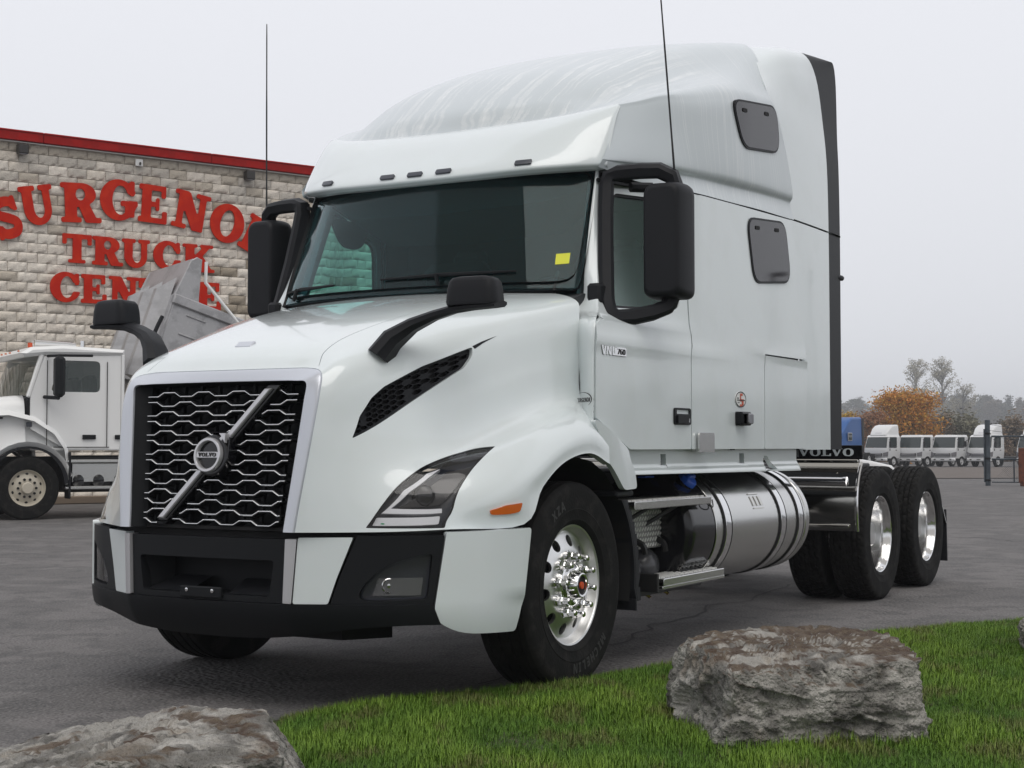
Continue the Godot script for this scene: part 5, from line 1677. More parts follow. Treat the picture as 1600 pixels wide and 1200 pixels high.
	gm2.backlight = Color(0.10, 0.16, 0.03)
	var patchy := noise(65, 0.9, 3)
	var dry := noise(66, 2.2, 3)
	var lists := [[], [], []]
	var r := RandomNumberGenerator.new()
	r.seed = 77
	for n in 240000:
		var x := r.randf_range(-4.4, 8.5)
		var k := pow(r.randf(), 1.25) * 4.4
		var i := 0
		while i < rim.size() - 2 and rim[i + 1].x < x: i += 1
		var z: float = lerpf(rim[i].y, rim[i + 1].y, (x - rim[i].x) / (rim[i + 1].x - rim[i].x)) + k
		var thin := smoothstep(0.0, 0.22, k)
		if r.randf() > 0.30 + 0.7 * thin: continue
		var t := patchy.get_noise_2d(x * 1.3, z * 1.3)
		var s := (0.36 + 0.30 * thin) * r.randf_range(0.65, 1.2) * (1.0 + 0.5 * t)
		var c := Color(0.092, 0.215, 0.012).lerp(Color(0.21, 0.35, 0.030), clampf(0.5 + t * 1.1 + r.randf_range(-0.25, 0.25), 0, 1))
		if dry.get_noise_2d(x, z) > 0.28 or thin < r.randf() * 0.9: c = c.lerp(Color(0.19, 0.16, 0.065), r.randf_range(0.2, 0.8))
		lists[n % 3].append([Transform3D(Basis(Vector3.UP, r.randf() * TAU).scaled(Vector3(s, s * r.randf_range(0.7, 1.2), s)), Vector3(x, lift.call(x, k) - 0.004, z)), c])
	for kind in 3:
		multi("grass", G["tuft%d" % kind], lists[kind], gm2)


func multi(called: String, mesh: Mesh, list: Array, m: Material, parent: Node = self) -> MultiMeshInstance3D:
	var mm := MultiMesh.new()
	mm.transform_format = MultiMesh.TRANSFORM_3D
	mm.use_colors = true
	mm.mesh = mesh
	mm.instance_count = list.size()
	for i in list.size():
		mm.set_instance_transform(i, list[i][0])
		mm.set_instance_color(i, list[i][1])
	var o := MultiMeshInstance3D.new()
	o.name = numbered(called) if parent == self else called
	o.multimesh = mm
	o.material_override = m
	o.set_meta("kind", "stuff")
	parent.add_child(o, true)
	return o


# a quarried boulder: a boxy lump cut by planes, with bedding ledges and chipped edges
func boulder(label: String, at: Vector3, turn: float, size: Vector3, seed: int, cuts: Array, soil: float) -> void:
	var n1 := noise(seed, 1.5, 5); var n2 := noise(seed + 1, 5.5, 4, FastNoiseLite.TYPE_CELLULAR); var n3 := noise(seed + 2, 14.0, 4); var n4 := noise(seed + 3, 2.6, 4); var n5 := noise(seed + 4, 6.0, 4)
	n2.cellular_return_type = FastNoiseLite.RETURN_CELL_VALUE
	n2.fractal_type = FastNoiseLite.FRACTAL_NONE
	var nu := 300; var nv := 140
	var chips := []
	var rr := RandomNumberGenerator.new()
	rr.seed = seed
	for k in 44:
		var nn := Vector3(rr.randfn(), rr.randfn() * 0.28 + 0.06, rr.randfn()).normalized()
		var reach := (absf(nn.x) * size.x + absf(nn.y) * size.y + absf(nn.z) * size.z) * 0.5
		chips.append([nn, reach * rr.randf_range(0.70, 0.90)])
	var P := []
	for j in nv + 1:
		var row := []
		var ph := lerpf(-PI / 2, PI / 2, float(j) / nv)
		for i in nu:
			var th := TAU * i / nu
			var d := Vector3(cos(ph) * cos(th), sin(ph), cos(ph) * sin(th))
			var m := maxf(absf(d.x), maxf(absf(d.y), absf(d.z)))
			var box := d / m
			var p := (d.lerp(box, 0.95)) * size * 0.5
			for c in cuts:
				var nn := Vector3(c[0], c[1], c[2]).normalized()
				var over: float = p.dot(nn) - c[3]
				if over > 0.0: p -= nn * over * 0.93
			for c in chips:
				var over2: float = p.dot(c[0]) - c[1]
				if over2 > 0.0: p -= c[0] * over2 * 0.9
			# bedding: the sides step in and out in layers
			var bed := sin(p.y * 34.0 + n1.get_noise_3dv(p * 2.0) * 4.0)
			var side := Vector3(d.x, 0, d.z) * (1.0 - absf(d.y))
			p += side * (0.010 * smoothstep(-0.3, 0.6, bed) + 0.030 * n2.get_noise_3dv(p * Vector3(0.75, 1.5, 0.75)) + 0.012 * n2.get_noise_3dv(p * Vector3(1.9, 3.2, 1.9) + Vector3.ONE * 5.0))
			p += d * (n1.get_noise_3dv(p) * 0.016 - maxf(0.0, 0.18 - absf(n5.get_noise_3dv(p))) * 0.10 + n3.get_noise_3dv(p) * 0.010 + n3.get_noise_3dv(p * 2.7) * 0.005)
			p.y += n2.get_noise_3dv(p * Vector3(1.4, 0.3, 1.4)) * 0.009 * smoothstep(0.5, 0.9, d.y / d.length())
			row.append(p)
		P.append(row)
	var st := SurfaceTool.new()
	st.begin(Mesh.PRIMITIVE_TRIANGLES)
	for j in nv + 1:
		for i in nu:
			var p: Vector3 = P[j][i]
			var e1: Vector3 = P[j][(i + 1) % nu] - P[j][(i + nu - 1) % nu]
			var e2: Vector3 = P[mini(j + 1, nv)][i] - P[maxi(j - 1, 0)][i]
			var up := absf(e2.cross(e1).normalized().y)
			var g := n4.get_noise_3dv(p)
			var c := Color(0.40, 0.385, 0.355).lerp(Color(0.19, 0.182, 0.166), smoothstep(-0.1, 0.35, g))
			c = c.lerp(Color(0.56, 0.54, 0.50), smoothstep(0.12, 0.42, n5.get_noise_3dv(p + Vector3.ONE * 7.0)) * 0.75)
			c = c.lerp(Color(0.30, 0.235, 0.165), smoothstep(0.25, 0.5, n1.get_noise_3dv(p * 1.7 + Vector3.ONE * 3.0)) * 0.4)
			c = c.lerp(Color(0.05, 0.046, 0.042), smoothstep(0.15, 0.4, n3.get_noise_3dv(p * 0.55)) * 0.6)
			# soil and moss lying on the flat top
			if p.y > size.y * 0.22 and up > 0.75:
				var s := smoothstep(-0.16, 0.06, n4.get_noise_3dv(p * 1.3 + Vector3(9, 0, 4)) + n3.get_noise_3dv(p * 0.8) * 0.35 + soil - 0.5)
				c = c.lerp(Color(0.075, 0.042, 0.024).lerp(Color(0.14, 0.10, 0.065), smoothstep(-0.2, 0.3, n3.get_noise_3dv(p))), s * 0.9)
			st.set_color(c)
			st.add_vertex(p)
	for j in nv:
		for i in nu:
			var a := j * nu + i; var b := j * nu + (i + 1) % nu
			var c := a + nu; var d := b + nu
			for q in [a, b, d, a, d, c]: st.add_index(q)
	st.generate_normals()
	var m: StandardMaterial3D
	if not M.has("rock"):
		m = flat(1, 1, 1, 0.9)
		m.vertex_color_use_as_albedo = true
		planes(m, 2.2)
		with_normal(m, bumps(512, noise(71, 0.05, 5), 9.0), 1.8)
		var im := tones(512, [[noise(72, 0.06, 4), Color(0.55, 0.55, 0.55), 0.5, 0.7, 0.7], [noise(73, 0.25, 2), Color(1.0, 1.0, 1.0), 0.62, 0.8, 0.6], [noise(74, 0.15, 2), Color(0.35, 0.35, 0.35), 0.62, 0.8, 0.6]], Color(0.82, 0.82, 0.82))
		m.albedo_texture = im
		M.rock = m
	var o := put("boulder", st.commit(), M.rock, self)
	o.position = at
	o.rotation.y = turn
	tag(o, label, "boulder", "boulders along the lawn edge")


func boulders() -> void:
	boulder("big squared grey boulder with brown soil on its flat top, on the grass", Vector3(-0.63, 0.15, 2.52), -0.857, Vector3(1.03, 0.50, 0.98), 301, [[-0.04, 1, 0.07, 0.215], [1, 0.35, 0.1, 0.50], [0.6, 0.1, 0.8, 0.60], [-0.4, 0.35, -1, 0.52], [-1, 0.05, 0.35, 0.53], [0.02, 0.12, 1, 0.47]], 0.70)
	boulder("low pale flaky boulder in the lower left corner, only partly in view", spot(4.62, -1.20) + Vector3(0, 0.12, 0), -1.05, Vector3(1.16, 0.42, 0.86), 401, [[-0.22, 1, 0.02, 0.17], [0.9, 0.55, -0.2, 0.50], [-0.3, 0.5, 1, 0.40], [0.7, 0.2, 0.7, 0.52]], 0.30)
	boulder("dark boulder on the grass at the right edge of the photo", spot(8.35, 3.22) + Vector3(0, 0.14, 0), 0.4, Vector3(1.05, 0.50, 0.8), 501, [[0.1, 1, 0.1, 0.2], [-1, 0.5, 0.2, 0.46]], 0.4)


# ---------------------------------------------------------------- the block-built truck centre
func building() -> void:
	var b := thing("building", "long grey split-face block building with a red roof trim, behind the tractor on the left", "building", Vector3(15.855, 0, -18.504), deg_to_rad(-23.589))
	var top := 7.25
	var mb := MB.new()
	mb.box(Vector3(1.0, top / 2, -0.17), Vector3(26.0, top, 0.20))
	mb.box(Vector3(1.0, top / 2, -13.0), Vector3(26.0, top, 0.2))
	mb.box(Vector3(-11.9, top / 2, -6.6), Vector3(0.2, top, 12.6))
	mb.box(Vector3(13.9, top / 2, -6.6), Vector3(0.2, top, 12.6))
	part("wall", mb, flat(0.30, 0.28, 0.26, 0.95), b)
	mb = MB.new()
	mb.box(Vector3(1.0, top - 0.1, -6.6), Vector3(25.6, 0.15, 12.8))
	part("roof", mb, flat(0.2, 0.2, 0.2, 0.9), b)
	var trim_m := planes(flat(1, 1, 1, 0.5), 0.6)
	trim_m.albedo_texture = tones(256, [[noise(80, 0.01, 3), Color(0.27, 0.012, 0.010), 0.45, 0.7, 0.7]], Color(0.36, 0.014, 0.012))
	trim_m.metallic_specular = 0.2
	for k in 7:      # sheet-metal coping in lengths
		mb = MB.new()
		mb.box(Vector3(-10.1 + k * 3.66, top + 0.112, -0.05), Vector3(3.652, 0.205, 0.36), 0.012)
		mb.box(Vector3(-10.1 + k * 3.66, top + 0.20, -0.045), Vector3(3.652, 0.035, 0.39), 0.01)
		part("roof_trim", mb, trim_m, b)
	mb = MB.new()
	mb.box(Vector3(1.0, top - 0.012, 0.035), Vector3(25.8, 0.022, 0.10))
	part("drip_edge", mb, flat(0.52, 0.5, 0.48, 0.5), b)
	mb = MB.new()
	mb.box(Vector3(1.0, 0.08, 0.06), Vector3(25.8, 0.16, 0.10), 0.02)
	part("wall_base", mb, flat(0.18, 0.14, 0.105, 0.95), b)
	# split-face blocks: a few rough shapes, a few tones
	var shapes := []
	for v in 6:
		var n := noise(820 + v, 6.0, 3)
		mb = MB.new()
		mb.crease = 80.0
		var nx := 5; var ny := 3
		var P := []
		for j in ny + 1:
			var r := []
			for i in nx + 1:
				var x := lerpf(-0.195, 0.195, float(i) / nx); var y := lerpf(-0.095, 0.095, float(j) / ny)
				var rimk := 1.0 if i > 0 and i < nx and j > 0 and j < ny else 0.0
				r.append(Vector3(x, y, -0.008 + rimk * (0.016 + n.get_noise_2d(x * 4.0 + v * 9.0, y * 4.0) * 0.030) + n.get_noise_2d(x * 6.0, y * 6.0 + 50.0) * 0.008))
			P.append(r)
		for j in ny:
			for i in nx: mb.quad(P[j][i], P[j][i + 1], P[j + 1][i + 1], P[j + 1][i])
		for i in nx:
			var o := Vector3(0, 0, -0.07)
			mb.quad(P[0][i] + o, P[0][i + 1] + o, P[0][i + 1], P[0][i])
			mb.quad(P[ny][i], P[ny][i + 1], P[ny][i + 1] + o, P[ny][i] + o)
		for j in ny:
			var o := Vector3(0, 0, -0.07)
			mb.quad(P[j + 1][0] + o, P[j][0] + o, P[j][0], P[j + 1][0])
			mb.quad(P[j + 1][nx], P[j][nx], P[j][nx] + o, P[j + 1][nx] + o)
		shapes.append(mb.mesh())
	var grain := bumps(256, noise(83, 0.05, 4), 7.0)
	var speck := tones(256, [[noise(84, 0.02, 4), Color(0.84, 0.82, 0.79), 0.45, 0.7, 0.7], [noise(85, 0.10, 3), Color(0.62, 0.60, 0.57), 0.55, 0.75, 0.6]], Color(1, 0.99, 0.97))
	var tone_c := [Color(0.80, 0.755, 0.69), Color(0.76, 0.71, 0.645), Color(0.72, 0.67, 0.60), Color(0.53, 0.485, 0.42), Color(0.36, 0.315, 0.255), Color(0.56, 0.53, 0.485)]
	var mats := []
	for c in tone_c:
		var m := planes(flat(1, 1, 1, 0.95), 2.3, true)
		m.albedo_color = c.linear_to_srgb()
		m.albedo_texture = speck
		with_normal(m, grain, 0.9)
		mats.append(m)
	var patchy := noise(86, 0.35, 2)
	var r := RandomNumberGenerator.new()
	r.seed = 5
	var rest := []
	for v in 6: rest.append([])
	var single := 0
	for row in 36:
		var y := 0.15 + row * 0.2
		if y > top - 0.09: y = top - 0.1
		var off := 0.2 if row % 2 else 0.0
		for col in range(-27, 34):
			var x := col * 0.4 + off
			if x < -11.6 or x > 13.7: continue
			var k := r.randi() % 3
			var pn := patchy.get_noise_2d(x, y * 2.2)
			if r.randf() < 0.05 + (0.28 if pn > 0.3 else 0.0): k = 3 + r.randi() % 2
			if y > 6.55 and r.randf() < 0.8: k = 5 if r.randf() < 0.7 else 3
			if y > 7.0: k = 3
			var v := r.randi() % 6
			var turn := Basis(Vector3.BACK, PI if r.randf() < 0.5 else 0.0)
			var tf := Transform3D(turn, Vector3(x, y, 0.0))
			var low := 3.0
			if x > 0.6: low = lerpf(3.0, 4.6, clampf((x - 0.6) / 1.4, 0, 1))
			if x > 3.0: low = 5.1
			if x > 4.0: low = 5.5
			if x > -1.95 and x < 5.35 and y > low and single < 296:
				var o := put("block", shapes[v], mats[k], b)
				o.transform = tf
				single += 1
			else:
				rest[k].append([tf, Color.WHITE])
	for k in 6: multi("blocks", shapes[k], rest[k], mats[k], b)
	# the sign: three rows of flat red letters
	var paint := planes(flat(1, 1, 1, 0.45), 0.8)
	paint.albedo_texture = tones(256, [[noise(87, 0.012, 3), Color(0.60, 0.036, 0.010), 0.45, 0.75, 0.6]], Color(0.50, 0.020, 0.007))
	paint.metallic_specular = 0.2
	var lines := [
		["sign_lettering", "top row of large red letters arching across the block wall", [["S", -1.64, 5.70, 0.60, 0.84, 20.0], ["U", -1.01, 6.01, 0.74, 0.80, 11.0], ["R", -0.14, 6.14, 0.84, 0.81, 3.0], ["G", 0.66, 6.275, 0.80, 0.86, 0.0], ["E", 1.44, 6.26, 0.68, 0.80, -2.5], ["N", 2.27, 6.19, 0.80, 0.81, -9.0], ["O", 3.12, 6.00, 0.80, 0.86, -14.0], ["R", 3.86, 5.76, 0.74, 0.82, -26.0]]],
		["sign_lettering", "middle row of red letters on the block wall, above the raised dump body", [["T", -0.21, 5.195, 0.61, 0.59, 0.0], ["R", 0.44, 5.19, 0.66, 0.59, 0.0], ["U", 1.07, 5.185, 0.65, 0.60, 0.0], ["C", 1.75, 5.20, 0.64, 0.62, 0.0], ["K", 2.44, 5.19, 0.70, 0.59, 0.0]]],
		["sign_lettering", "bottom row of red letters on the block wall, half hidden by the raised dump body", [["C", -0.44, 4.395, 0.64, 0.62, 0.0], ["E", 0.175, 4.39, 0.58, 0.59, 0.0], ["N", 0.79, 4.39, 0.64, 0.59, 0.0], ["T", 1.42, 4.39, 0.60, 0.59, 0.0], ["R", 2.06, 4.39, 0.66, 0.59, 0.0], ["E", 2.72, 4.39, 0.60, 0.59, 0.0]]]]
	var bt := b.transform
	for l in lines:
		var s := thing(l[0], l[1], "sign", bt.origin, b.rotation.y, "rows of the wall sign")
		for c in l[2]:
			var mb2 := MB.new()
			var shape := sign_letter(c[0])
			var fit := Transform2D(0.0, Vector2(c[3], c[4]), 0.0, Vector2(-c[3] / 2, -c[4] / 2))
			for ring in shape:
				if Geometry2D.is_polygon_clockwise(ring): continue
				var cuts := []
				for h in shape:
					if Geometry2D.is_polygon_clockwise(h) and Geometry2D.is_point_in_polygon(h[0], ring):
						var hh: PackedVector2Array = fit * h
						hh.reverse()
						cuts.append(hh)
				mb2.sheet(func(q: Vector2) -> Vector3: return Vector3(q.x, q.y, 0.0), fit * ring, cuts, Vector2(0.21, 0.21), 0.03, 1.0)
			var o := part("letter", mb2, paint, s)
			o.transform = Transform3D(Basis(Vector3.BACK, deg_to_rad(c[5])), Vector3(c[1], c[2], 0.066))
	# wall fittings
	var dark := flat(0.03, 0.027, 0.025, 0.4)
	for q in [[-1.37, "square dark wall lamp under the red trim, left of the lettering"], [3.61, "square dark wall lamp under the red trim, above the last letters of the top row"]]:
		var w := thing("wall_lamp", q[1], "wall lamp", bt * Vector3(q[0], 7.09, 0.03), b.rotation.y, "wall lamps under the roof trim")
		mb = MB.new()
		mb.box(Vector3(0, 0, 0.09), Vector3(0.20, 0.20, 0.20), 0.02)
		part("lamp_housing", mb, dark, w)
		mb = MB.new()
		mb.box(Vector3(0, -0.103, 0.10), Vector3(0.15, 0.012, 0.15), 0.004)
		part("lamp_glass", mb, M.smoke_bowl, w)
	var w := thing("wall_box", "small white square plate with a dark knob, high on the block wall", "junction box", bt * Vector3(1.10, 7.10, 0.03), b.rotation.y)
	mb = MB.new()
	mb.box(Vector3(0, 0, 0.02), Vector3(0.16, 0.15, 0.04), 0.008)
	part("plate", mb, flat(0.7, 0.7, 0.7, 0.5), w)
	mb = MB.new()
	mb.box(Vector3(0.01, -0.02, 0.06), Vector3(0.035, 0.06, 0.05), 0.01)
	part("knob", mb, dark, w)


# fat soft-cornered slab letters in a unit box: outlines run anticlockwise, counters clockwise
func sign_letter(c: String) -> Array:
	var add := []
	var cut := []
	var bx := func(x0: float, y0: float, x1: float, y1: float) -> PackedVector2Array: return PackedVector2Array([Vector2(x0, y0), Vector2(x1, y0), Vector2(x1, y1), Vector2(x0, y1)])
	var el := func(x: float, y: float, rx: float, ry: float) -> PackedVector2Array:
		var o := PackedVector2Array()
		for i in 36: o.append(Vector2(x + cos(TAU * i / 36) * rx, y + sin(TAU * i / 36) * ry))
		return o
	match c:
		"S":
			add.append_array(Geometry2D.offset_polyline(PackedVector2Array(smooth_line([Vector2(0.84, 0.72), Vector2(0.72, 0.85), Vector2(0.5, 0.885), Vector2(0.27, 0.83), Vector2(0.19, 0.69), Vector2(0.33, 0.57), Vector2(0.6, 0.46), Vector2(0.80, 0.33), Vector2(0.73, 0.165), Vector2(0.5, 0.115), Vector2(0.28, 0.15), Vector2(0.15, 0.29)], 4)), 0.118, Geometry2D.JOIN_ROUND, Geometry2D.END_BUTT))
			add.append_array([bx.call(0.78, 0.62, 0.92, 0.98), bx.call(0.06, 0.02, 0.20, 0.38)])
		"U":
			add.append_array([el.call(0.46, 0.40, 0.38, 0.40), bx.call(0.08, 0.4, 0.36, 0.95), bx.call(0.64, 0.4, 0.84, 0.95)])
			cut.append_array([el.call(0.50, 0.42, 0.15, 0.24), bx.call(0.355, 0.4, 0.645, 1.1)])
		"R":
			add.append_array([bx.call(0.10, 0.02, 0.39, 0.98), bx.call(0.0, 0.0, 0.50, 0.13), bx.call(0.0, 0.87, 0.5, 1.0), bx.call(0.3, 0.43, 0.52, 1.0), el.call(0.52, 0.715, 0.36, 0.285), PackedVector2Array([Vector2(0.40, 0.50), Vector2(0.68, 0.52), Vector2(0.92, 0.02), Vector2(0.60, 0.02)]), bx.call(0.60, 0.0, 1.0, 0.13)])
			cut.append_array([el.call(0.49, 0.71, 0.12, 0.15)])
		"G", "C":
			add.append(el.call(0.5, 0.5, 0.5, 0.5))
			cut.append(el.call(0.55, 0.5, 0.22, 0.355))
			cut.append(bx.call(0.66, 0.36 if c == "C" else 0.5, 1.1, 0.66))
		"E":
			add.append_array([bx.call(0.10, 0.0, 0.40, 1.0), bx.call(0.0, 0.86, 0.84, 1.0), bx.call(0.3, 0.43, 0.64, 0.56), bx.call(0.0, 0.0, 0.9, 0.14), bx.call(0.73, 0.68, 0.87, 1.0), bx.call(0.56, 0.33, 0.67, 0.67), bx.call(0.78, 0.0, 0.93, 0.33)])
		"N":
			add.append_array([bx.call(0.12, 0.0, 0.29, 1.0), bx.call(0.72, 0.0, 0.90, 1.0), PackedVector2Array([Vector2(0.05, 0.98), Vector2(0.42, 0.98), Vector2(0.90, 0.0), Vector2(0.60, 0.0)]), bx.call(0.0, 0.88, 0.40, 1.0), bx.call(0.0, 0.0, 0.42, 0.12), bx.call(0.60, 0.88, 1.02, 1.0)])
		"O":
			add.append(el.call(0.5, 0.5, 0.5, 0.5))
			cut.append(el.call(0.5, 0.5, 0.205, 0.345))
		"T":
			add.append_array([bx.call(0.35, 0.0, 0.65, 1.0), bx.call(0.0, 0.84, 1.0, 1.0), bx.call(0.0, 0.64, 0.14, 1.0), bx.call(0.86, 0.64, 1.0, 1.0), bx.call(0.21, 0.0, 0.79, 0.12)])
		"K":
			add.append_array([bx.call(0.10, 0.0, 0.38, 1.0), bx.call(0.0, 0.88, 0.48, 1.0), bx.call(0.0, 0.0, 0.48, 0.12), PackedVector2Array([Vector2(0.34, 0.36), Vector2(0.52, 0.42), Vector2(0.92, 0.94), Vector2(0.70, 0.94), Vector2(0.34, 0.52)]), PackedVector2Array([Vector2(0.42, 0.50), Vector2(0.62, 0.64), Vector2(0.98, 0.04), Vector2(0.66, 0.04)]), bx.call(0.58, 0.88, 1.0, 1.0), bx.call(0.56, 0.0, 1.05, 0.12)])
	var out := [add[0]]
	for k in range(1, add.size()): out = joined(out, add[k])
	if cut.size() == 2: cut = [Geometry2D.merge_polygons(cut[0], cut[1])[0]]
	for k in cut:
		var left := []
		for o in out: left.append_array([o] if Geometry2D.is_polygon_clockwise(o) else Geometry2D.clip_polygons(o, k))
		out = left
	if c == "U":
		out = joined(joined(out, bx.call(0.0, 0.87, 0.45, 1.0)), bx.call(0.55, 0.87, 0.93, 1.0))
	if c == "G":
		for k in [bx.call(0.56, 0.36, 1.02, 0.49), bx.call(0.68, 0.10, 0.93, 0.46), bx.call(0.80, 0.62, 0.93, 0.98)]: out = joined(out, k)
	if c == "C":
		out = joined(out, bx.call(0.80, 0.58, 0.93, 0.96))
	var soft := []
	for o in out:
		if Geometry2D.is_polygon_clockwise(o):
			soft.append(o)
			continue
		var a := Geometry2D.offset_polygon(o, -0.018, Geometry2D.JOIN_ROUND)
		for q in a:
			for w in Geometry2D.offset_polygon(q, 0.046, Geometry2D.JOIN_ROUND):
				for z in Geometry2D.offset_polygon(w, -0.028, Geometry2D.JOIN_ROUND): soft.append(z)
	return soft


func joined(list: Array, p: PackedVector2Array) -> Array:
	var out := []
	var cur := p
	for o in list:
		if Geometry2D.is_polygon_clockwise(o):
			out.append(o)
			continue
		var m := Geometry2D.merge_polygons(cur, o)
		var outer := []
		for q in m:
			if Geometry2D.is_polygon_clockwise(q): out.append(q)
			else: outer.append(q)
		if outer.size() == 1: cur = outer[0]
		else: out.append(o)
	out.append(cur)
	return out


# ---------------------------------------------------------------- other vehicles
func xy(poly: Array, z0: float, z1: float, mb: MB, bev := 0.0) -> void:      # a side outline extruded across
	mb.at = Transform3D(Basis.IDENTITY, Vector3(0, 0, z0))
	mb.prism(pv(poly), z1 - z0, bev)
	mb.at = Transform3D.IDENTITY


func plain_wheel(parent: Node, x: float, y: float, z: float, s: float, out: float, rim_m: Material, called := "wheel") -> void:
	if not G.has("plain_rim"):
		var mb := MB.new()
		mb.lathe([Vector2(0.292, 0.09), Vector2(0.297, 0.112), Vector2(0.285, 0.115), Vector2(0.272, 0.09), Vector2(0.262, 0.065), Vector2(0.235, 0.06), Vector2(0.17, 0.10), Vector2(0.10, 0.105), Vector2(0.095, 0.15), Vector2(0.08, 0.165), Vector2(0, 0.167)], 40)
		G.plain_rim = mb.mesh()
		mb = MB.new()
		for k in 10:
			var a := TAU * k / 10
			mb.at = Transform3D(Basis.IDENTITY, Vector3(cos(a) * 0.142, sin(a) * 0.142, 0.095))
			mb.lathe([Vector2(0.022, 0), Vector2(0.02, 0.03), Vector2(0, 0.032)], 8)
			mb.at = Transform3D(Basis.IDENTITY, Vector3(cos(a + 0.3) * 0.215, sin(a + 0.3) * 0.215, 0.066))
			mb.lathe([Vector2(0.03, 0.0), Vector2(0.0, 0.012)], 10)
		G.plain_nuts = mb.mesh()
	var w := put(called, G.plain_rim, rim_m, parent)
	w.transform = Transform3D(Basis(Vector3.UP, 0.0 if out > 0 else PI).scaled(Vector3.ONE * s), Vector3(x, y, z))
	put("tyre", G.steer_tyre, M.rubber, w)
	var n := put("wheel_nuts", G.plain_nuts, M.pit, w)
	n.set_meta("kind", "stuff")


func dump_truck() -> void:
	# white conventional dump truck standing along the wall, its grey body raised
	var at := Vector3(11.064, 0, -15.231)
	var t := thing("dump_truck", "white dump truck with its grey body raised, parked along the block wall", "truck", at, deg_to_rad(-29.0))
	var w: Material = M.plain_white
	var mb := MB.new()      # bonnet
	var secs := []
	for q in [[-1.75, 0.55, 1.55, 0.95], [-1.6, 0.55, 1.72, 1.02], [-1.0, 0.9, 1.86, 1.08], [-0.3, 1.1, 1.97, 1.12], [-0.02, 1.15, 2.0, 1.12]]:
		var ring := []
		for p in rounded([Vector2(-q[3], q[1]), Vector2(q[3], q[1]), Vector2(q[3] * 0.86, q[2]), Vector2(-q[3] * 0.86, q[2])], [0.02, 0.02, 0.22, 0.22], 5): ring.append(Vector3(q[0], p.y, -p.x))
		secs.append(ring)
	mb.crease = 50.0
	mb.loft(secs)
	var hd := part("hood", mb, w, t)
	for y in [1.70, 1.62]:
		mb = MB.new()
		mb.box(Vector3(-0.62, y, 1.075), Vector3(0.5, 0.03, 0.04), 0.01)
		part("hood_slot", mb, M.pit, hd)
	# fenders over the front wheels
	for s in [-1.0, 1.0]:
		mb = MB.new()
		for i in 16:
			var a0 := lerpf(0.05, PI - 0.05, i / 16.0); var a1 := lerpf(0.05, PI - 0.05, (i + 1) / 16.0)
			var p := Vector3(cos(a0) * 0.64, 0.55 + sin(a0) * 0.62, 0); var q := Vector3(cos(a1) * 0.64, 0.55 + sin(a1) * 0.62, 0)
			mb.quad(p + Vector3(0, 0, 1.23 * s), q + Vector3(0, 0, 1.23 * s), q + Vector3(0, 0, 0.9 * s), p + Vector3(0, 0, 0.9 * s))
			mb.quad(p * Vector3(0.9, 0.97, 1) + Vector3(0, 0, 1.235 * s), p + Vector3(0, 0, 1.235 * s), q + Vector3(0, 0, 1.235 * s), q * Vector3(0.9, 0.97, 1) + Vector3(0, 0, 1.235 * s))
		part("fender_flare", mb, M.plastic, t)
		# fender skin: front wing, arch and the run down behind the wheel, in one side outline
		mb = MB.new()
		var side_o := [Vector2(-1.65, 0.60), Vector2(-0.64, 0.58)]
		for i in 15:
			var a := lerpf(PI, 0.0, i / 14.0)
			side_o.append(Vector2(cos(a) * 0.64, 0.55 + sin(a) * 0.62))
		side_o.append_array([Vector2(0.70, 0.75), Vector2(0.64, 1.15), Vector2(0.46, 1.42), Vector2(0.12, 1.64), Vector2(-0.3, 1.74), Vector2(-1.0, 1.70), Vector2(-1.5, 1.5), Vector2(-1.68, 1.1)])
		mb.at = Transform3D(Basis.IDENTITY, Vector3(0, 0, 1.0 if s > 0 else -1.21))
		mb.prism(pv(side_o), 0.21, 0.075)
		part("fender", mb, w, t)
	# cab
	mb = MB.new()
	for s in [-1.0, 1.0]:
		mb.at = Transform3D(Basis(Vector3.RIGHT, 0.0 if s > 0 else 0.0), Vector3(0, 0, 1.14 * s - 0.02))
		mb.sheet(func(q: Vector2) -> Vector3: return Vector3(q.x, q.y, 0.0), pv([Vector2(0.05, 1.45), Vector2(0.05, 1.98), Vector2(0.26, 2.62), Vector2(1.50, 2.66), Vector2(1.50, 1.12), Vector2(0.62, 1.12)]), [rounded([Vector2(0.36, 2.05), Vector2(0.52, 2.56), Vector2(1.16, 2.56), Vector2(1.16, 2.05)], 0.08, 3)], Vector2(0.3, 0.3), 0.05, s)
	mb.at = Transform3D.IDENTITY
	mb.box(Vector3(1.53, 1.9, 0), Vector3(0.05, 1.55, 2.3), 0.01)
	mb.box(Vector3(0.8, 1.13, 0), Vector3(1.5, 0.05, 2.2))
	xy([Vector2(-0.12, 2.66), Vector2(-0.05, 2.60), Vector2(0.3, 2.64), Vector2(1.56, 2.66), Vector2(1.56, 2.76), Vector2(0.55, 2.80), Vector2(0.05, 2.76)], -1.12, 1.16, mb, 0.05)
	mb.box(Vector3(0.12, 2.3, 1.08), Vector3(0.07, 0.72, 0.10), 0.02, Basis(Vector3.BACK, -0.3))
	mb.box(Vector3(0.12, 2.3, -1.08), Vector3(0.07, 0.72, 0.10), 0.02, Basis(Vector3.BACK, -0.3))
	part("cab", mb, w, t)
	mb = MB.new()
	mb.loft([[Vector3(-0.03, 1.98, 1.10), Vector3(-0.18, 1.99, 0.6), Vector3(-0.18, 1.99, -0.6), Vector3(-0.03, 1.98, -1.10)], [Vector3(0.20, 2.62, 1.06), Vector3(0.07, 2.62, 0.6), Vector3(0.07, 2.62, -0.6), Vector3(0.20, 2.62, -1.06)]], false, false)
	part("windscreen", mb, glass(Color(0.10, 0.20, 0.15), 0.45), t)
	mb = MB.new()
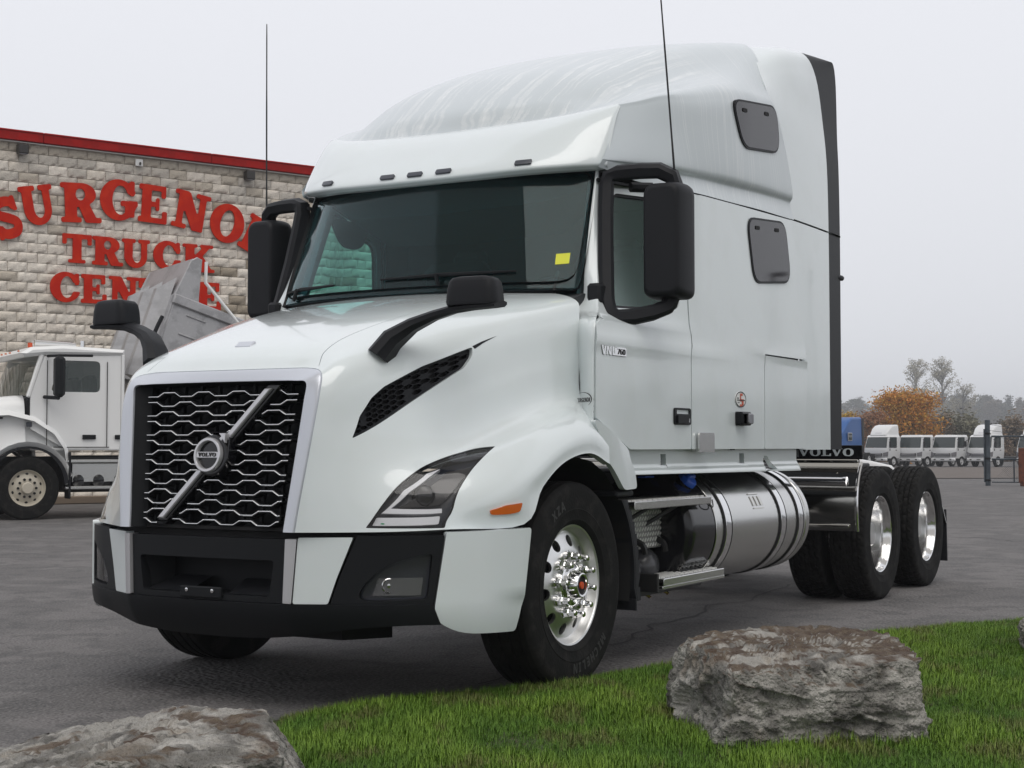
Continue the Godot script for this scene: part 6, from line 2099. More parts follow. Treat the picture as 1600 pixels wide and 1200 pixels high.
	for s in [-1.0, 1.0]:
		mb = MB.new()
		mb.box(Vector3(0.78, 2.30, 1.10 * s), Vector3(0.86, 0.55, 0.008))
		part("side_window", mb, glass(Color(0.15, 0.22, 0.2), 0.35), t)
	mb = MB.new()
	for q in [[0.30, 1.16], [1.27, 1.16]]: mb.box(Vector3(q[0], 1.85, q[1] - 0.018), Vector3(0.012, 1.4, 0.008))
	mb.box(Vector3(0.86, 1.155, 1.143), Vector3(0.9, 0.014, 0.008))
	part("door_gap", mb, M.pit, t)
	for x in [0.98, 1.46]:
		mb = MB.new()
		mb.box(Vector3(x, 1.32, 1.15), Vector3(0.22 if x < 1 else 0.12, 0.075, 0.02), 0.008)
		part("door_handle", mb, M.black, t)
	mb = MB.new()
	mb.box(Vector3(0.02, 1.52, 1.155), Vector3(0.09, 0.08, 0.02), 0.008)
	part("side_lamp", mb, M.lamp_black, t)
	mb = MB.new()
	mb.box(Vector3(0.42, 2.28, 1.42), Vector3(0.16, 0.66, 0.22), 0.05)
	mb.tube([Vector3(0.30, 2.62, 1.15), Vector3(0.42, 2.62, 1.42), Vector3(0.95, 2.63, 1.42)], 0.022, 6)
	mb.tube([Vector3(0.25, 1.96, 1.15), Vector3(0.42, 1.94, 1.42)], 0.03, 6)
	part("mirror", mb, M.black, t)
	mb = MB.new()
	mb.tube([Vector3(0.35, 2.90, -0.2), Vector3(1.1, 2.90, -0.2)], [0.05, 0.03], 10)
	mb.tube([Vector3(0.30, 2.88, 0.25), Vector3(0.92, 2.88, 0.25)], [0.055, 0.03], 10)
	mb.tube([Vector3(1.0, 2.78, 0.6), Vector3(1.0, 2.92, 0.6)], 0.03, 6)
	part("air_horn", mb, M.chrome, t)
	for z in [-0.9, -0.3, 0.0, 0.3, 0.9]:
		mb = MB.new()
		mb.box(Vector3(-0.105, 2.70, z), Vector3(0.03, 0.025, 0.07), 0.008)
		part("marker_lamp", mb, M.amber, t)
	mb = MB.new()
	mb.tube([Vector3(0.22, 2.8, 0.3), Vector3(0.22, 2.88, 0.3)], 0.04, 8)
	part("beacon", mb, M.orange, t)
	mb = MB.new()
	mb.box(Vector3(0.9, 1.5, 0), Vector3(0.5, 0.7, 1.9), 0.05)
	mb.box(Vector3(1.15, 1.9, 0.5), Vector3(0.14, 0.9, 0.5), 0.05)
	mb.box(Vector3(1.15, 1.9, -0.5), Vector3(0.14, 0.9, 0.5), 0.05)
	mb.box(Vector3(0.2, 1.8, 0), Vector3(0.4, 0.3, 1.9), 0.05)
	part("cab_interior", mb, M.seat, t)
	# steps, tanks, frame
	mb = MB.new()
	for y in [0.93, 0.50]: mb.box(Vector3(1.3, y, 1.1), Vector3(1.4, 0.05, 0.22), 0.01)
	mb.box(Vector3(1.3, 0.74, 1.0), Vector3(1.1, 0.30, 0.02), 0.004)
	part("step", mb, M.brushed, t)
	for x in [0.85, 1.18, 1.52]:
		mb = MB.new()
		mb.at = Transform3D(Basis.IDENTITY, Vector3(x, 0.62, 0))
		mb.lathe([Vector2(0.13, 0.3), Vector2(0.13, 0.95), Vector2(0.11, 1.0), Vector2(0.05, 1.03), Vector2(0, 1.035)], 20)
		part("air_tank", mb, M.gloss, t)
	mb = MB.new()
	mb.box(Vector3(2.8, 0.85, 0), Vector3(8.2, 0.30, 0.9), 0.01)
	mb.box(Vector3(1.3, 0.72, 0.6), Vector3(1.3, 0.6, 0.6), 0.03)
	mb.box(Vector3(0.0, 0.6, 0), Vector3(0.4, 0.5, 1.6), 0.03)
	part("frame", mb, M.frame, t)
	mb = MB.new()
	mb.box(Vector3(0.66, 0.70, 1.08), Vector3(0.03, 0.75, 0.3), 0.01)
	part("splash_guard", mb, M.plastic, t)
	var cream := flat(0.50, 0.46, 0.38, 0.5)
	for s in [1.0, -1.0]:
		plain_wheel(t, 0, 0.505, 1.06 * s, 1.0, s, cream)
		for x in [4.6, 5.95]: plain_wheel(t, x, 0.505, 1.06 * s, 1.0, s, cream)
	mb = MB.new()
	mb.box(Vector3(-1.72, 0.62, 0), Vector3(0.25, 0.35, 2.3), 0.05)
	part("bumper", mb, M.brushed, t)
	# raised body
	var grey := planes(flat(1, 1, 1, 0.45, 0.25), 0.7)
	grey.metallic = 0.5
	grey.albedo_texture = tones(256, [[noise(91, 0.012, 4), Color(0.30, 0.30, 0.305), 0.45, 0.7, 0.7], [noise(92, 0.08, 3), Color(0.50, 0.50, 0.51), 0.6, 0.8, 0.5]], Color(0.43, 0.43, 0.445))
	var tilt := Transform3D(Basis(Vector3.BACK, deg_to_rad(-18.0)), Vector3(1.92, 2.25, 0))
	mb = MB.new()
	mb.at = tilt
	for s in [-1.0, 1.0]: mb.box(Vector3(2.3, 0.72, 1.19 * s), Vector3(4.6, 1.44, 0.06), 0.01)
	mb.box(Vector3(2.3, 0.03, 0), Vector3(4.6, 0.06, 2.36))
	mb.box(Vector3(0.0, 0.77, 0), Vector3(0.06, 1.56, 2.40), 0.01)
	var body := part("dump_body", mb, grey, t)
	for s in [-1.0, 1.0]:
		for k in 4:
			mb = MB.new()
			mb.at = tilt
			mb.box(Vector3(0.42 if k < 3 else 0.45, 0.25 + k * 0.34, 1.225 * s), Vector3(0.36, 0.035, 0.03), 0.01)
			part("body_slot", mb, grey, body)
		mb = MB.new()
		mb.at = tilt
		mb.box(Vector3(2.3, 1.46, 1.20 * s), Vector3(4.66, 0.17, 0.15), 0.02)
		part("top_rail", mb, grey, body)
		mb = MB.new()
		mb.at = tilt * Transform3D(Basis.IDENTITY, Vector3(0, 0, 1.16 * s))
		mb.prism(pv([Vector2(-0.03, 1.5), Vector2(0.42, 1.5), Vector2(0.24, 2.26), Vector2(0.14, 2.27), Vector2(0.06, 2.18)]), 0.05, 0.01)
		part("shield_cheek", mb, grey, body)
		mb = MB.new()
		mb.at = tilt
		mb.tube([Vector3(0.30, 2.24, 1.26 * s), Vector3(0.40, 1.90, 1.26 * s), Vector3(1.15, 1.46, 1.26 * s)], 0.028, 8)
		part("brace", mb, M.plain_white, body)
	for z in [-0.72, 0.02, 0.76]:
		mb = MB.new()
		mb.at = tilt
		mb.loft([[Vector3(-0.03, 0.05, z - 0.30), Vector3(-0.26, 0.05, z - 0.08), Vector3(-0.26, 0.05, z + 0.10), Vector3(-0.03, 0.05, z + 0.26)], [Vector3(-0.03, 1.72, z - 0.30), Vector3(-0.24, 1.60, z - 0.10), Vector3(-0.24, 1.60, z + 0.06), Vector3(-0.03, 1.86, z + 0.26)]])
		part("front_rib", mb, grey, body)
	mb = MB.new()
	mb.at = tilt
	mb.box(Vector3(0.06, 1.88, 0), Vector3(0.05, 0.70, 2.36), 0.01, Basis(Vector3.BACK, -0.13))
	part("cab_shield", mb, grey, body)
	mb = MB.new()
	mb.at = tilt
	mb.box(Vector3(2.6, 1.56, -1.1), Vector3(3.9, 0.42, 0.10), 0.03)
	part("tarp_roll", mb, M.black, body)
	mb = MB.new()
	mb.at = tilt
	mb.tube(smooth_line([Vector3(-0.12, 1.1, 1.26), Vector3(-0.16, 0.7, 1.30), Vector3(0.02, 0.35, 1.27), Vector3(-0.05, -0.1, 1.27)], 4), 0.035, 6)
	part("hose", mb, M.black, body)
	mb = MB.new()
	mb.tube([Vector3(2.1, 0.9, 0.0), Vector3(2.4, 2.2, 0.0)], 0.11, 10)
	mb.tube([Vector3(2.35, 2.0, 0.0), Vector3(2.5, 2.9, 0.0)], 0.08, 10)
	part("hoist", mb, M.brushed, t)


func small_truck() -> Node3D:
	# cab-over light truck: origin under the front bumper's middle, x runs back, z to its left
	var t := thing("cabover_truck", "", "truck", Vector3.ZERO, 0.0, "white cab-over trucks parked in a row")
	var w: Material = M.fleet
	var mb := MB.new()
	mb.crease = 45.0
	var secs := []
	for q in [[0.60, 0.0, 0.92], [1.02, -0.06, 0.98], [1.30, -0.02, 0.99], [1.34, 0.0, 0.99]]:
		secs.append([Vector3(q[1] + 0.12, q[0], q[2]), Vector3(q[1] + 0.02, q[0], q[2] * 0.85), Vector3(q[1] - 0.06, q[0], 0.3), Vector3(q[1] - 0.06, q[0], -0.3), Vector3(q[1] + 0.02, q[0], -q[2] * 0.85), Vector3(q[1] + 0.12, q[0], -q[2]), Vector3(1.62, q[0], -q[2]), Vector3(1.62, q[0], q[2])])
	for r in secs: r.reverse()
	mb.loft(secs)
	for s in [-1.0, 1.0]:
		mb.loft([[Vector3(0.10, 1.33, 0.98 * s), Vector3(0.20, 1.33, 0.98 * s), Vector3(0.20, 1.33, 0.90 * s), Vector3(0.06, 1.33, 0.86 * s)], [Vector3(0.34, 2.12, 0.90 * s), Vector3(0.44, 2.12, 0.90 * s), Vector3(0.44, 2.12, 0.82 * s), Vector3(0.30, 2.12, 0.80 * s)]])
		mb.box(Vector3(1.42, 1.72, 0.95 * s), Vector3(0.40, 0.80, 0.06), 0.02)
	mb.box(Vector3(1.59, 1.7, 0), Vector3(0.06, 0.9, 1.9), 0.02)
	mb.loft([[Vector3(0.28, 2.10, 0.92), Vector3(0.22, 2.10, 0.5), Vector3(0.22, 2.10, -0.5), Vector3(0.28, 2.10, -0.92), Vector3(1.62, 2.10, -0.95), Vector3(1.62, 2.10, 0.95)], [Vector3(0.42, 2.25, 0.84), Vector3(0.36, 2.26, 0.5), Vector3(0.36, 2.26, -0.5), Vector3(0.42, 2.25, -0.84), Vector3(1.60, 2.26, -0.88), Vector3(1.60, 2.26, 0.88)]])
	part("cab", mb, w, t)
	mb = MB.new()
	mb.quad(Vector3(0.02, 1.36, -0.88), Vector3(-0.03, 1.36, 0), Vector3(0.23, 2.10, 0), Vector3(0.27, 2.10, -0.82))
	mb.quad(Vector3(-0.03, 1.36, 0), Vector3(0.02, 1.36, 0.88), Vector3(0.27, 2.10, 0.82), Vector3(0.23, 2.10, 0))
	part("windscreen", mb, M.far_glass, t)
	for s in [-1.0, 1.0]:
		mb = MB.new()
		mb.at = Transform3D(Basis.IDENTITY, Vector3(0, 0, 0.95 * s))
		mb.prism(rounded([Vector2(0.24, 1.36), Vector2(0.48, 2.06), Vector2(1.20, 2.06), Vector2(1.22, 1.50), Vector2(0.62, 1.36)], 0.05, 3), 0.012)
		part("side_window", mb, M.far_glass, t)
		mb = MB.new()
		mb.box(Vector3(1.08, 1.18, 0.985 * s), Vector3(0.16, 0.06, 0.02), 0.005)
		mb.box(Vector3(0.30, 1.22, 0.97 * s), Vector3(0.10, 0.16, 0.05), 0.01)
		part("door_handle", mb, M.black, t)
		mb = MB.new()
		mb.box(Vector3(0.10, 1.62, 1.14 * s), Vector3(0.10, 0.40, 0.16), 0.04)
		mb.tube([Vector3(0.30, 1.95, 0.92 * s), Vector3(0.10, 1.84, 1.12 * s)], 0.02, 6)
		part("mirror", mb, M.black, t)
		mb = MB.new()
		mb.loft([[Vector3(-0.13, 0.74, 0.72 * s), Vector3(0.03, 0.74, 1.0 * s), Vector3(0.16, 0.74, 0.9 * s), Vector3(0.08, 0.74, 0.6 * s)], [Vector3(-0.15, 0.98, 0.70 * s), Vector3(0.03, 1.08, 1.03 * s), Vector3(0.16, 1.10, 0.9 * s), Vector3(0.06, 0.92, 0.55 * s)]])
		part("headlight", mb, M.smoke_bowl, t)
	mb = MB.new()
	mb.box(Vector3(-0.125, 0.84, 0), Vector3(0.06, 0.25, 1.22), 0.02)
	part("grille", mb, M.black, t)
	for y in [0.76, 0.85, 0.93]:
		mb = MB.new()
		mb.box(Vector3(-0.16, y, 0), Vector3(0.06, 0.035, 1.25 - (y - 0.76) * 1.2), 0.008)
		part("grille_slat", mb, M.trim, t)
	mb = MB.new()
	mb.box(Vector3(-0.04, 0.52, 0), Vector3(0.22, 0.24, 1.92), 0.06)
	var bp := part("bumper", mb, w, t)
	for z in [-0.62, 0.0, 0.62]:
		mb = MB.new()
		mb.box(Vector3(-0.15, 0.52, z), Vector3(0.012, 0.06 if z == 0.0 else 0.08, 0.3 if z == 0.0 else 0.16), 0.004)
		part("bumper_slot", mb, M.black, bp)
	mb = MB.new()
	mb.box(Vector3(3.2, 0.62, 0), Vector3(4.6, 0.2, 0.7), 0.01)
	mb.box(Vector3(0.8, 0.55, 0), Vector3(1.3, 0.3, 1.5), 0.02)
	part("frame", mb, M.frame, t)
	mb = MB.new()
	mb.box(Vector3(0.76, 1.75, 0), Vector3(0.9, 0.6, 1.75), 0.05)
	part("cab_interior", mb, M.seat, t)
	for s in [1.0, -1.0]:
		for x in [0.85, 4.2]: plain_wheel(t, x, 0.38, 0.84 * s, 0.76, s, M.fleet_rim)
	return t


func fleet() -> void:
	M.fleet = flat(0.70, 0.71, 0.72, 0.3)
	M.fleet_rim = flat(0.62, 0.63, 0.64, 0.4)
	M.far_glass = flat(0.03, 0.04, 0.04, 0.08)
	var proto := small_truck()
	var rows := [
		[108.0, 25.78, true, "leftmost white cab-over truck of the far row, with a tall roof deflector"],
		[108.0, 28.17, false, "second white cab-over truck from the left in the far row, low roofed"],
		[107.4, 30.42, false, "third white cab-over truck from the left in the far row, low roofed"],
		[106.6, 32.72, true, "white cab-over truck with a tall roof deflector, behind the thick gate post"],
		[106.0, 36.0, true, "white cab-over truck at the right edge, behind the brown board"]]
	for i in rows.size():
		var r: Array = rows[i]
		var t: Node3D = proto
		if i > 0:
			t = proto.duplicate()
			t.name = numbered("cabover_truck")
			add_child(t, true)
		t.position = spot(r[0], r[1])
		t.rotation.y = deg_to_rad(-17.0)
		t.set_meta("label", r[3])
	for i in rows.size():
		if not rows[i][2]: continue
		var t: Node = get_node("cabover_truck" if i == 0 else "cabover_truck_%03d" % i)
		var mb := MB.new()
		mb.crease = 50.0
		var secs := []
		for q in [[0.30, 2.27, 0.62], [0.42, 2.44, 0.72], [0.70, 2.74, 0.80], [1.05, 2.93, 0.84], [1.45, 2.99, 0.86], [1.62, 2.99, 0.86]]:
			var ring := []
			for p in rounded([Vector2(-q[2], 2.24), Vector2(q[2], 2.24), Vector2(q[2] * 0.93, q[1]), Vector2(-q[2] * 0.93, q[1])], [0.005, 0.005, 0.14, 0.14], 4): ring.append(Vector3(q[0], p.y, -p.x))
			secs.append(ring)
		mb.loft(secs)
		var d := part("roof_deflector", mb, M.fleet, t)
		mb = MB.new()
		mb.box(Vector3(0.40, 2.40, 0), Vector3(0.03, 0.07, 0.6), 0.01, Basis(Vector3.BACK, -0.7))
		part("deflector_badge", mb, M.trim, d)


func blue_truck() -> void:
	var t := thing("blue_truck", "blue sleeper-cab tractor mostly hidden behind the white tractor's rear edge", "truck", spot(104.0, 21.6), deg_to_rad(-4.0))
	var blue := flat(0.006, 0.085, 0.30, 0.4)
	var mb := MB.new()
	mb.crease = 40.0
	var secs := []
	for q in [[0.0, 1.0, 2.35, 1.0], [0.25, 1.0, 2.55, 1.1], [0.8, 1.0, 3.1, 1.17], [1.5, 1.0, 3.42, 1.18], [3.2, 1.0, 3.48, 1.18]]:
		var ring := []
		for p in rounded([Vector2(-q[3], q[1]), Vector2(q[3], q[1]), Vector2(q[3] * 0.95, q[2]), Vector2(-q[3] * 0.95, q[2])], [0.02, 0.02, 0.18, 0.18], 4): ring.append(Vector3(q[0], p.y, -p.x))
		secs.append(ring)
	mb.loft(secs)
	part("sleeper_cab", mb, blue, t)
	mb = MB.new()
	secs = []
	for q in [[-2.4, 0.6, 1.3, 0.85], [-2.2, 0.6, 1.5, 1.0], [-0.9, 0.9, 1.8, 1.1], [0.05, 0.9, 1.95, 1.12]]:
		var ring := []
		for p in rounded([Vector2(-q[3], q[1]), Vector2(q[3], q[1]), Vector2(q[3] * 0.85, q[2]), Vector2(-q[3] * 0.85, q[2])], [0.02, 0.02, 0.2, 0.2], 4): ring.append(Vector3(q[0], p.y, -p.x))
		secs.append(ring)
	mb.loft(secs)
	part("hood", mb, blue, t)
	for s in [-1.0, 1.0]:
		mb = MB.new()
		mb.box(Vector3(0.95, 2.1, 1.19 * s), Vector3(0.75, 0.55, 0.02), 0.008)
		var f := part("side_window", mb, M.trim, t)
		mb = MB.new()
		mb.box(Vector3(0.95, 2.1, 1.2 * s), Vector3(0.64, 0.46, 0.02), 0.008)
		part("pane", mb, M.far_glass, f)
		mb = MB.new()
		mb.box(Vector3(3.35, 2.2, 1.17 * s), Vector3(0.35, 2.4, 0.04), 0.01)
		part("extender", mb, M.black, t)
		for x in [-1.3, 4.5, 5.8]: plain_wheel(t, x, 0.505, 1.06 * s, 1.0, s, M.fleet_rim)
	mb = MB.new()
	mb.box(Vector3(2.0, 0.8, 0), Vector3(9.0, 0.3, 0.9), 0.02)
	part("frame", mb, M.frame, t)
	mb = MB.new()
	mb.quad(Vector3(0.02, 1.95, -1.0), Vector3(-0.02, 1.95, 1.0), Vector3(0.12, 2.4, 0.95), Vector3(0.12, 2.4, -0.95))
	part("windscreen", mb, M.far_glass, t)


func white_car() -> void:
	# saloon seen only by its bonnet behind the drive wheels; x runs back from its nose
	var t := thing("white_car", "white car whose bonnet shows above the first drive tyre", "car", spot(35.0, 8.60), deg_to_rad(-59.8 + 180.0 + 6.0))
	var mb := MB.new()
	mb.crease = 40.0
	var secs := []
	for q in [[0.0, 0.35, 0.62, 0.62], [0.12, 0.25, 0.74, 0.80], [0.6, 0.22, 0.84, 0.88], [1.15, 0.22, 0.93, 0.90], [1.3, 0.22, 0.96, 0.90], [3.6, 0.22, 0.98, 0.90], [4.4, 0.24, 0.98, 0.86], [4.6, 0.35, 0.86, 0.76]]:
		var ring := []
		for p in rounded([Vector2(-q[3], q[1]), Vector2(q[3], q[1]), Vector2(q[3] * 0.93, q[2]), Vector2(-q[3] * 0.93, q[2])], [0.06, 0.06, 0.10, 0.10], 4): ring.append(Vector3(q[0], p.y, -p.x))
		secs.append(ring)
	mb.loft(secs)
	part("body", mb, M.fleet, t)
	mb = MB.new()
	secs = []
	for q in [[1.15, 0.90, 0.92, 0.80], [1.9, 0.90, 1.36, 0.74], [2.2, 0.90, 1.43, 0.72], [3.1, 0.90, 1.42, 0.72], [4.0, 0.90, 1.0, 0.78]]:
		var ring := []
		for p in rounded([Vector2(-0.84, q[1]), Vector2(0.84, q[1]), Vector2(q[3] * 0.82, q[2]), Vector2(-q[3] * 0.82, q[2])], [0.01, 0.01, 0.08, 0.08], 4): ring.append(Vector3(q[0], p.y, -p.x))
		secs.append(ring)
	mb.loft(secs)
	part("greenhouse", mb, M.far_glass, t)
	mb = MB.new()
	mb.box(Vector3(2.65, 1.425, 0), Vector3(0.95, 0.04, 1.12), 0.018)
	for s in [-1.0, 1.0]:
		mb.tube([Vector3(1.18, 0.94, 0.79 * s), Vector3(1.7, 1.26, 0.66 * s), Vector3(2.2, 1.42, 0.58 * s)], 0.028, 6)
		mb.tube([Vector3(3.1, 1.42, 0.58 * s), Vector3(3.95, 1.0, 0.74 * s)], 0.035, 6)
	part("roof", mb, M.fleet, t)
	for s in [1.0, -1.0]:
		for x in [0.85, 3.55]: plain_wheel(t, x, 0.32, 0.78 * s, 0.63, s, M.fleet_rim)
		mb = MB.new()
		mb.box(Vector3(0.16, 0.64, 0.62 * s), Vector3(0.2, 0.12, 0.26), 0.04)
		part("headlight", mb, M.reflector, t)
		mb = MB.new()
		mb.box(Vector3(1.5, 1.0, 0.93 * s), Vector3(0.12, 0.12, 0.18), 0.04)
		part("mirror", mb, M.fleet, t)


# ---------------------------------------------------------------- gate, trees, woods
func gate() -> void:
	var grey := planes(flat(1, 1, 1, 0.5, 0.4), 1.2)
	grey.albedo_texture = tones(128, [[noise(95, 0.02, 3), Color(0.09, 0.11, 0.13), 0.45, 0.7, 0.7]], Color(0.055, 0.07, 0.085))
	var p := spot(46.5, 14.52)
	var t := thing("gate_post", "thick grey round steel gate post standing on the lot near the white trucks", "post", p)
	var mb := MB.new()
	mb.tube([Vector3(0, -0.05, 0), Vector3(0, 1.98, 0)], 0.078, 16)
	part("post", mb, grey, t)
	mb = MB.new()
	mb.tube([Vector3(0, 1.98, 0), Vector3(0, 2.0, 0)], [0.086, 0.07], 16)
	part("post_cap", mb, grey, t)
	for y in [0.16, 0.82, 1.58]:
		mb = MB.new()
		mb.tube([Vector3(0, y - 0.03, 0), Vector3(0, y + 0.03, 0)], 0.088, 16)
		mb.box(Vector3(-0.06, y, 0.08), Vector3(0.16, 0.05, 0.03), 0.006)
		part("hinge", mb, M.black, t)
	# the gate leaf, swung to the right
	var gx := Vector3(0.5031, 0, 0.8642)
	t = thing("gate", "grey tube-framed chain-link gate leaf hung on the thick post", "gate", p + gx * 0.12, -1.0435)
	for y in [0.10, 0.80, 1.50]:
		mb = MB.new()
		mb.tube([Vector3(0, y, 0), Vector3(4.2, y - 0.02, 0)], 0.028 if y > 0.2 else 0.02, 8)
		part("rail", mb, grey, t)
	for x in [-0.22, 0.68, 2.4, 4.2]:
		mb = MB.new()
		mb.tube([Vector3(x, 0.08 if x > 0 else 0.10, 0), Vector3(x, 0.80 if x > 0 and x < 2.0 else 1.72, 0)], 0.022, 8)
		part("upright", mb, grey, t)
	for y in [1.42, 1.60, 1.78]:
		mb = MB.new()
		mb.tube([Vector3(-0.1, y + 0.08, 0), Vector3(1.2, y - 0.05 * y, 0.0)], 0.006, 5)
		part("wire", mb, grey, t)
	mb = MB.new()
	for i in range(-12, 66):
		for s in [1.0, -1.0]:
			var x0: float = i * 0.065; var x1: float = x0 + 0.70 * s
			var y0 := 0.10; var y1 := 0.80
			if s < 0: x0 += 0.7; x1 += 0.7
			if minf(x0, x1) < 0.0 or maxf(x0, x1) > 4.2: continue
			mb.tube([Vector3(x0, y0, 0), Vector3(x1, y1, 0)], 0.0022, 3, false)
	var ch := part("chain_link", mb, grey, t)
	ch.set_meta("kind", "stuff")
	# brown board with a notice
	t = thing("notice_board", "brown upright board with a white printed notice, at the right edge by the gate", "sign", spot(45.6, 15.20), -1.0435)
	mb = MB.new()
	mb.box(Vector3(0.42, 0.62, 0), Vector3(0.92, 1.04, 0.05), 0.01)
	var wood := planes(flat(1, 1, 1, 0.8), 1.5)
	wood.albedo_texture = tones(128, [[noise(96, 0.03, 3), Color(0.07, 0.022, 0.012), 0.45, 0.7, 0.8]], Color(0.13, 0.038, 0.018))
	part("board", mb, wood, t)
	for x in [0.08, 0.78]:
		mb = MB.new()
		mb.box(Vector3(x, 0.08, 0.0), Vector3(0.07, 0.16, 0.30), 0.01)
		part("foot", mb, wood, t)
	mb = MB.new()
	mb.box(Vector3(0.36, 0.72, 0.029), Vector3(0.40, 0.36, 0.006))
	var nt := part("notice", mb, M.sticker, t)
	mb = MB.new()
	for k in 4: mb.box(Vector3(0.36, 0.84 - k * 0.075, 0.034), Vector3(0.30 - 0.04 * (k % 2), 0.025, 0.002))
	part("notice_print", mb, M.ink, nt)


func leaf_mesh(seed: int, count: int, shape: Callable, size: float) -> ArrayMesh:
	var r := RandomNumberGenerator.new()
	r.seed = seed
	var mb := MB.new()
	var k := 0
	while k < count:
		var p: Vector3 = shape.call(r)
		if p == Vector3.INF: continue
		k += 1
		var n := Vector3(r.randfn(), r.randfn() + 0.6, r.randfn()).normalized()
		var a := n.cross(Vector3(r.randfn(), r.randfn(), r.randfn())).normalized() * size * r.randf_range(0.6, 1.3)
		var b := n.cross(a).normalized() * size * r.randf_range(0.3, 0.6)
		mb.trin(p - a, p + b, p + a, n, n, n)
		mb.trin(p - a, p + a, p - b, n, n, n)
	return mb.mesh()


func tree(called: String, label: String, at: Vector3, h: float, w: float, seed: int, leaf: Color, leaf2: Color, count: int, low: float, size: float, sparse := 0.0) -> void:
	var t := thing(called, label, "tree", at)
	var r := RandomNumberGenerator.new()
	r.seed = seed
	var bark := flat(0.07, 0.06, 0.05, 0.9)
	var mb := MB.new()
	mb.tube([Vector3(0, -0.3, 0), Vector3(0.05, h * 0.35, 0.03), Vector3(-0.05, h * 0.7, 0), Vector3(0, h * 0.95, 0)], [w * 0.045, w * 0.032, w * 0.018, 0.01], 7)
	var tips := []
	for k in 44:
		var y := h * lerpf(low * 0.7 + 0.05, 0.93, pow(r.randf(), 0.8))
		var a := r.randf() * TAU
		var f := y / h
		var reach := w * 0.5 * sqrt(clampf(sin(PI * pow(clampf((f - low * 0.6) / (1.02 - low * 0.6), 0.0, 1.0), 0.75)), 0.05, 1.0)) * r.randf_range(0.5, 1.0)
		var tip := Vector3(cos(a) * reach, y + reach * r.randf_range(0.35, 1.1), sin(a) * reach)
		tip.y = minf(tip.y, h)
		mb.tube([Vector3(0, y - h * 0.05, 0), Vector3(tip.x * 0.5, lerpf(y, tip.y, 0.4), tip.z * 0.5), tip], [w * 0.014, w * 0.008, 0.006], 5, false)
		tips.append([Vector3(0, y, 0), tip])
	part("trunk", mb, bark, t)
	for c in 2:
		var shape := func(q: RandomNumberGenerator) -> Vector3:
			var s: Array = tips[q.randi() % tips.size()]
			var m := pow(q.randf(), 0.6)
			var p: Vector3 = s[0].lerp(s[1], m)
			var rad := w * 0.10 * (1.0 - 0.35 * m) * (1.0 - 0.55 * sparse)
			return p + Vector3(q.randfn(), q.randfn() * 0.8, q.randfn()) * rad
		var m := flat(1, 1, 1, 0.7)
		m.albedo_color = (leaf if c == 0 else leaf2).linear_to_srgb()
		m.backlight_enabled = true
		m.backlight = Color(leaf.r, leaf.g, leaf.b) * 0.6
		part("crown", MB_free(leaf_mesh(seed * 3 + c, count / 2, shape, size)), m, t)


class MB_wrap extends MB:
	var given: ArrayMesh
	func mesh() -> ArrayMesh:
		return given


func MB_free(m: ArrayMesh) -> MB:
	var w := MB_wrap.new()
	w.given = m
	return w


func woods(called: String, line: Array, h0: float, h1: float, seed: int, colors: Array, n: int, grow: float) -> void:
	# a far wood that reads as one mass: many crowns of leaf clumps
	var r := RandomNumberGenerator.new()
	r.seed = seed
	var clump := leaf_mesh(seed, 60, func(q: RandomNumberGenerator) -> Vector3: return Vector3(q.randfn(), q.randfn(), q.randfn()) * 0.42, 0.20)
	var m := flat(1, 1, 1, 0.8)
	m.vertex_color_use_as_albedo = true
	var list := []
	for k in n:
		var f := r.randf() * (line.size() - 1)
		var i := int(f)
		var p: Vector3 = line[i].lerp(line[mini(i + 1, line.size() - 1)], f - i) + Vector3(r.randfn() * 5.0, 0, r.randfn() * 5.0) * grow
		var h := r.randf_range(h0, h1)
		var pointed := r.randf() < 0.35
		var w := h * (0.13 if pointed else 0.24)
		var c: Color = colors[r.randi() % colors.size()]
		for j in (50 if pointed else 60):
			var y := h * pow(r.randf(), 0.8)
			var a := r.randf() * TAU
			var prof := (1.0 - y / h) if pointed else sqrt(clampf(sin(PI * clampf(y / h * 0.92 + 0.06, 0, 1)), 0, 1))
			var rad := w * prof * sqrt(r.randf()) + 0.15
			var s := r.randf_range(0.5, 1.05) * (0.75 if pointed else 1.0) * grow
			list.append([Transform3D(Basis(Vector3.UP, r.randf() * TAU).scaled(Vector3.ONE * s), p + Vector3(cos(a) * rad, y, sin(a) * rad)), c * r.randf_range(0.75, 1.25)])
	multi(called, clump, list, m)


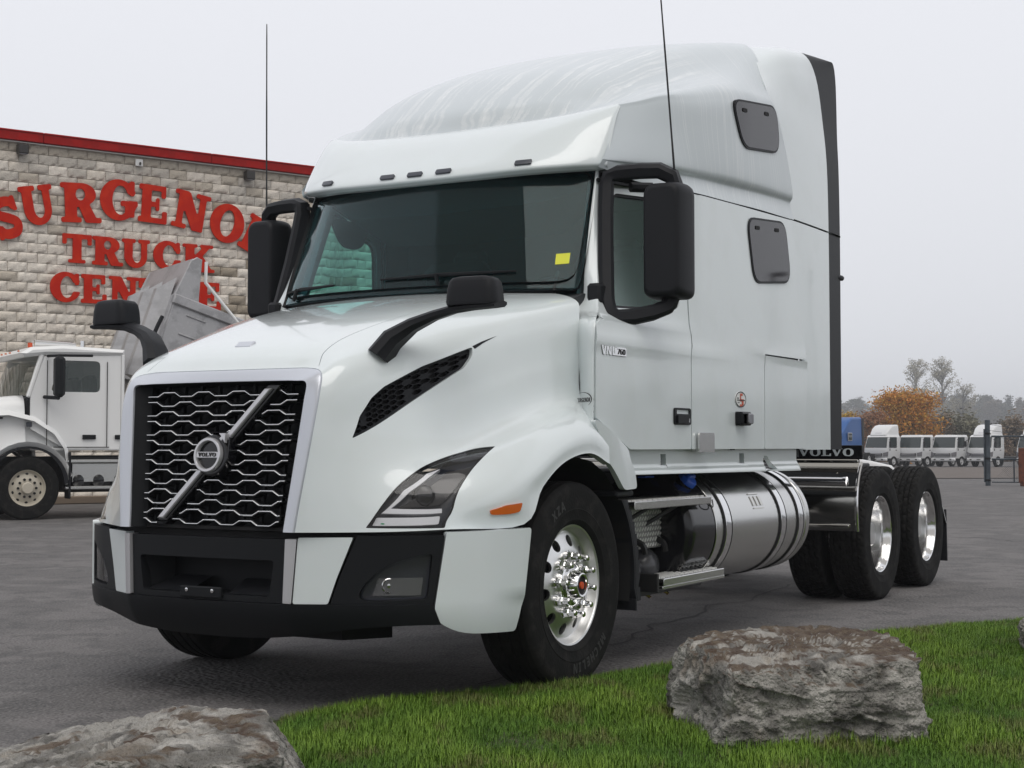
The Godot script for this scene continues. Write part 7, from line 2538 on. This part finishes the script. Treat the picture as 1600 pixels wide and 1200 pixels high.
func greenery() -> void:
	tree("orange_tree", "broad orange and gold autumn tree behind the far row of white trucks", spot(126.0, 32.6), 5.5, 6.6, 11, Color(0.55, 0.23, 0.02), Color(0.40, 0.24, 0.03), 15000, 0.0, 0.13)
	tree("russet_tree", "low russet shrubby tree between the blue truck and the orange tree", spot(124.0, 29.5), 4.0, 4.2, 12, Color(0.28, 0.11, 0.04), Color(0.22, 0.12, 0.06), 4500, 0.0, 0.10, 0.2)
	tree("yellow_tree", "small yellow-leaved tree above the blue truck", spot(130.0, 28.4), 4.2, 3.2, 13, Color(0.50, 0.32, 0.02), Color(0.36, 0.24, 0.03), 4000, 0.1, 0.10)
	tree("pale_tree", "left of the two tall thin pale trees rising over the far woods", spot(480.0, 127.5), 29.0, 11.5, 14, Color(0.36, 0.33, 0.23), Color(0.27, 0.25, 0.18), 4600, 0.15, 0.27, 0.6)
	tree("pale_tree", "right of the two tall thin pale trees rising over the far woods", spot(480.0, 135.8), 29.5, 11.5, 15, Color(0.36, 0.33, 0.23), Color(0.27, 0.25, 0.18), 4600, 0.15, 0.27, 0.6)
	tree("pale_tree", "short pale tree to the right of the two tall ones, over the far woods", spot(484.0, 143.5), 22.0, 11.0, 16, Color(0.33, 0.30, 0.21), Color(0.25, 0.23, 0.16), 3200, 0.15, 0.27, 0.6)
	tree("copper_tree", "copper-brown tree at the right edge of the photo behind the trucks", spot(122.0, 42.4), 5.2, 3.0, 17, Color(0.26, 0.12, 0.04), Color(0.2, 0.11, 0.05), 1500, 0.05, 0.12)
	var l := []
	for k in 9: l.append(spot(720.0 + 18.0 * sin(k * 2.1), 100.0 + k * 36.0))
	woods("woods", l, 16.0, 25.0, 21, [Color(0.075, 0.09, 0.065), Color(0.11, 0.105, 0.08), Color(0.065, 0.08, 0.065), Color(0.13, 0.11, 0.08)], 260, 3.0)
	var rest := []      # the same woods go on round the lot, out of view
	for k in 12: rest.append(spot(700.0 - k * 52.0, 400.0 + 60.0 * sin(k * 0.26)))
	woods("woods", rest, 15.0, 24.0, 23, [Color(0.06, 0.075, 0.05), Color(0.085, 0.08, 0.06)], 130, 3.0)
	var r := []
	for k in 8: r.append(spot(150.0, 26.0 + k * 8.0))
	woods("undergrowth", r, 2.0, 4.2, 22, [Color(0.17, 0.13, 0.09), Color(0.19, 0.13, 0.085), Color(0.14, 0.135, 0.09)], 170, 1.0)


func lamp_post() -> void:
	var t := thing("lamp_post", "tall dark lamp post with two heads, mirrored in the lower sleeper window", "lamp post", Vector3(39.0, fall(Vector3(39.0, 0, 14.8)), 14.8))
	var m := flat(0.03, 0.03, 0.032, 0.5)
	var mb := MB.new()
	mb.tube([Vector3.ZERO, Vector3(0, 6.6, 0)], [0.09, 0.06], 10)
	part("post", mb, m, t)
	mb = MB.new()
	mb.tube([Vector3(0, 0, 0), Vector3(0, 0.5, 0)], 0.25, 14)
	part("footing", mb, flat(0.3, 0.3, 0.29, 0.9), t)
	for q in [[0.55, 6.65], [0.55, 6.35]]:
		mb = MB.new()
		mb.box(Vector3(q[0], q[1], 0), Vector3(0.75, 0.14, 0.34), 0.03, Basis(Vector3.BACK, 0.12))
		mb.tube([Vector3(0, q[1] - 0.06, 0), Vector3(0.25, q[1], 0)], 0.035, 8)
		part("lamp_head", mb, m, t)


func _ready() -> void:
	rng.seed = 7
	var cam := Camera3D.new()
	cam.name = "camera"
	cam.fov = 28.334
	cam.near = 0.1
	cam.far = 2000.0
	add_child(cam)
	cam.position = Vector3(-6.5707, 1.1747, 4.6516)
	var yaw := deg_to_rad(30.2115); var pitch := deg_to_rad(2.3346)
	cam.look_at_from_position(cam.position, cam.position + Vector3(cos(yaw) * cos(pitch), sin(pitch), -sin(yaw) * cos(pitch)))
	var e := Environment.new()
	e.background_mode = Environment.BG_SKY
	var sky := Sky.new()
	var sm := ProceduralSkyMaterial.new()
	sm.sky_top_color = Color(0.90, 0.905, 0.93)
	sm.sky_horizon_color = Color(0.83, 0.84, 0.86)
	sm.sky_curve = 0.25
	sm.ground_bottom_color = Color(0.22, 0.22, 0.22)
	sm.ground_horizon_color = Color(0.45, 0.45, 0.45)
	sm.sun_angle_max = 1.0
	sky.sky_material = sm
	e.sky = sky
	e.tonemap_mode = Environment.TONE_MAPPER_LINEAR
	e.tonemap_exposure = 1.18
	e.fog_enabled = true
	e.fog_density = 0.0008
	e.fog_light_color = Color(0.84, 0.85, 0.87)
	e.sdfgi_enabled = true
	e.ssao_enabled = true
	e.ssil_enabled = true
	var we := WorldEnvironment.new()
	we.name = "world_environment"
	we.environment = e
	add_child(we)
	var sun := DirectionalLight3D.new()
	sun.name = "sun"
	sun.light_energy = 0.42
	sun.light_color = Color(1.0, 0.985, 0.97)
	sun.light_angular_distance = 50.0
	sun.shadow_enabled = true
	add_child(sun)
	sun.look_at_from_position(Vector3.ZERO, Vector3(0.45, -1.0, -0.35))
	materials()
	ground()
	building()
	tractor()
	boulders()
	dump_truck()
	fleet()
	blue_truck()
	white_car()
	gate()
	greenery()
	lamp_post()
